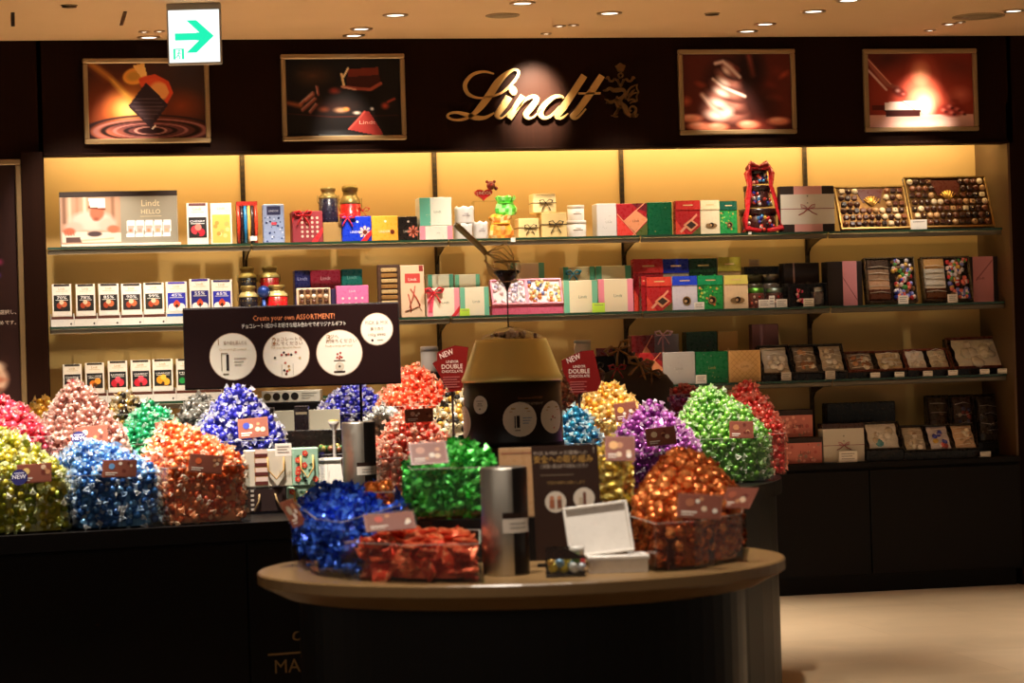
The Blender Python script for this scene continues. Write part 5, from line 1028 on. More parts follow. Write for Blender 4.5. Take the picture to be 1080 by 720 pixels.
pale = ['C8BCA8', 'E8E0D0', 'D8C8B0', 'A89078', 'F0EAE0']; brown = ['8A7A68', 'B87A50', 'C89468', 'D8CFC0', '9A6A48']; mixed = ['D8D0D8', 'E0605A', '4A50B0', 'E8C060', 'F0E8E8', '5AA0A0', 'A04A4A']
snackbox(3, 803, 836, 365, .12, 'dark tray with one bag of pale cookies, left end of the snack trays', [pale], 31); snackbox(3, 837, 893, 364, .11, 'dark tray with two bags of brown and pale cookies, lower shelf', [brown, pale], 32)
snackbox(3, 894, 956, 371.5, .11, 'red-brown rimmed tray with two tan snack bags, lower shelf', [brown, ['C8B088', 'B8A078', 'E8DCC0']], 33, .7, '6A3424'); snackbox(3, 957, 1003.5, 369, .11, 'red-brown rimmed tray with two white snack bags, lower shelf', [['F0E8D8', 'D8CCB8', 'E8D8C0'], ['D8CCB0', 'E8DCC8', 'C8B8A0']], 34, .7, '7A3A28'); snackbox(3, 1005, 1064, 356.5, .15, 'red-brown rimmed tray with one big white snack bag at the right end, lower shelf', [['F0EADA', 'E0D8C8', 'D8D0BC']], 35, .7, '6A3020')
for px_, lb, k in ((829.5, 'before the single pale cookie tray', 0), (876, 'before the two-bag cookie tray', 0), (923, 'left before the tan snack bags', 1), (948.5, 'right before the tan snack bags', 1), (978.5, 'left before the white snack bags', 1), (1005, 'right before the white snack bags', 1), (1038.5, 'left before the end tray', 1), (1057, 'right before the end tray', 1)):
    p = atY(px_, 398, .085); price_tag(p.x, SZ[2] + (0 if not k else .0), .088 if not k else .082, .05, .042 if not k else .026, 'small white price tag %s, lower shelf' % lb, lines=3 if not k else 1, col='CFC6BC' if not k else 'F2EDE4')

# --- on the base cabinet
def pinkpat(e, wd, h, d):
    def art(m):
        rg = random.Random(int(wd * 1e4))
        m.rect(-wd * .49, wd * .49, h * .02, h * .80, -E, 'D07A70')
        for k in range(30): m.disc(rg.uniform(-.44, .44) * wd, rg.uniform(.08, .74) * h, rg.uniform(.004, .010), -E - .0001 * (k + 1), rg.choice(['E89A8A', 'C0605C', 'F0B0A0', 'A88A80']), 'print', 6)
        m.text('Lindt', wd * .12, h * .36, -.005, .026, '5A2A2A')
    sub(e, 'printed_front', art)
q_ = place(4, 818, 868, 461.5, .02)
gift('gift_box', 4, 819, 867, 461.5, .02, .12, 'pink patterned box with dark lid, lower of the two on the cabinet', group='pink patterned boxes', col='24120F', draw=pinkpat)
gift('gift_box', 4, 815, 857, 432, .07, .12, 'pink patterned box with dark lid, stacked on top of another', group='pink patterned boxes', zb=q_[3] + q_[2], col='24120F', draw=pinkpat)
def bow2(e, wd, h, d):
    bowbox(e, wd, h * .86, d, False); sub(e, 'dark_lid', lambda m: m.box(-wd / 2 - .001, wd / 2 + .001, -.002, d + .001, h * .86, h, '3A2218', 'gloss', .002))
gift('gift_box', 4, 867.5, 911, 446, .03, .08, 'cream box with dark lid and cord bow standing on the base cabinet', col='D8D2C4', draw=bow2)
gift('gift_box', 4, 872, 944, 424, .27, .08, 'large plain black box at the back of the base cabinet', col='120B0A', mat='gloss', bev=.003)
snackbox(4, 913, 952, 446, .03, 'black tray with one bag of white cookies and a blue bow, on the cabinet', [['E8E4DC', 'F4F0E8', 'D0C0A8', '5A9AA8', 'FFFFFF']], 41, .5, dep_h=.05); snackbox(4, 953, 1032, 449, .03, 'black tray with three snack bags, the middle one colourful, on the cabinet', [pale, mixed, ['D8B898', 'E8DCC8', 'C8A888']], 42, .6, dep_h=.035)
for k, (x0, x1, cl, lb) in enumerate(((979, 1003, ['3A2E26', '4A3A30', '5A463A'], 'left'), (1005, 1029, ['3A2622', '8A3A34', 'A89A88', '4A4A6A'], 'middle, with red sweets'), (1031, 1056, ['2E2622', '3E322A', '4E4038'], 'right'))):
    snackbox(4, x0, x1, 417 - k * .6, .22, 'dim upright dark snack tray at the back of the cabinet, %s' % lb, [cl], 50 + k, .2, dep_h=.06)
p = atY(893.5, 488, .01); price_tag(p.x, .63, -.005, .092, .054, 'larger white price tag before the cream cord bow box')
p = atY(1039.5, 484, .0); price_tag(p.x, .63, .0, .055, .026, 'small white price tag at the right end of the base cabinet', lines=1)
# ------------------------------------------------------------------ island counter
ITOP = .74
F0 = np.array((-1.41, 7.05)); DT = np.array((.922, .387)); NN = np.array((-.387, .922)); CC = np.array((-.74, 9.15)); RR = 1.68
def LD(p): q = Vector((p[0] - CO.x, p[1] - CO.y, 0)); return np.array((q.dot(RH), q.dot(FH)))
def xy(ld): v = W(ld[0], ld[1]); return (v.x, v.y)
def TS(t, s): return xy(F0 + DT * t + NN * s)
def outline(off, smax=2.4):
    pts = [F0 + DT * -1.7 + NN * off]; a0 = math.atan2(-NN[1], -NN[0]); k = 0
    pts.append(CC - NN * (RR - off))
    for k in range(1, 40):
        a = a0 + k * .09; p = CC + (RR - off) * np.array((math.cos(a), math.sin(a)))
        if (p - F0).dot(NN) > smax - off: break
        pts.append(p)
    pts.append(F0 + DT * -1.7 + NN * (smax - off))
    return [xy(p) for p in pts]
isl = empty('island_counter', (*TS(1.0, 1.0), 0), 'long dark candy island counter with a rounded right end, behind the front table', 'counter')
under(MB().prism(outline(0), ITOP - .05, ITOP, 'FFFFFF', 'counter').build('worktop'), isl)
under(MB().prism(outline(.02), .0, ITOP - .053, 'FFFFFF', 'counter').build('base_body'), isl)
RZI = math.atan2(*(lambda v: (v.y, v.x))(RH * DT[0] + FH * DT[1]))
for k in range(4):
    t0, t1 = -1.65 + k * .78 + .003, -1.65 + (k + 1) * .78 - .003
    off = TSP = None
    m = MB(); a, b_ = xy(F0 + DT * t0 + NN * .008), xy(F0 + DT * t1 + NN * .008); c_, d_ = xy(F0 + DT * t1 + NN * .0195), xy(F0 + DT * t0 + NN * .0195)
    m.prism([a, b_, c_, d_], .05, ITOP - .06, 'FFFFFF', 'counter'); under(m.build('front_panel'), isl)
def onfront(px, py):                                            # point on the counter's front face
    d = ray(px, py); n_ = RH * NN[0] + FH * NN[1]; q = W(*(F0 + NN * .008)); return CO + d * ((q - CO).dot(n_) / d.dot(n_))
a = onfront(290, 710); s_ = MB(); s_.text('MAÎTRE CHOCOLATIER', 0, 0, -.002, .056, 'A88A5C', 'metal', 'LEFT'); s_.rect(-.02, .30, .052, .058, -.002, 'A88A5C', 'metal')
stroke(s_, [(0.075, .115, .001), (.062, .112, .003), (.058, .098, .003), (.070, .092, .002), (.085, .098, .001)], lambda u, v: (u, v), -.004, -.002, 'A88A5C')
o = s_.build('counter_lettering', None, a, RZI); o.parent = isl; o.matrix_parent_inverse = Matrix.Translation(-isl.location); o.name = 'lettering'

# ------------------------------------------------------------------ sweets
def tri_arrays(parts):
    V = []; T = []; C_ = []; Mi = []; S_ = []; b = 0
    for v, t, c, mi, sm in parts: V.append(v); T.append(np.array(t) + b); C_ += [c] * len(t) if not isinstance(c, list) else c; Mi += [mi] * len(t); S_ += [sm] * len(t); b += len(v)
    return np.vstack(V), np.vstack(T), np.array(C_, dtype=np.float32), np.array(Mi), np.array(S_)
def ico():
    p = (1 + 5 ** .5) / 2; v = [(-1, p, 0), (1, p, 0), (-1, -p, 0), (1, -p, 0), (0, -1, p), (0, 1, p), (0, -1, -p), (0, 1, -p), (p, 0, -1), (p, 0, 1), (-p, 0, -1), (-p, 0, 1)]
    f = [(0, 11, 5), (0, 5, 1), (0, 1, 7), (0, 7, 10), (0, 10, 11), (1, 5, 9), (5, 11, 4), (11, 10, 2), (10, 7, 6), (7, 1, 8), (3, 9, 4), (3, 4, 2), (3, 2, 6), (3, 6, 8), (3, 8, 9), (4, 9, 5), (2, 4, 11), (6, 2, 10), (8, 6, 7), (9, 8, 1)]
    v = [np.array(q) / np.linalg.norm(q) for q in v]; c = {}; g = []
    def mid(a, b_):
        k = (min(a, b_), max(a, b_))
        if k not in c: w_ = v[a] + v[b_]; c[k] = len(v); v.append(w_ / np.linalg.norm(w_))
        return c[k]
    for a, b_, d in f: x, y, z = mid(a, b_), mid(b_, d), mid(d, a); g += [(a, x, z), (b_, y, x), (d, z, y), (x, y, z)]
    return np.array(v), g
ICO = ico()
def fan(rg, sx, r, x0, L, w_, n=7):
    vs = [(sx * x0, 0, 0)]; 
    for k in range(n):
        a = 2 * PI * k / n; q = w_ * (1.0 if k % 2 else .5) * rg.uniform(.75, 1.2); vs.append((sx * (x0 + L * rg.uniform(.7, 1.15)), q * math.cos(a), q * math.sin(a) * .8))
    return np.array(vs), [(0, 1 + k, 1 + (k + 1) % n) if sx > 0 else (0, 1 + (k + 1) % n, 1 + k) for k in range(n)]
def sweet(kind, body, ear, seed, r=.0125):
    rg = random.Random(seed); v, f = ICO; P = []
    if kind == 'truffle':
        vb = v * r * .97 * np.array((1.02, .97, .95)) * (1 + .03 * np.sin(v @ np.array((7, 5, 9)))[:, None]); P.append((vb, f, lin(body), 0, True))
        for s in (-1, 1): a, t = fan(rg, s, r, r * .8, r * 1.0, r * 1.14); P.append((a, t, [lin(ear)] * len(t), 1, False))
    elif kind == 'copper':
        vb = v * r * (1 + .07 * np.sin(v @ np.array((9, 11, 13)))[:, None]); P.append((vb, f, lin(body), 0, False if seed % 2 else True)); a, t = fan(rg, 1, r, r * .8, r * .6, r * .7); P.append((a, t, [lin(ear)] * len(t), 0, False))
    elif kind == 'twist':
        vb = v * np.array((r * 1.2, r * .8, r * .75)) * (1 + .12 * np.sin(v @ np.array((9, 7, 11)) + seed)[:, None]); P.append((vb, f, [lin(rg.choice((body, ear))) for _ in f], 0, False))
        for s in (-1, 1): a, t = fan(rg, s, r, r * .9, r * 1.3, r * 1.25, 9); P.append((a, t, [lin(rg.choice((body, ear))) for _ in t], 0, False))
    else:                                                       # flat foil square
        n = 5; h = r * .82; q = .0052; g = []; fs = []
        for top in (1, -1):
            b = len(g)
            for j in range(n):
                for i in range(n):
                    u, w2 = -1 + 2 * i / (n - 1), -1 + 2 * j / (n - 1); e_ = max(abs(u), abs(w2)); g.append((u * h * rg.uniform(.97, 1.03), w2 * h * rg.uniform(.97, 1.03), top * q * (1 if e_ < .99 else .35) + rg.uniform(-.0009, .0009)))
            for j in range(n - 1):
                for i in range(n - 1):
                    a, b2, c2, d2 = b + j * n + i, b + j * n + i + 1, b + (j + 1) * n + i + 1, b + (j + 1) * n + i; fs += [(a, b2, c2), (a, c2, d2)] if top > 0 else [(a, c2, b2), (a, d2, c2)]
        rim = [i for i in range(n)] + [j * n + n - 1 for j in range(1, n)] + [(n - 1) * n + i for i in range(n - 2, -1, -1)] + [j * n for j in range(n - 2, 0, -1)]; m_ = len(rim)
        for k in range(m_): a, b2 = rim[k], rim[(k + 1) % m_]; fs += [(a, a + n * n, b2), (b2, a + n * n, b2 + n * n)]
        P.append((np.array(g), fs, [lin(body if rg.random() < .8 else ear) for _ in fs], 0, False))
    return tri_arrays(P)
MATS = {'truffle': ['ball', 'wrap'], 'copper': ['cfoil', 'wrap'], 'twist': ['foil', 'wrap'], 'square': ['foil', 'wrap']}
def np_mesh(name, V, T, Cc, Mi, S_, mats):
    me = bpy.data.meshes.new(name); me.vertices.add(len(V)); me.vertices.foreach_set('co', V.astype(np.float32).ravel())
    me.loops.add(3 * len(T)); me.loops.foreach_set('vertex_index', T.astype(np.int32).ravel()); me.polygons.add(len(T))
    me.polygons.foreach_set('loop_start', np.arange(0, 3 * len(T), 3, dtype=np.int32))
    for m_ in mats: me.materials.append(M[m_])
    me.polygons.foreach_set('material_index', Mi.astype(np.int32)); me.polygons.foreach_set('use_smooth', S_.astype(bool))
    ca = me.color_attributes.new('Col', 'FLOAT_COLOR', 'CORNER'); ca.data.foreach_set('color', np.repeat(Cc, 3, axis=0).astype(np.float32).ravel())
    me.update(calc_edges=True); me.validate(); return me
def convex(poly):
    P = [np.array(p) for p in poly]; a = sum(P[i][0] * P[(i + 1) % len(P)][1] - P[(i + 1) % len(P)][0] * P[i][1] for i in range(len(P)))
    return P if a > 0 else P[::-1]
def heap(poly, z0, zw, zp, kind, bodies, ears, name, label, cat, group, peak=None, n_ind=0, seed=1, r=.0125, pw=1.5, stuff_name=None, stuff_label=None, bulge=0.0, sp=1.62):
    P = convex(poly); rg = np.random.default_rng(seed); pr = random.Random(seed); n = len(P)
    c = np.mean(P, axis=0) if peak is None else np.array(peak[:2])
    En = []; 
    for i in range(n): d = P[(i + 1) % n] - P[i]; L = np.hypot(*d); nn = np.array((d[1], -d[0])) / L; En.append((nn, (P[i] - c).dot(nn), L, P[i], d / L))
    lo = np.min(P, axis=0); hi = np.max(P, axis=0); area = (hi - lo).prod(); slope = 1 + 2.0 * (zp - zw) / max(.05, min(hi - lo))
    N = int(area * slope / (r * r) * 9); q = lo + rg.random((N, 2)) * (hi - lo)
    g = np.max([((q - c) @ e[0]) / e[1] for e in En], axis=0); ins = np.min([e[1] - (q - c) @ e[0] for e in En], axis=0)
    k = ins > r * (.95 - bulge * 3); q, g = q[k], np.clip(g[k], 0, 1); z = zw - r * .6 + (zp - zw) * (1 - g ** pw) + rg.uniform(-.35, .35, len(q)) * r + .5 * r * np.sin(q[:, 0] * 47 + seed) * np.sin(q[:, 1] * 53 + seed)
    top = np.c_[q, z]
    side = []
    for nn, dist, L, a, d in En:
        m_ = int(L * max(0, zw - z0) / (r * r) * 3); t = rg.random(m_); lo_ = r * (.45 if kind == 'square' else 1.0); zz = z0 + lo_ + rg.random(m_) * max(0, zw - z0 - lo_ - .2 * r); pp = a + np.outer(r + t * (L - 2 * r), d) - nn * r * 1.05; side.append(np.c_[pp, zz])
    cand = np.vstack([top] + side) if side else top; rg.shuffle(cand)
    cell = {}; acc = []; D = r * sp
    for p in cand:
        key = tuple((p // D).astype(int)); ok = True
        for dx in (-1, 0, 1):
            for dy in (-1, 0, 1):
                for dz in (-1, 0, 1):
                    for o in cell.get((key[0] + dx, key[1] + dy, key[2] + dz), ()):
                        if ((o - p) ** 2).sum() < D * D: ok = False; break
                    if not ok: break
                if not ok: break
            if not ok: break
        if ok: cell.setdefault(key, []).append(p); acc.append(p)
    acc = np.array(acc); cam_ = np.array(CO)
    # near side first: what faces the room counts as the individual sweets
    frontness = (acc[:, 0] - c[0]) * (cam_[0] - c[0]) + (acc[:, 1] - c[1]) * (cam_[1] - c[1]); frontness = frontness / np.hypot(*(cam_[:2] - c)) + .6 * (acc[:, 2] - zw)
    order = np.argsort(-frontness)
    protos = []
    for i in range(6): b_ = bodies[i % len(bodies)]; e_ = ears[(i * 2 + 1) % len(ears)]; protos.append(sweet(kind, b_, e_, seed * 10 + i, r))
    pm = None; objs = []
    flat = kind == 'square'
    Vs, Ts, Cs, Ms, Ss = [], [], [], [], []; base = 0
    for rank, idx in enumerate(order):
        p = acc[idx]; i = pr.randrange(6); ax = Vector((pr.gauss(0, 1), pr.gauss(0, 1), pr.gauss(0, 1))).normalized()
        Rm = Matrix.Rotation(pr.uniform(0, 2 * PI), 4, ax)
        if flat and p[2] > zw - .004: Rm = Matrix.Rotation(pr.uniform(0, 2 * PI), 4, 'Z') @ Matrix.Rotation(pr.uniform(-.55, .55), 4, 'X')
        sc_ = pr.uniform(.92, 1.08)
        if rank < n_ind:
            if pm is None: pm = {}
            if i not in pm: pm[i] = np_mesh(name, *protos[i], MATS[kind])
            o = bpy.data.objects.new(name, pm[i]); COL.objects.link(o); o.matrix_world = Matrix.Translation(p) @ Rm @ Matrix.Scale(sc_, 4); tag(o, label, cat, group); objs.append(o)
        else:
            V, T, Cc, Mi, S_ = protos[i]; A = np.array(Rm.to_3x3()); Vs.append(V @ A.T * sc_ + p); Ts.append(T + base); base += len(V); Cs.append(Cc); Ms.append(Mi); Ss.append(S_)
    # filling under the outer layer, in the same colours
    ngu = 16; ring = []; zc = []
    def gauge_pt(a, s):
        d = np.array((math.cos(a), math.sin(a))); R = min(e[1] / max(1e-6, d.dot(e[0])) for e in En if d.dot(e[0]) > 1e-6) - r * (2.0 if kind == 'square' else 1.3); return c + d * R * s
    dc = 1.7 if not flat else 1.2
    cv = [np.array((c[0], c[1], zp - r * dc))]; ct = []
    for j in range(1, 6):
        s = j / 5
        for k_ in range(ngu * 2): p = gauge_pt(PI * k_ / ngu, s); cv.append(np.array((p[0], p[1], zw - r * dc + (zp - zw) * (1 - s ** pw))))
    for k_ in range(ngu * 2): p = gauge_pt(PI * k_ / ngu, 1); cv.append(np.array((p[0], p[1], z0 + .002)))
    nn_ = ngu * 2
    for k_ in range(nn_): ct.append((0, 1 + k_, 1 + (k_ + 1) % nn_))
    for j in range(5):
        for k_ in range(nn_): a_, b_ = 1 + j * nn_ + k_, 1 + j * nn_ + (k_ + 1) % nn_; ct += [(a_, a_ + nn_, b_), (b_, a_ + nn_, b_ + nn_)]
    cm = [lin(pr.choice(bodies)) for _ in ct]; V, T, Cc, Mi, S_ = tri_arrays([(np.array(cv), ct, cm, 0, False)])
    Vs.append(V); Ts.append(T + base); Cs.append(Cc); Ms.append(Mi); Ss.append(S_)
    sn = stuff_name or name + '_heap'
    o = bpy.data.objects.new(sn, np_mesh(sn, np.vstack(Vs), np.vstack(Ts), np.vstack(Cs), np.concatenate(Ms), np.concatenate(Ss), MATS[kind])); COL.objects.link(o); o['kind'] = 'stuff'
    tag(o, stuff_label or label, cat, None)
    return o, len(acc)
def bin_(poly, z0, z1, label, group='clear acrylic sweet bins', t=.003, floor=True):
    P = convex(poly); n = len(P); c = np.mean(P, axis=0)
    e = empty('acrylic_bin', (c[0], c[1], z0), label, 'sweet bin', group)
    if floor: under(MB().prism([tuple(p) for p in P], z0 + .0005, z0 + .003, 'FFFFFF', 'acrylic').build('bin_floor'), e)
    for i in range(n):
        a, b_ = P[i], P[(i + 1) % n]; d = (b_ - a) / np.hypot(*(b_ - a)); nn = np.array((-d[1], d[0])) * t
        under(MB().prism([tuple(a), tuple(b_), tuple(b_ + nn), tuple(a + nn)], z0 + .003, z1, 'FFFFFF', 'acrylic').build('bin_wall'), e)
        m = MB(); m.prism([tuple(a), tuple(b_), tuple(b_ + nn), tuple(a + nn)], z1, z1 + .0012, 'D8D4CC', 'edge'); under(m.build('bin_rim'), e)
    return e
_cm = {}
def card(px, py, dep, wd, ht, label, rot=0.0, tilt=-.35, dots_=None, zc=None, roundel=False, col='9A5A46', base=None):
    """small printed price card in a clear sleeve"""
    base = ITOP + .001 if base is None else base
    p = atD(px, py, dep); e = empty('flavour_card', p, label, 'flavour card', 'brown flavour cards on the sweet bins', -PSI + rot)
    mw = Matrix.Rotation(tilt, 4, 'X') @ Matrix.Rotation(random.Random(int(px)).uniform(-.12, .12), 4, 'Y'); m = MB(); q = MB()
    m.box(-wd / 2, wd / 2, -.001, .001, -ht / 2, ht / 2, col, 'gloss', .0008); m.rect(-wd * .46, wd * .46, -ht * .44, ht * .44, -.0016, '8A4A38', 'print')
    rg = random.Random(int(px * 7 + py))
    for k in range(4): m.disc(wd * rg.uniform(-.1, .4), ht * rg.uniform(-.3, .3), ht * rg.uniform(.07, .13), -.002 - k * .0002, rg.choice(['E8C8A8', 'C88A60', '6A2A1E', 'F0E0D0']), 'print', 10)
    m.disc(-wd * .22, ht * .12, ht * .17, -.0026, dots_ or 'E8A070', 'print', 12); m.rect(-wd * .4, -wd * .05, -ht * .28, -ht * .22, -.0022, 'F0E0D0', 'print'); m.rect(-wd * .4, -wd * .12, -ht * .38, -ht * .34, -.0022, 'F0E0D0', 'print')
    q.mb(m, mw); q.build('printed_card', e)
    MB().box(-.0015, .0015, .004, .006, base - p.z, 0, 'FFFFFF', 'acrylic').build('clear_stem', e)
    s = MB(); s.box(-wd / 2 - .002, wd / 2 + .002, -.0035, -.003, -ht / 2 - .002, ht / 2 + .002, 'FFFFFF', 'film'); s.box(-.004, .004, .001, .003, -ht * .5 - .05, -ht * .3, 'FFFFFF', 'acrylic'); q = MB(); q.mb(s, mw); q.build('clear_sleeve', e)
    if roundel:
        m = MB(); m.disc(-wd * .42, -ht * .18, ht * .42, -.004, '1E1E5A', 'print', 20); m.text('NEW', -wd * .42, -ht * .25, -.0045, ht * .3, 'E8E4F0', 'print'); m.rect(-wd * .42 - ht * .25, -wd * .42 + ht * .25, ht * .02, ht * .06, -.0045, 'C8C4E0', 'print'); q = MB(); q.mb(m, mw); q.build('round_sticker', e)
    return e

PAL = {'lime': (['A8A828', 'D0C040', '88962A', 'DCD890', 'B8A830'], ['E4E6C0', 'CCD49A', 'F0EEDC']), 'blue': (['3F7CC4', '2A5CA4', '70A8E0', '3A70B8'], ['D4E2F0', 'A0BEDC', 'F0F0F0']),
       'orange': (['E66C32', 'F08A50', 'D8582A', 'F0A070'], ['F8D8B8', 'F2BC94', 'FBE8D4']), 'pink': (['DC3A54', 'E85A74', 'C82E48'], ['F8C0BC', 'F4D4CC', 'F09AA0']),
       'yellow': (['F0B42C', 'E69C1C', 'F4C858'], ['FAEAB4', 'F8DC90']), 'rosy': (['C48C7C', 'A4685C', 'D8A494', 'CC9484'], ['ECD6CA', 'DCBCB0', 'F4E6DC']), 'goldmix': (['C49A48', '2A221C', 'E0D4BC', 'B88A3A'], ['F0E8D4', 'D8C8A0']),
       'green': (['1AA266', '34C482', '128A54'], ['BCE8D2', '8AD8B0', 'E4F4EA']), 'grey': (['A4A49C', 'CCC8C0', '8A8882'], ['E4E2DC', 'C8C6C0']), 'indigo': (['3030AC', '24248A', '4040C0'], ['ECECF6', 'CCCCEA', 'F8F8FC']),
       'silver': (['D0D0CC', 'EEEEEA', '94948F', 'B8B8B4'], ['F4F4F0', 'D8D8D4']), 'coral': (['EE5E36', 'F08054', 'E84A2A'], ['FADCCC', 'F8C4A8']), 'redwhite': (['D2402F', 'EE9878', 'E0654A', 'F4C4AC'], ['FAEAE0', 'F6D2BE']),
       'mixed': (['C4963A', '1C1816', 'EEE8DA', 'E8D8B0'], ['F6F2E6', 'EAE0C4']), 'teal': (['2484AC', '34A4C6', '1E6E96'], ['AEDCEA', 'DCF0F4']), 'cream': (['EEB440', 'E8CC80', 'E4A434'], ['FAEABC', 'F6DC9C']),
       'purple': (['A040A2', 'C468C4', '8A3090'], ['EACCEA', 'DCA8DC', 'F6E8F6']), 'darkred': (['A0202A', 'B8303A'], ['F0C4C4', 'E09A9A']), 'leaf': (['64A236', '86CA4C', '4A882C', '76B644'], ['DCEAC6', 'B8DC98', 'F0F4E4']), 'rose': (['E6443A', 'F06C5A', 'D83A34'], ['FACCBE', 'F4A894'])}
def bag_rect(t0, t1, s0, s1): return [TS(t0, s0), TS(t1, s0), TS(t1, s1), TS(t0, s1)]
def tof(px, py, z=ITOP): p = atZ(px, py, z); q = LD(p) - F0; return q.dot(DT), q.dot(NN)
# front row: three clear bins of truffles, the nearest hundred sweets of each as single objects
fr = [(-22, 79, 566, 'lime', 448, 16, 505, 'lime green and gold', 'A'), (81, 171, 560, 'blue', 460, 108, 500, 'light blue', 'B'), (173, 258, 554, 'orange', 442, 198, 492, 'orange', 'C')]
for k, (xa, xb, yb, pl, ypk, xpk, ywall, cname, _) in enumerate(fr):
    t0 = tof(xa, yb)[0]; t1 = tof(xb, yb - 5)[0]; s0 = .035; s1 = .36; poly = bag_rect(t0, t1, s0, s1)
    f_ = F0 + DT * (t0 + t1) / 2 + NN * s0; zw = atD((xa + xb) / 2, ywall, f_[1]).z; ctr = TS(tof(xpk, yb)[0], .20); zp = atD(xpk, ypk, f_[1] + .17).z - .008
    inner = bag_rect(t0 + .004, t1 - .004, s0 + .004, s1 - .004)
    heap(inner, ITOP + .004, zw + .01, zp, 'truffle', *PAL[pl], name='wrapped_truffle', label='%s twist wrapped truffle in the front row bin of the island' % cname, cat='truffle', group='%s truffles in the front row bin' % cname, peak=ctr, n_ind=100, seed=60 + k, stuff_name='wrapped_truffle_heap', stuff_label='rest of the %s truffles heaped in the %s front bin' % (cname, ['far left', 'middle', 'right'][k]))
    bin_(poly, ITOP, zw, 'tall clear acrylic bin holding the %s truffles, front row' % cname)
# further heaps: centre px, peak y, half width px, wall-top y, distance, palette, name
hs = [(5, 418, 46, 462, 7.70, 'pink', 'raspberry pink', 'behind the lime green bin'), (47, 417, 20, 440, 8.75, 'yellow', 'yellow', 'between pink and rosy heaps'), (84, 402, 50, 472, 8.06, 'rosy', 'rosy brown', 'behind the light blue bin'),
      (133, 412, 20, 437, 8.85, 'goldmix', 'gold and black', 'behind the emerald green heap'), (161, 424, 40, 468, 8.42, 'green', 'emerald green', 'between rosy brown and orange'), (212, 413, 22, 440, 9.0, 'grey', 'pale grey', 'left of the indigo heap'),
      (252, 404, 46, 465, 8.35, 'indigo', 'white and indigo', 'behind the orange bin'), (374, 402, 38, 436, 9.60, 'indigo', 'indigo and lilac', 'behind the sign pole'), (407, 424, 26, 455, 8.95, 'silver', 'silver white', 'right of the sign pole'),
      (438, 384, 38, 428, 9.22, 'coral', 'coral orange', 'below the left red sign'), (435, 428, 42, 482, 8.35, 'redwhite', 'red and white', 'in front of the coral heap'), (484, 408, 32, 458, 8.85, 'mixed', 'gold, white and black', 'left of the dark tower'),
      (604, 386, 24, 432, 9.28, 'rosy', 'dusty rose', 'behind the right red sign'), (607, 427, 28, 468, 8.60, 'teal', 'teal blue', 'right of the dark tower'), (642, 402, 38, 442, 8.95, 'cream', 'golden yellow', 'below the brown gift bag'),
      (688, 424, 50, 478, 8.45, 'purple', 'purple and lilac', 'between yellow and leaf green'), (722, 404, 16, 416, 9.55, 'darkred', 'dark red', 'behind the leaf green heap'), (788, 402, 40, 458, 9.27, 'rose', 'rose red', 'behind the leaf green bin')]
ri = 0
for k, (cx, yp, hw, yw, dep, pl, cname, wh_) in enumerate(hs):
    wd_ = 2 * hw * dep / F; dd = min(.28, wd_ * .95); zp = atD(cx, yp, dep).z; zw = atD(cx, yw, dep - dd / 2).z; z0 = max(ITOP, zw - .17); c_ = np.array(((cx - 540 - .03 * (yw - 360)) / F * dep, dep))
    a_ = .24 if cx < 560 else -.1; u = np.array((math.cos(a_), math.sin(a_))); v = np.array((-u[1], u[0]))
    rct = [c_ + u * i * wd_ / 2 + v * j * dd / 2 for i, j in ((-1, -1), (1, -1), (1, 1), (-1, 1))]; poly = [xy(q) for q in rct]; inner = [xy(c_ + (q - c_) * .975) for q in rct]
    if z0 - ITOP < .03: z0 = ITOP
    heap(inner, z0 + .004, zw, zp, 'truffle', *PAL[pl], name='wrapped_truffle', label='', cat='truffle', group=None, peak=xy(c_ + v * .02), n_ind=0, seed=90 + k, stuff_name='wrapped_truffle_heap', stuff_label='heap of %s twist wrapped truffles %s' % (cname, wh_), pw=1.35)
    bin_(poly, z0, zw, 'clear bin under the %s truffles %s' % (cname, wh_))
    if z0 > ITOP + .02: tag(MB().prism([xy(c_ + (q - c_) * .96) for q in rct], ITOP, z0, 'FFFFFF', 'counter').build('display_riser'), 'dark riser under the %s truffle bin %s' % (cname, wh_), 'riser')
# the big leaf green bin at the right end
c_ = np.array(((761 - 540) / F * 8.72, 8.82)); u = np.array((.97, .24)); u /= np.hypot(*u); v = np.array((-u[1], u[0])); wd_, dd = 100 * 8.72 / F, .34
a_ = .10; u = np.array((math.cos(a_), math.sin(a_))); v = np.array((-u[1], u[0])); rct = [c_ + u * i * wd_ / 2 + v * j * dd / 2 for i, j in ((-1, -1), (.55, -1), (1, -.45), (1, 1), (-1, 1))]
zw = atD(762, 462, 8.7).z; zp = atD(748, 406, 8.82).z
heap([xy(c_ + (q - c_) * .975) for q in rct], ITOP + .004, zw, zp, 'truffle', *PAL['leaf'], name='wrapped_truffle', label='', cat='truffle', group=None, peak=xy(c_ - u * .05), n_ind=0, seed=130, stuff_name='wrapped_truffle_heap', stuff_label='tall heap of leaf green truffles in the bin at the right end of the island', pw=1.4)
bin_([xy(q) for q in rct], ITOP, zw, 'tall clear acrylic bin of leaf green truffles at the right end of the island')

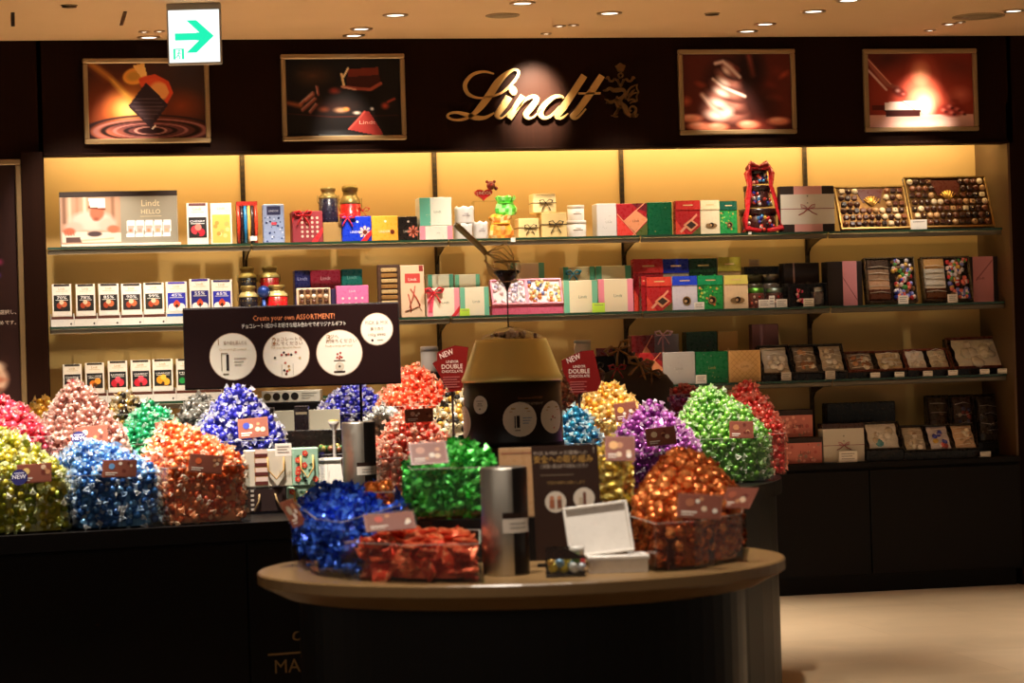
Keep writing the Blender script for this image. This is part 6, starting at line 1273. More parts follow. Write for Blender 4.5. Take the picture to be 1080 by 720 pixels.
# flavour cards
for (px, py, dep, w_, h_, lb, cc, rd) in ((36, 499, 6.98, .095, .055, 'on the lime green heap, with a round navy sticker', 'E8C87A', True), (126, 494, 7.06, .095, .05, 'on the light blue heap', '6AA0D8', False), (217, 489, 7.2, .095, .055, 'on the orange heap', 'E86A3A', False), (97, 458, 7.75, .095, .055, 'on the rosy brown heap, with a round navy sticker', 'E8D0B8', True),
                                       (176, 452, 7.85, .07, .05, 'on the emerald green heap', 'C88A70', False), (267, 451, 8.05, .095, .065, 'on the white and indigo heap', '2A3AA0', False), (442, 438, 8.1, .09, .045, 'on the red and white heap', 'E8B8A0', False),
                                       (660, 434, 8.6, .075, .065, 'on the golden yellow heap', 'F0B850', False), (697, 460, 8.12, .095, .06, 'on the purple heap', 'E8C8A0', False), (782, 453, 8.5, .08, .06, 'on the leaf green heap', 'B87A50', False)):
    card(px, py, dep, w_, h_, 'small brown flavour card %s' % lb, dots_=cc, roundel=rd)

# ------------------------------------------------------------------ dark tower with gold shoulder, whisk and melting chocolate
TD = 8.22; k_ = TD / F
tc_ = atD(541, 430, TD); zz = lambda y, x=541: atD(x, y, TD).z
tw = empty('display_tower', (tc_.x, tc_.y, ITOP), 'round dark display tower with gold shoulder and clear dome, centre of the island', 'display tower'); B = ITOP
MB().lathe([(.178, 0), (.178, zz(470) - B - .012), (.17, zz(470) - B)], '1A1211', 'black', n=40).build('plinth', tw)
MB().lathe([(.163, zz(470) - B), (.160, zz(464) - B), (.156, zz(401) - B)], '140B0A', 'black', n=48).build('drum', tw)
MB().lathe([(.162, zz(402) - B), (.163, zz(399) - B), (.155, zz(394) - B), (.118, zz(361) - B), (.113, zz(357.5) - B), (1e-5, zz(357) - B)], 'FCE68C', 'gold', n=48).build('gold_shoulder', tw)
rg = random.Random(2); m = MB(); n = 28; prof = [(.100, zz(357.5) - B), (.085, zz(353) - B), (.06, zz(349.5) - B), (.03, zz(346) - B), (1e-5, zz(344.5) - B)]
vs = [(q * (1 + rg.uniform(-.06, .06)) * math.cos(2 * PI * k / n), q * math.sin(2 * PI * k / n), z + rg.uniform(-.003, .003)) for q, z in prof for k in range(n)]
m.add(vs, [(i * n + k, i * n + (k + 1) % n, (i + 1) * n + (k + 1) % n, (i + 1) * n + k) for i in range(4) for k in range(n)], 'C8B8A8', 'film'); m.build('clear_dome', tw)
def rock(m):
    for k in range(46): a = rg.uniform(0, 2 * PI); q = rg.uniform(0, .085); m.box(-.008, .008, -.006, .006, -.005, .005, rg.choice(['8A6A5A', 'C8A898', '5A3A30', 'E8D8C8']), 'foil', .002, Matrix.Translation((q * math.cos(a), q * math.sin(a), zz(357) - B + .006 + .03 * (1 - q / .085) * rg.random())) @ Matrix.Rotation(rg.uniform(0, 3), 4, (rg.random(), rg.random(), 1)))
sub(tw, 'glittering_pieces', rock)
def drumdisc(cx, cy, rx, nm, art):
    """round sticker wrapped on the drum"""
    lat = (cx - 542) * k_; R_ = .1605; a0 = math.asin(max(-.97, min(.97, lat / R_))); zc = zz(cy) - B; rr_ = rx * k_; R2 = R_ + .001
    def wrap(u, v_, lift=0): a = a0 + u / R_; return ((R2 + lift) * math.sin(a - PSI * 0), -(R2 + lift) * math.cos(a), zc + v_)
    m = MB()
    for j in range(24):
        a, b_ = 2 * PI * j / 24, 2 * PI * (j + 1) / 24; m.face([wrap(0, 0), wrap(rr_ * math.cos(a) * .5, rr_ * math.sin(a) * .5), wrap(rr_ * math.cos(b_) * .5, rr_ * math.sin(b_) * .5)], 'E6DCC8', 'print'); m.face([wrap(rr_ * math.cos(a) * .5, rr_ * math.sin(a) * .5), wrap(rr_ * math.cos(a), rr_ * math.sin(a)), wrap(rr_ * math.cos(b_), rr_ * math.sin(b_)), wrap(rr_ * math.cos(b_) * .5, rr_ * math.sin(b_) * .5)], 'E6DCC8', 'print')
    for (u0, u1, v0, v1, c_) in art: m.face([wrap(rr_ * u0, rr_ * v0, .0015), wrap(rr_ * u1, rr_ * v0, .0015), wrap(rr_ * u1, rr_ * v1, .0015), wrap(rr_ * u0, rr_ * v1, .0015)], c_, 'print')
    m.build('round_sticker', tw)
lines_ = [(-.5, .5, .58, .66, 'B8964A'), (-.6, .6, .42, .48, 'C8A87A')]
drumdisc(549, 441, 18, 'r', lines_ + [(-.32, -.26, -.5, .2, '3A2A20'), (-.2, -.02, -.48, .22, '2A1810'), (.15, .7, .05, .1, '8A9AB0'), (.15, .6, -.1, -.05, '8A9AB0'), (.15, .5, -.25, -.2, '8A9AB0'), (-.3, 0, -.66, -.6, '8A7A60')])
drumdisc(508, 425, 9.5, 'r', [(-.5, .5, .35, .45, 'A89A80'), (-.3, .3, .05, .15, '8A7A60'), (-.4, .4, -.15, -.05, 'A89A80'), (-.1, .1, -.55, -.4, '3A2A20')])
drumdisc(583, 440, 17, 'r', lines_ + [(-.1, .02, -.05, .1, 'B83A28'), (.1, .2, -.1, .0, 'A0522A'), (-.25, -.15, -.2, -.1, '3A1A10'), (.0, .1, -.7, -.6, 'C84A30')])
drumdisc(491, 443, 17, 'r', lines_)
m = MB(); zt_ = zz(423) - B
for j, (tx, yy) in enumerate((('Create your own ASSORTMENT!', 420), ('チョコレート1粒からお好きな組み合わせで', 426))):
    vs, fs = text_mesh(tx); w_ = max(v_[0] for v_ in vs); kx = .085 / w_; m.add([(.162 * math.sin(.10 + v_[0] * kx / .16), -.162 * math.cos(.10 + v_[0] * kx / .16), zz(yy) - B + v_[1] * .010) for v_ in vs], fs, 'A86A4A' if j == 0 else 'B8A898', 'print')
m.build('lettering', tw)
tw.rotation_euler.z = -PSI
# whisk and poured chocolate
def dp(x, y, off=0): p = atD(x, y, TD + off); return p - tc_
tcw = Vector((tc_.x, tc_.y, ITOP))
wp = atD(540, 345, TD)
e = empty('chocolate_whisk', wp, 'gold handled wire whisk dripping melted chocolate above the tower dome', 'whisk')
R = lambda x, y, off=0: atD(x, y, TD + off) - wp
MB().tube([R(480, 236), R(483, 239), R(508, 262), R(513, 268)], [.006, .0105, .010, .008], 'B8A068', 'gold', 10).build('handle', e)
for k in range(6):
    s = (k - 2.5) / 2.5; o_ = .05 * math.cos(k * 1.1)
    MB().tube([R(512, 267), R(526 + 8 * abs(s), 268 + 12 * s, o_ * .6), R(543 + 2 * s, 280 + 12 * s, o_), R(548 - 6 * abs(s), 296 + 2 * s, o_ * .8), R(532 - 3 * s, 296 + 4 * s, o_ * .3), R(514 + 2 * s, 282 + 6 * s, 0), R(512, 268)], .0018, 'D8BC80', 'gold', 6).build('whisk_wire', e)
m = MB(); m.lathe([(.0022, 0), (.0022, (atD(540, 308, TD) - wp).z), (.005, (atD(540, 304, TD) - wp).z), (.014, (atD(540, 298, TD) - wp).z), (.030, (atD(540, 292, TD) - wp).z), (.043, (atD(540, 287, TD) - wp).z), (.040, (atD(540, 285, TD) - wp).z), (1e-5, (atD(540, 289, TD) - wp).z)], '2A120C', 'gloss', -.012, 0, 20); m.build('melting_chocolate', e)
zr = [(atD(540, y, TD) - wp).z for y in (288, 282, 276)]
MB().lathe([(.044, zr[0]), (.046, zr[1]), (.040, zr[2])], 'C8B090', 'film', -.012, 0, 24).build('clear_cup', e)
MB().lathe([(.0405, zr[2]), (.0425, zr[2] + .002), (.0405, zr[2] + .004), (.0385, zr[2] + .002), (.0405, zr[2])], 'C8A868', 'metal', -.012, 0, 24).build('cup_rim', e)
MB().tube([R(511, 275, -.02), R(520, 283, -.03), R(532, 286, -.03), R(545, 284, -.02)], [.002, .004, .0035, .002], 'E8C890', 'metal', 8).build('whisk_highlight_wire', e)

# ------------------------------------------------------------------ hanging instruction sign on a pole
SD = 8.75; A_ = atD(194.5, 326, SD); B_ = atD(419, 319, SD); zb0 = atD(205, 410, SD).z; cen = (A_ + B_) / 2; w_ = (B_ - A_).length; h_ = A_.z - zb0
pole = atD(378, 330, SD + .03)
sg = empty('sign_on_pole', (pole.x, pole.y, ITOP), 'wide dark sign reading Create your own ASSORTMENT with three white circles', 'sign', rotz=-PSI)
def loc(x, y): d = atD(x, y, SD) - Vector((pole.x, pole.y, ITOP)); return (d.dot(RH), d.z)
xl, xr_ = loc(194.5, 365)[0], loc(421, 365)[0]; zt_, zb_ = loc(307, 322.5)[1], loc(307, 407)[1]
MB().box(xl, xr_, -.034, -.028, zb_, zt_, '1E0A09', 'board', .002).build('sign_board', sg)
MB().box(xl - .003, xr_ + .003, -.0275, -.022, zb_ - .003, zt_ + .003, '1A0D0B', 'matte', .001).build('board_back', sg)
def shear(x, y): return loc(x, y)
m = MB(); Y_ = -.0345
t1 = shear(310, 337); m.text('Create your own ASSORTMENT!', t1[0], t1[1], Y_, .026, 'F4905C', 'print', width=86 * SD / F)
t1 = shear(310, 344.5); m.text('チョコレート1粒からお好きな組み合わせでオリジナルギフト', t1[0], t1[1], Y_, .018, 'F0E6DA', 'print', width=110 * SD / F)
m.build('lettering', sg)
def circ(cx, cy, r_, art):
    m = MB(); x, z = shear(cx, cy); q = SD / F; m.disc(x, z, r_ * q + .0025, Y_, 'B89A84', 'print', 36); m.disc(x, z, r_ * q, Y_ - .0006, 'E9DFCF', 'print', 36); art(m, x, z, r_ * q); m.build('round_print', sg)
def a1(m, x, z, r): m.text('1', x - r * .62, z + r * .52, Y_ - .0012, r * .38, 'A87A40', 'print'); m.text('箱や袋を選んだら', x + r * .1, z + r * .52, Y_ - .0012, r * .2, '8A5A30', 'print', width=r * 1.0); m.text('Choose your gift container', x, z + r * .28, Y_ - .0012, r * .14, 'B89A6A', 'print', width=r * 1.2); m.rect(x - r * .52, x - r * .48, z - r * .6, z + r * .15, Y_ - .0012, '8A7A60'); m.rect(x - r * .52, x - r * .22, z + r * .13, z + r * .17, Y_ - .0012, '8A7A60'); m.rect(x - r * .3, x - r * .18, z - r * .6, z + r * .1, Y_ - .0012, '1E120E'); [m.rect(x + r * .05, x + r * (.55 - .1 * k), z - r * (.1 + .14 * k), z - r * (.06 + .14 * k), Y_ - .0012, 'A09080') for k in range(3)]; m.rect(x - r * .45, x - r * .2, z - r * .78, z - r * .72, Y_ - .0012, '6A5A48')
def a2(m, x, z, r):
    m.text('2', x - r * .5, z + r * .5, Y_ - .0012, r * .38, 'A87A40', 'print'); m.text('チョコレートを\n選んでください', x + r * .05, z + r * .62, Y_ - .0012, r * .2, '8A5A30', 'print'); m.text('Pick your favourite flavors', x, z + r * .28, Y_ - .0012, r * .14, 'B89A6A', 'print', width=r * 1.3)
    for dx, dz, c_ in ((-.5, -.12, '1E1614'), (-.1, .1, '1E1614'), (-.2, -.0, 'A8322A'), (0, 0, '3A1A14'), (.1, .02, 'B8523A'), (.22, 0, '1E1614'), (.42, .1, 'A8322A'), (-.05, -.35, 'B8523A'), (.1, -.5, 'A87A40'), (-.1, -.68, '1E1614'), (.02, -.72, 'A8322A'), (.12, -.66, 'B8924A'), (-.02, -.84, '6A3A28'), (.6, -.15, 'C8A878')): m.disc(x + dx * r, z + dz * r, r * .055, Y_ - .0012, c_, 'print', 8)
    for sx in (-.22, .28): m.rect(x + sx * r, x + (sx + .02) * r, z - .9 * r, z - .4 * r, Y_ - .0012, 'A89A84')
def a3(m, x, z, r):
    m.text('3', x - r * .45, z + r * .55, Y_ - .0012, r * .38, 'A87A40', 'print'); m.text('レジへ\nお持ちください', x + r * .1, z + r * .66, Y_ - .0012, r * .2, '8A5A30', 'print'); m.text('Ready to weigh and enjoy!', x, z + r * .28, Y_ - .0012, r * .14, 'B89A6A', 'print', width=r * 1.2)
    for dx, dz in ((-.08, -.05), (.05, 0), (.02, -.15), (-.1, -.2), (.1, -.2), (0, -.25)): m.disc(x + dx * r, z + dz * r, r * .05, Y_ - .0012, 'A8423A', 'print', 8)
    m.rect(x - r * .25, x + r * .25, z - r * .36, z - r * .32, Y_ - .0012, '3A2A20'); m.disc(x, z - r * .6, r * .2, Y_ - .0012, 'C8BCA8', 'print', 16); m.disc(x, z - r * .6, r * .05, Y_ - .0016, '2A1A14', 'print', 8); m.rect(x - r * .26, x + r * .24, z - r * .88, z - r * .80, Y_ - .0012, '2A1A14')
def a4(m, x, z, r): m.text('PICK & MIX', x, z + r * .32, Y_ - .0012, r * .32, 'A8988A', 'print', width=r * 1.45); m.text('量り売り', x, z - r * .05, Y_ - .0012, r * .22, '8A6A50', 'print'); m.text('100g ¥990', x, z - r * .42, Y_ - .0012, r * .22, '8A6A50', 'print', width=r * 1.1); m.disc(x - r * .3, z - r * .7, r * .08, Y_ - .0012, '3A1A14', 'print', 8); m.rect(x, x + r * .4, z - r * .72, z - r * .66, Y_ - .0012, 'A89A8A')
circ(246, 376, 24.3, a1); circ(302, 374, 24, a2); circ(358, 372, 23.7, a3); circ(397.5, 347, 16.5, a4)
MB().box(-.004, .004, -.006, .006, 0, zt_ - .01, '1A1412', 'metal', .001).build('pole', sg); MB().box(-.08, .08, -.06, .06, 0, .006, '1A1412', 'metal', .002).build('pole_base', sg)

# ------------------------------------------------------------------ red NEW signs
def newsign(pts, dep, lb, cx, ty, wpx):
    P0 = atD(cx, max(p[1] for p in pts), dep); zb_ = P0.z; e = empty('new_flavour_sign', (P0.x, P0.y, ITOP), lb, 'sign', 'dark red NEW signs', -PSI)
    q = lambda x, y: ((atD(x, y, dep) - Vector((P0.x, P0.y, ITOP))).dot(RH), atD(x, y, dep).z - ITOP)
    MB().slab([q(*p) for p in pts], -.002, .002, '6E110E', 'board').build('sign_card', e)
    m = MB(); a = q(pts[2][0], pts[2][1]); k = dep / F
    x, z = q(cx - 5, ty - 10.5); mw = Matrix.Translation((x, 0, z)) @ Matrix.Rotation(-.36, 4, 'Y'); m.text('NEW', 0, 0, -.0035, .027, 'F0D8CC', 'print', mw=mw, width=15 * k)
    for tx, yy, s_, wdt in (('LINDOR', ty - 3.5, .012, 13), ('DOUBLE', ty + 2.5, .021, 22), ('CHOCOLATE', ty + 6.8, .013, 22)): x, z = q(cx, yy); m.text(tx, x, z, -.003, s_, 'E8D0C0', 'print', width=wdt * k)
    for j in range(5): x, z = q(cx - 1, ty + 12 + 2.6 * j); m.rect(x - 9 * k, x + (9 - j % 2 * 3) * k, z, z + .003, -.003, 'A0504A')
    x0_, z0_ = q(pts[0][0], pts[0][1]); m.build('lettering', e)
    MB().box(-.004, .004, .003, .008, 0, zb_ - ITOP + .08, '2A1412', 'matte', .001).build('card_stem', e)
newsign([(461, 372), (468, 368), (480, 364), (494, 366), (492, 385), (487, 412), (474, 413), (456, 383), (461, 380)], 8.60, 'dark red NEW double chocolate sign left of the tower', 477, 386, 22)
newsign([(592, 380), (600, 376), (613, 370), (626, 369), (634, 403), (630, 412), (606, 416), (594, 393)], 8.62, 'dark red NEW double chocolate sign right of the tower', 611, 391, 22)

# ------------------------------------------------------------------ things between the heaps
def onisland(px, pyb, dep): p = atD(px, pyb, dep); return p
def riser(px0, px1, dep, zt, dd, lb):
    a, b_ = atD(px0, 420, dep), atD(px1, 420, dep); m = MB(); wd = (b_ - a).length; c_ = (a + b_) / 2 + FH * dd / 2
    return tag(m.box(-wd / 2, wd / 2, -dd / 2, dd / 2, 0, zt - ITOP, 'FFFFFF', 'counter', .003).build('display_riser', None, (c_.x, c_.y, ITOP), -PSI), lb, 'riser')
dp_ = 9.85
z1 = atD(452, 392, dp_).z; riser(440, 470, dp_, z1, .16, 'dark riser block under the white tub behind the coral heap')
def tubat(px0, px1, yt, zb, dep, lb):
    a, b_ = atD(px0, yt, dep), atD(px1, yt, dep); r = (b_ - a).length / 2; c_ = (a + b_) / 2; h = c_.z - zb; e = empty('round_tub', (c_.x, c_.y, zb), lb, 'tub', 'white tubs on the island')
    MB().lathe([(r * .93, 0), (r * .95, .003), (r * .97, h * .82)], 'D8D2C8').build('tub_body', e); MB().lathe([(r, h * .80), (r, h * .97), (r * .9, h)], 'CFC8BC').build('tub_lid', e)
z1 += .001; tubat(443, 462, 365, z1, dp_ + .06, 'white round tub behind the left red sign')
z2 = atD(614, 376, dp_).z; riser(603, 652, dp_, z2, .16, 'dark riser block behind the right red sign'); tubat(605, 623, 358.5, z2 + .001, dp_ + .06, 'small white round tub behind the right red sign')
a, b_ = atD(629, 372, dp_), atD(650, 372, dp_); c_ = (a + b_) / 2; e = empty('gift_box', (c_.x, c_.y, z2), 'plain dark red box beside the brown gift bag', 'gift box', None, -PSI); wq = (b_ - a).length
m = MB(); m.box(-wq / 2, wq / 2, 0, .06, 0, max(.03, c_.z - z2), '7A1A18', 'gloss', .002); m.build('box_body', e); MB().box(-wq / 2 - .001, wq / 2 + .001, -.001, .061, max(.03, c_.z - z2) * .8, max(.03, c_.z - z2) + .001, '8A2420', 'gloss', .002).build('lid', e)
# brown fabric gift bag with bows
db = 9.75; base = atD(667, 424, db); e = empty('gift_bag', (base.x, base.y, ITOP), 'big dark brown fabric gift bag with gold bows and a red tie', 'gift bag', None, -PSI); k = db / F
zc = lambda y: atD(667, y, db).z - ITOP
rg = random.Random(6); n = 26; prof = [(.85, 0), (1.0, .03), (1.03, zc(420)), (1.0, zc(405)), (.86, zc(396)), (.55, zc(391)), (.30, zc(385))]
vs = []; fs = []
for i, (q, z) in enumerate(prof):
    for j in range(n): a = 2 * PI * j / n; wv = 1 + .035 * math.sin(5 * a + i) + rg.uniform(-.015, .015); vs.append((q * 43 * k * wv * math.cos(a), q * 26 * k * wv * math.sin(a), z))
for i in range(len(prof) - 1):
    for j in range(n): fs.append((i * n + j, i * n + (j + 1) % n, (i + 1) * n + (j + 1) % n, (i + 1) * n + j))
m = MB(); m.add(vs, fs + [tuple(reversed(range(n))), tuple(range((len(prof) - 1) * n, len(prof) * n))], '33231A', 'matte', True); m.build('bag_body', e)
def neck(m):
    for (cx, yb, yt, w_) in ((-12, 386, 366, 7), (-2, 387, 372, 6), (6, 390, 378, 6)):
        pr_ = [(.6, zc(yb + 6)), (.4, zc(yb)), (.8, zc((yb + yt) / 2)), (1.1, zc(yt))]; vs = []; fs = []; nn_ = 12
        for i, (q, z) in enumerate(pr_):
            for j in range(nn_): a = 2 * PI * j / nn_; vs.append((cx * k + q * w_ * k * (1 + .2 * math.sin(4 * a)) * math.cos(a), q * w_ * k * math.sin(a), z + rg.uniform(-.004, .004)))
        for i in range(3):
            for j in range(nn_): fs.append((i * nn_ + j, i * nn_ + (j + 1) % nn_, (i + 1) * nn_ + (j + 1) % nn_, (i + 1) * nn_ + j))
        m.add(vs, fs, '2A1A12', 'matte', True)
sub(e, 'gathered_neck', neck)
def gb_(m):
    for (cx, y, s_, c_) in ((-14, 368, .045, '9A6A34'), (8, 384, .045, 'B0804A'), (20, 392, .04, '8A5A30')):
        mm = MB(); bow(mm, 0, 0, s_, c_, -.004, True, 'gloss', 2.2); m.mb(mm, Matrix.Translation((cx * k, -.06, zc(y))) @ Matrix.Rotation(cx * .03, 4, 'Y'))
sub(e, 'gold_bow', gb_); sub(e, 'red_tie', lambda m: m.mb((lambda q: (bow(q, 0, 0, .03, 'B02430', k=2), q)[1])(MB()), Matrix.Translation((-16 * k, -.07, zc(388)))))
e2 = empty('gift_bag', atD(628, 404, 9.3), 'tiny dark chocolate pot with brown bow on the right red sign side', 'gift bag', None, -PSI)
zq = e2.location.z; e2.location.z = ITOP; MB().lathe([(.02, 0), (.02, zq - ITOP), (.034, zq - ITOP + .015), (.036, zq - ITOP + .04), (.02, zq - ITOP + .055)], '5A2418', 'gloss', n=16).build('pot_body', e2); sub(e2, 'ribbon', lambda m: bow(m, 0, zq - ITOP + .06, .03, '2A1A14', -.01))

# gift carrier bags in a clear rack, right of the orange bin
def carrier(px0, px1, yt, yb, dep, lb, col, art, zb=None, hcol='B08A50', hx=None, dd=.05, up=False):
    a, b_ = atD(px0, yb, dep), atD(px1, yb, dep); wd = (b_ - a).length; c_ = (a + b_) / 2; z = c_.z if zb is None else zb; h = atD((px0 + px1) / 2, yt, dep).z - z
    e = empty('carrier_bag', (c_.x, c_.y, z), lb, 'paper bag', 'paper carrier bags in the rack', -PSI + .2); m = MB(); m.box(-wd / 2, wd / 2, 0, dd, 0, h, col, 'matte', .003); m.build('bag_body', e); sub(e, 'printed_front', lambda m: art(m, wd, h))
    def hd(m):
        if up: m.tube([(wd * .4, -.004, .004), (wd * .25, -.006, h * .45), (wd * .2, -.006, h * .75)], .0028, hcol, 'matte', 6)
        else: x0, x1 = hx; m.tube([(x0 * wd, -.004, h * .8), (x0 * wd * 1.0, -.007, h * .45), ((x0 + x1) / 2 * wd, -.008, h * .2), (x1 * wd, -.007, h * .45), (x1 * wd, -.004, h * .8)], .0028, hcol, 'matte', 6)
    sub(e, 'rope_handle', hd)
    if up: sub(e, 'rope_handle', lambda m: m.tube([(-wd * .35, -.004, .004), (-wd * .22, -.006, h * .45), (-wd * .2, -.006, h * .75)], .0028, hcol, 'matte', 6))
    return e
def flowers(seed):
    def f(m, wd, h):
        rg = random.Random(seed)
        for k in range(9): m.poly([(x := rg.uniform(-.42, .42) * wd, z := rg.uniform(.08, .9) * h), (x + .008, z + .004), (x + .014, z + .001), (x + .006, z - .004)], -E - .00005 * k, rg.choice(['2A4A3A', '3A6A4A', '1E2E3A']))
        for k in range(7):
            x, z = rg.uniform(-.38, .38) * wd, rg.uniform(.1, .92) * h
            for j in range(5): a = j * 2 * PI / 5; m.disc(x + .005 * math.cos(a), z + .005 * math.sin(a), .0045, -.0014 - .0001 * j, rg.choice(['D83A34', 'E8604A']), 'print', 7)
            m.disc(x, z, .002, -.0022, 'F4D8A0', 'print', 6)
    return f
def stripes(m, wd, h):
    m.rect(-wd * .30, -wd * .02, 0.004, h - .004, -E, 'B88A50')
    for k in range(4): m.rect(-wd * .30, -wd * .02, h * (.06 + .25 * k), h * (.15 + .25 * k), -2 * E, '5A1E16'); m.rect(-wd * .28, -wd * .02, h * (.15 + .25 * k), h * (.27 + .25 * k), -2 * E, 'E0C8BC')
    m.text('Lindt', wd * .36, h * .3, -2 * E, .02, 'A89478')
def darkart(m, wd, h):
    for k in range(5): m.rect(-wd * .42, -wd * .34, h * (.08 + .19 * k), h * (.17 + .19 * k), -E, 'C8BCB0')
cb = 7.75; zlow = ITOP + .004
rkp = atD(297, 546, cb - .02); rk = empty('acrylic_rack', (rkp.x, rkp.y, ITOP), 'clear two level acrylic rack holding paper carrier bags', 'display rack', None, -PSI + .2)
zmid = atD(285, 513, cb).z - ITOP; wr = 92 * cb / F
MB().box(-wr / 2, wr / 2, -.01, .10, 0, .003, 'FFFFFF', 'acrylic').build('rack_base', rk); MB().box(-wr / 2, wr / 2, -.01, .10, zmid - .006, zmid - .001, 'D8B880', 'acrylic').build('rack_shelf', rk)
for s in (-1, 1): MB().box(s * wr / 2 - .002, s * wr / 2 + .002, -.01, .10, .003, atD(285, 473, cb).z - ITOP, 'FFFFFF', 'acrylic').build('rack_side', rk)
carrier(262, 303, 514, 548, cb, 'dark paper carrier bag with rope handle in the lower level of the rack', '2A1210', darkart, ITOP + .004, 'B89868', up=True)
carrier(304, 333, 513, 545, cb + .01, 'mint floral paper bag in the lower level of the rack', '9ABCA4', flowers(3), ITOP + .004, 'C8A050', (-.25, .2))
carrier(259, 309, 474, 512, cb, 'cream paper carrier bag with striped ribbon print in the upper level', 'CFC6B4', stripes, ITOP + zmid, 'B08A50', (-.02, .32))
carrier(309.5, 337, 472, 511, cb + .01, 'mint floral paper bag in the upper level of the rack', '9CC4AC', flowers(7), ITOP + zmid, 'D0A860', (-.2, .28))
p = atD(299, 481, cb - .04); price_tag(p.x, p.z, p.y, .05, .038, 'white price tag clipped above the cream carrier bag', tilt=-PSI, col='F4EEE2')
# white lidded container, steel cup dispenser, spoon rest and trays behind
def box_at(px0, px1, yt, yb, dep, dd): a, b_ = atD(px0, yb, dep), atD(px1, yb, dep); c_ = (a + b_) / 2; return c_, (b_ - a).length, atD((px0 + px1) / 2, yt, dep).z
c_, wd, zt_ = box_at(336, 366, 486, 526, 7.9, .1); e = empty('white_container', (c_.x, c_.y, ITOP), 'white plastic container right of the floral bags', 'container', None, -PSI); h = zt_ - ITOP
vs = [(-wd / 2, 0, 0), (wd / 2, 0, 0), (wd / 2, .1, 0), (-wd / 2, .1, 0), (-wd * .46, .01, h), (wd * .30, .01, h), (wd * .30, .09, h), (-wd * .46, .09, h)]
MB().add(vs, [(3, 2, 1, 0), (4, 5, 6, 7), (0, 1, 5, 4), (1, 2, 6, 5), (2, 3, 7, 6), (3, 0, 4, 7)], 'EAE4DA', 'gloss').build('container_body', e); MB().box(-wd * .48, wd * .33, .005, .095, h, h + .008, 'F4F0E8', 'gloss', .002).build('lid', e); MB().box(-wd * .15, -wd * .14, -.0006, .0, .02, h * .96, '8A8478').build('seam', e)
def steel(px0, px1, yt, dep, lb, zb, laby, split=.62):
    c_, wd, zt_ = box_at(px0, px1, yt, 500, dep, .1); r = wd / 2; h = zt_ - zb; e = empty('cup_dispenser', (c_.x, c_.y + r, zb), lb, 'dispenser', 'steel cup dispensers', -PSI)
    MB().lathe([(r * .97, 0), (r, .004), (r, h - .004), (r * .96, h), (r * .9, h - .002)], 'B9B3A8', 'metal', n=40).build('steel_tube', e)
    a0, a1_ = math.asin(.35), math.asin(.99); MB().add(*arc_patch(r * 1.006, a0, a1_, .002, h - .001, 10), '17110F', 'black').build('dark_side', e)
    z0_, z1_ = (atD(540, y, dep).z - zb for y in laby); MB().add(*arc_patch(r * 1.012, -.1, 1.3, z0_, z1_, 10), 'D8D0C4', 'print').build('white_label', e); MB().add(*arc_patch(r * 1.013, -.1, 1.3, z1_, z1_ + .012, 10), '2A1A14', 'print').build('dark_label', e)
    m = MB()
    for j in range(2): m.add(*arc_patch(r * 1.016, .2, 1.0, z0_ + (z1_ - z0_) * (.3 + .3 * j), z0_ + (z1_ - z0_) * (.38 + .3 * j), 6), '8A847C', 'print')
    m.build('label_lines', e); return e
steel(364, 400, 445, 7.72, 'tall steel cup dispenser with white label behind the blue twists', ITOP, (496, 487))
c_, wd, zt_ = box_at(302, 372, 453, 470, 8.4, .2); zr_ = atD(335, 478, 8.4).z
e = empty('dark_tray', (c_.x, c_.y, ITOP), 'black stepped tray with green sweets behind the carrier bags', 'tray', None, -PSI)
MB().box(-wd / 2, wd / 2, 0, .02, 0, zt_ - ITOP, '1A1210', 'gloss', .002).build('tray_back', e); MB().box(-wd / 2, wd / 2, -.10, -.0, 0, zr_ - ITOP, '1E1612', 'gloss', .002).build('tray_step', e)
rg = random.Random(12)
for k_2 in range(40): sub(e, 'wrapped_sweet', lambda m: m.ball((rg.uniform(-.05, .46) * wd, rg.uniform(-.09, -.01), zr_ - ITOP + .010 + rg.uniform(0, .012)), .010, rg.choice(['4A8A3A', '8AA050', 'A86A4A', '3A6A34', 'C8B060']), 'ball', 8, 5))

p = atD(352, 444, 8.1); e = empty('sauce_cup', (p.x, p.y, ITOP), 'small white cup on a stand left of the steel dispenser', 'cup'); zc_ = p.z - ITOP
MB().lathe([(.014, 0), (.006, .01), (.005, zc_ - .03), (.014, zc_ - .012), (.02, zc_)], 'D8D0C8', 'gloss', n=16).build('cup_stand', e); MB().lathe([(.019, zc_ - .001), (.015, zc_ + .004), (1e-5, zc_ + .006)], 'E8CC7A', 'gloss', n=16).build('yellow_filling', e)
for j, (x0, x1, yt, yb, lb) in enumerate(((275, 289, 430, 456, 'black narrow box left on the back tray'), (311, 326, 428, 466, 'black narrow box in the middle of the back tray'))):
    c_, wd, zt_ = box_at(x0, x1, yt, yb, 9.0, .05); e = empty('narrow_box', (c_.x, c_.y, ITOP), lb, 'gift box', 'black narrow boxes', -PSI); MB().box(-wd / 2, wd / 2, 0, .05, 0, zt_ - ITOP, '1A100E', 'gloss', .002).build('box_body', e); MB().rect(-wd * .4, wd * .4, (zt_ - ITOP) * .9, (zt_ - ITOP) * .93, -.001, '8A7A60').build('printed_line', e)
c_, wd, zt_ = box_at(289, 372, 432, 470, 9.1, .06); e = empty('cream_backstop', (c_.x, c_.y, ITOP), 'cream folded card behind the two black narrow boxes', 'display card', None, -PSI); MB().box(-wd / 2, wd * .35, 0, .004, 0, zt_ - ITOP, 'B8B09A', 'matte', .001).build('card', e); MB().box(-wd / 2, wd * .35, .004, .05, zt_ - ITOP - .01, zt_ - ITOP - .006, 'A8A08A', 'matte', .001).build('folded_edge', e)
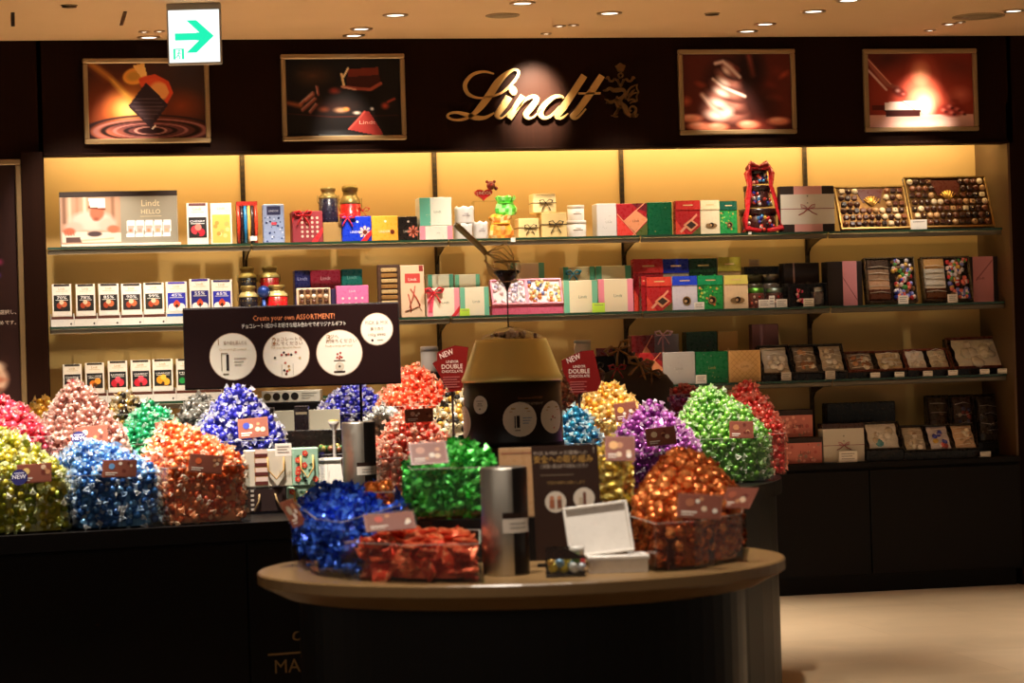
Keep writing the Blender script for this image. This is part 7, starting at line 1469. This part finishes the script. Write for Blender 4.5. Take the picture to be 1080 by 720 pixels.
# white box with four dark discs under the hanging sign
c_, wd, zt_ = box_at(276, 338, 411.5, 423, 9.75, .12); zb_ = atD(307, 424, 9.75).z; riser(276, 338, 9.75, zb_, .12, 'dark riser block under the box with four dark discs')
e = empty('sample_box', (c_.x, c_.y, zb_), 'flat white box printed with four dark discs under the hanging sign', 'gift box', None, -PSI); MB().box(-wd / 2, wd / 2, 0, .12, 0, zt_ - zb_, 'CFC8B4', 'gloss', .002).build('box_body', e)
sub(e, 'printed_front', lambda m: [m.disc(-wd * .40 + j * .155 * wd, (zt_ - zb_) * .5, .0148, -.001, c2, 'print', 16) for j, c2 in enumerate(('5A4A28', '2A221C', '1E1A18', '231D1A'))] + [m.rect(wd * .18, wd * (.45 - .06 * j), (zt_ - zb_) * (.7 - .2 * j), (zt_ - zb_) * (.76 - .2 * j), -.001, '8A8474') for j in range(3)])
# ------------------------------------------------------------------ round front table
TZ = .78; TC = (.005, 5.155)
def tpt(a, rx, ry): return xy((TC[0] + rx * math.cos(a), TC[1] + ry * math.sin(a)))
M['ttop'] = proc_flat('bronze_lacquer_top', '9A7A50', '8E7048', .30, (3, 3, 3), .5, .03)
tb = empty('display_table', (*xy(TC), 0), 'oval display table with bronze top edge and black base in front', 'table')
def ell_solid(name, prof, mat, n=72):
    m = MB(); vs = []; fs = []
    for (d, z) in prof:
        for k in range(n): p = tpt(2 * PI * k / n, .529 - d, .490 - d); vs.append((p[0], p[1], z))
    for i in range(len(prof) - 1):
        for k in range(n): fs.append((i * n + k, i * n + (k + 1) % n, (i + 1) * n + (k + 1) % n, (i + 1) * n + k))
    fs += [tuple(reversed(range(n))), tuple(range((len(prof) - 1) * n, len(prof) * n))]
    m.add(vs, fs, 'FFFFFF', mat, False); return under(m.build(name), tb)
ell_solid('table_top', [(.006, TZ - .026), (.0, TZ - .022), (.0, TZ - .003), (.003, TZ)], 'ttop')
ell_solid('bevelled_underside', [(.075, TZ - .054), (.055, TZ - .050), (.007, TZ - .0265)], 'ttop')
M['tbase'] = proc_flat('black_table_base', '100C0C', '0C0909', .4, (4, 4, 30), .22)
ell_solid('table_base', [(.082, .03), (.082, TZ - .0545)], 'tbase'); ell_solid('plinth', [(.11, 0), (.11, .03)], 'tbase')
def tpoly(pts, z=TZ): return [tuple(atZ(x, y, z))[:2] for x, y in pts]
def hull_in(P, s): c = np.mean([np.array(p) for p in P], axis=0); return [tuple(c + (np.array(p) - c) * s) for p in P]
# blue twists
P_ = tpoly([(312, 583), (335, 606), (362, 611), (424, 587), (420, 566), (335, 563)])
heap(hull_in(P_, .97), TZ + .004, .872, .908, 'twist', ['1E44C8', '2A5AE0', '1634A0', '3A70F0'], ['1A3AB4', '4A80F4'], name='twist_wrapped_chocolate', label='crumpled royal blue foil twist in the left bin of the front table', cat='chocolate', group='royal blue foil twists', n_ind=90, seed=201, r=.0135, pw=1.8, stuff_name='blue_twist_heap', stuff_label='rest of the royal blue foil twists deep in the left table bin', peak=tpoly([(372, 580)])[0])
bin_(P_, TZ, .888, 'angular clear acrylic bin of royal blue twists on the front table')
# red foil squares
P_ = tpoly([(364, 612), (430, 616), (508, 615), (508, 597), (428, 595)])
heap(hull_in(P_, .96), TZ + .004, .845, .868, 'square', ['D8482A', 'C83C22', 'E0603A'], ['F08A60'], name='foil_chocolate_square', label='shiny red-orange foil square in the front bin of the table', cat='chocolate', group='red-orange foil squares', n_ind=90, seed=202, r=.0205, pw=2, stuff_name='foil_square_heap', stuff_label='rest of the red-orange foil squares deep in the front table bin', sp=1.2)
bin_(P_, TZ, .852, 'low clear acrylic bin of red-orange foil squares on the front table')
# raised middle with green and yellow bins
HZ = .868
hub = [(xy((TC[0] + dx, TC[1] + dy))) for dx, dy in ((-.225, .025), (.222, .025), (.222, .27), (-.225, .27))]
tag(MB().prism(hub, TZ, HZ, 'FFFFFF', 'tbase').build('display_riser'), 'low black riser block in the middle of the front table', 'riser')
P_ = tpoly([(434, 546), (520, 547), (519, 531), (436, 530)], HZ + .001)
c0 = [atD(434, 546, 5.2), atD(521, 546, 5.2), atD(521, 546, 5.4), atD(430, 546, 5.4)]; P_ = [tuple(p)[:2] for p in c0]
heap(hull_in(P_, .96), HZ + .004, atD(470, 496, 5.2).z, atD(488, 470, 5.28).z, 'twist', ['1E8A2E', '36C23A', '167024', '58D858'], ['2AA838', '6AE068'], name='foil_twist', label='crumpled bright green foil twist in the raised left bin of the table', cat='chocolate', group='bright green foil twists', n_ind=90, seed=203, r=.0115, pw=2, stuff_name='green_twist_heap', stuff_label='rest of the bright green foil twists in the raised bin', peak=(tuple(atD(489, 546, 5.3))[:2]))
bin_(P_, HZ, atD(470, 494, 5.2).z, 'clear acrylic bin of bright green twists raised on the black block')
c0 = [atD(634, 541, 5.2), atD(664, 540, 5.2), atD(664, 540, 5.4), atD(634, 541, 5.4)]; P_ = [tuple(p)[:2] for p in c0]
heap(hull_in(P_, .95), HZ + .004, atD(650, 484, 5.2).z, atD(650, 468, 5.28).z, 'twist', ['D8B020', 'F0D048', 'B89018'], ['E8C840', 'F8E080'], name='foil_twist', label='yellow gold foil twist in the raised right bin of the table', cat='chocolate', group='yellow gold foil twists', n_ind=60, seed=204, r=.0115, pw=2, stuff_name='yellow_twist_heap', stuff_label='rest of the yellow gold foil twists in the raised right bin')
bin_(P_, HZ, atD(650, 480, 5.2).z, 'clear acrylic bin of yellow gold twists raised on the black block')
# small orange heap behind the blue one
c0 = [atD(384, 560, 5.42), atD(418, 560, 5.42), atD(418, 560, 5.55), atD(384, 560, 5.55)]; P_ = [tuple(p)[:2] for p in c0]
heap(hull_in(P_, .95), TZ + .004, .915, atD(408, 504, 5.48).z, 'copper', ['E07A34', 'F09450', 'C86024'], ['F0A870'], name='', label='', cat='chocolate', group=None, n_ind=0, seed=205, stuff_name='orange_foil_heap', stuff_label='small heap of orange foil chocolates behind the royal blue twists'); bin_(P_, TZ, .915, 'clear acrylic bin of orange foil chocolates behind the royal blue twists')
# copper balls at the right
P_ = tpoly([(664, 593), (692, 604), (735, 601), (784, 591), (788, 577), (745, 560), (678, 565)])
zp = atD(712, 476, 5.2).z
heap(hull_in(P_, .97), TZ + .004, .880, zp, 'copper', ['C8642A', 'E4894A', 'A84C20', 'D87438'], ['E8A070', 'B85A2C'], name='copper_foil_truffle', label='round copper foil truffle heaped at the right of the front table', cat='truffle', group='copper foil truffles', n_ind=230, seed=206, r=.0130, pw=1.5, stuff_name='copper_truffle_heap', stuff_label='rest of the copper foil truffles deep in the right table bin', peak=tpoly([(722, 583)])[0])
bin_(P_, TZ, .872, 'angular clear acrylic bin of copper truffles at the right of the front table')
steel(511, 561, 493, 4.84, 'tall steel cup dispenser with white label at the front of the table', TZ, (562, 547))
# dark PICK & MIX sign
sd = 5.02; P0 = atD(594, 590, sd); e = empty('table_sign', (P0.x, P0.y, TZ), 'dark brown table sign with Japanese heading and two white circles', 'sign', None, -PSI)
q = lambda x, y: ((atD(x, y, sd) - Vector((P0.x, P0.y, TZ))).dot(RH), atD(x, y, sd).z - TZ)
quad = [q(560, 470.5), q(630, 468), q(637, 588), q(566, 591)]
MB().slab(quad, -.003, .003, '33221B', 'board').build('sign_board', e)
m = MB(); k = sd / F
for tx, x, y, s_, w_, c_ in (('PICK & MIX のお客様への', 579, 478, .009, 56, 'B8A898'), ('安全への取り組み', 582, 486, .016, 62, 'C89A50'), ('ご利用の際は必ずお読みください', 583, 492, .009, 50, 'B8A898'), ('手指の消毒をお願いします', 585, 509, .007, 40, '9A7A4A')): a = q(x + 12, y + 1); m.text(tx, a[0], a[1], -.0035, s_, c_, 'print', width=w_ * k)
a = q(590, 501); m.rect(a[0] - 20 * k, a[0] + 15 * k, a[1], a[1] + .0015, -.0035, '7A6A58', 'print')
for cx, cy in ((586, 529), (616, 525)):
    a = q(cx, cy); m.disc(a[0], a[1], 11.2 * k, -.0035, 'CFC4B4', 'print', 28)
    if cx < 600: m.rect(a[0] - .012, a[0] - .002, a[1] - .012, a[1] + .004, -.004, '9A5A3A'); m.disc(a[0] - .007, a[1] + .008, .0045, -.004, 'B87A5A', 'print', 10); m.rect(a[0] + .003, a[0] + .012, a[1] - .012, a[1] + .004, -.004, '7A4A34'); m.disc(a[0] + .0075, a[1] + .008, .0045, -.004, 'C08A68', 'print', 10)
    else: m.rect(a[0] - .002, a[0] + .004, a[1] - .012, a[1] + .012, -.004, '6A3A28'); m.rect(a[0] - .010, a[0] - .003, a[1] - .010, a[1] + .002, -.004, 'B8A890')
m.text('!', *q(626, 477), -.0035, .016, 'B8A898', 'print'); m.build('lettering', e)
MB().box(-.05, .05, -.0, .05, 0, .004, '1A1210', 'matte', .001).build('sign_foot', e)
# tan card lying behind the dispenser
a = atD(549, 472, 5.215); o = MB().box(-.045, .045, 0, .003, 0, a.z - HZ, 'B08A62', 'gloss', .001).rect(-.04, .04, a.z - HZ - .012, a.z - HZ - .009, -.0006, '8A5A40').build('tan_card', None, (a.x, a.y, HZ), -PSI); tag(o, 'tan card edge between the green twists and the dark table sign', 'card')
# white tub with open lid
wdp = 4.84; a, b_ = atD(622, 608, wdp), atD(684, 605, wdp); wd = (b_ - a).length; c_ = (a + b_) / 2; e = empty('white_tub', (c_.x, c_.y, TZ), 'square white plastic tub with its lid standing open on the front table', 'container', None, -PSI + .04)
h = atD(650, 586, wdp).z - TZ - .004; D_ = .075
def shell(x0, x1, y0, y1, z0, z1, t, col, mw=None):
    m = MB()
    for bx in ((x0, x1, y0, y0 + t, z0, z1), (x0, x1, y1 - t, y1, z0, z1), (x0, x0 + t, y0 + t, y1 - t, z0, z1), (x1 - t, x1, y0 + t, y1 - t, z0, z1), (x0, x1, y0, y1, z0, z0 + t)): m.box(*bx, col, 'gloss', .0006, mw)
    return m
shell(-wd / 2, wd / 2, 0, D_, 0, h, .003, 'D9D3CC').build('tub_body', e); shell(-wd / 2 - .003, wd / 2 + .003, -.003, D_ + .003, h - .004, h + .004, .004, 'E4DED6').build('tub_rim', e); MB().box(-wd / 2, wd / 2, 0, D_, h + .001, h + .0035, 'ECE6DE', 'gloss', .001).build('inner_cover', e)
Lh = (atD(620, 533, wdp + .08).z - TZ - h) / math.cos(.25); mw = Matrix.Translation((-.028, D_ * .55, h + .004)) @ Matrix.Rotation(-.30, 4, 'X') @ Matrix.Rotation(-.10, 4, 'Y')
sl = MB(); w2 = wd * .56
sl.box(-w2, w2, 0, .003, 0, Lh, 'DAD4CC', 'gloss', .001, mw)
for bx in ((-w2, w2, -.007, 0, 0, .005), (-w2, w2, -.007, 0, Lh - .005, Lh), (-w2, -w2 + .005, -.007, 0, .005, Lh - .005), (w2 - .005, w2, -.007, 0, .005, Lh - .005)): sl.box(*bx, 'E6E0D8', 'gloss', .001, mw)
sl.build('open_lid', e)
# clear box of mixed sweets
dd = 4.78; a, b_ = atD(576, 610, dd), atD(618, 609, dd); wd = (b_ - a).length; c_ = (a + b_) / 2; h = atD(597, 578, dd).z - TZ; e = empty('sample_box', (c_.x, c_.y, TZ), 'small clear box of colourful round sweets beside the open white tub', 'box', None, -PSI)
MB().box(-wd / 2, wd / 2, 0, .001, .002, h * .62, 'FFFFFF', 'acrylic').build('clear_front', e); MB().box(-wd / 2, wd / 2, 0, .05, 0, .002, '2A2220', 'gloss').build('box_floor', e); MB().box(-wd / 2, wd / 2, .048, .05, .002, h, '241A16', 'gloss').build('box_back', e)
m = MB(); m.slab([(-wd / 2, h * .62), (-wd / 2, h), (wd * .05, h), (wd * .5, h * .62)], .002, .004, '2A1A15', 'gloss'); m.build('dark_flap', e)
for j, (u, v_, c2, s_) in enumerate(((-.30, .22, 'C8B030', 1.1), (-.05, .2, 'E8D040', 1.2), (.22, .18, 'E8E8E8', 1.1), (.38, .45, 'D84A4A', 1.1), (-.35, .5, 'C89A40', .9), (.02, .66, 'E8D44A', 1.3), (-.15, .45, '7AA0C0', 1), (.12, .42, '8AB0C8', 1), (.28, .68, '5A8A40', .9), (-.05, .9, '9AA040', .8), (.4, .2, 'C8C8D0', .9), (-.2, .7, '3A6A8A', .9))):
    m = MB(); m.ball((u * wd, .014 + .01 * (j % 2), .011 + v_ * h * .6), .0095 * s_, c2, 'ball', 12, 8); m.build('round_sweet', e)
MB().lathe([(.014, 0), (.0145, .012), (.013, .016), (1e-5, .016)], 'D8D4CC', 'gloss', wd * .30, .03, 16).build('white_pot', e).location.z = h * .72
# flavour cards of the table
for (px, py, dep, w_, h_, rot, tl, lb, cc) in ((411, 550, 4.84, .095, .05, .1, -.9, 'tilted over the red-orange foil squares', 'C84A34'), (452, 478, 5.14, .075, .055, .1, -.7, 'tilted over the bright green twists', 'C88A70'), (309, 541, 5.2, .06, .06, 1.15, -.5, 'seen nearly edge-on left of the royal blue twists', 'B8A890'), (654, 473, 5.14, .060, .055, 0, -.5, 'over the yellow gold twists', 'E8B070'), (738, 534, 4.86, .085, .05, -.1, -.4, 'lying on the front of the copper truffles', 'B06A4A'), (779, 525, 5.0, .07, .055, -.6, -.8, 'hanging at the right edge of the copper truffles', 'A85A40')):
    card(px, py, dep, w_, h_, 'brown flavour card %s' % lb, rot, tl, cc, base=TZ + .001)
# slab in the copper bin's lower front
e = None
for j, (x0, x1, y0, y1, lb) in enumerate(((701, 716, 563, 600, 'left'), (716, 732, 560, 598, 'middle'), (732, 752, 556, 596, 'right'))):
    a, b_ = atZ(x0, y1 + 1.5, TZ), atZ(x1, y1 - .5, TZ); wd = (b_ - a).length - .002; c_ = (a + b_) / 2 - FH * .010; h = (y1 - y0) * 4.95 / F; an = math.atan2(b_.y - a.y, b_.x - a.x)
    o = MB().box(-wd / 2, wd / 2, -.006, -.002, .001, h, '5A2014', 'gloss', .001); [o.disc(wd * (-.3 + .3 * i), h * (.2 + .3 * i), .002, -.0065, 'D89A7A', 'print', 6) for i in range(3)]
    tag(o.build('chocolate_tablet', None, (c_.x, c_.y, TZ), an), 'dark upright chocolate tablet %s of three at the foot of the copper truffle bin' % lb, 'chocolate', 'dark tablets at the copper bin')
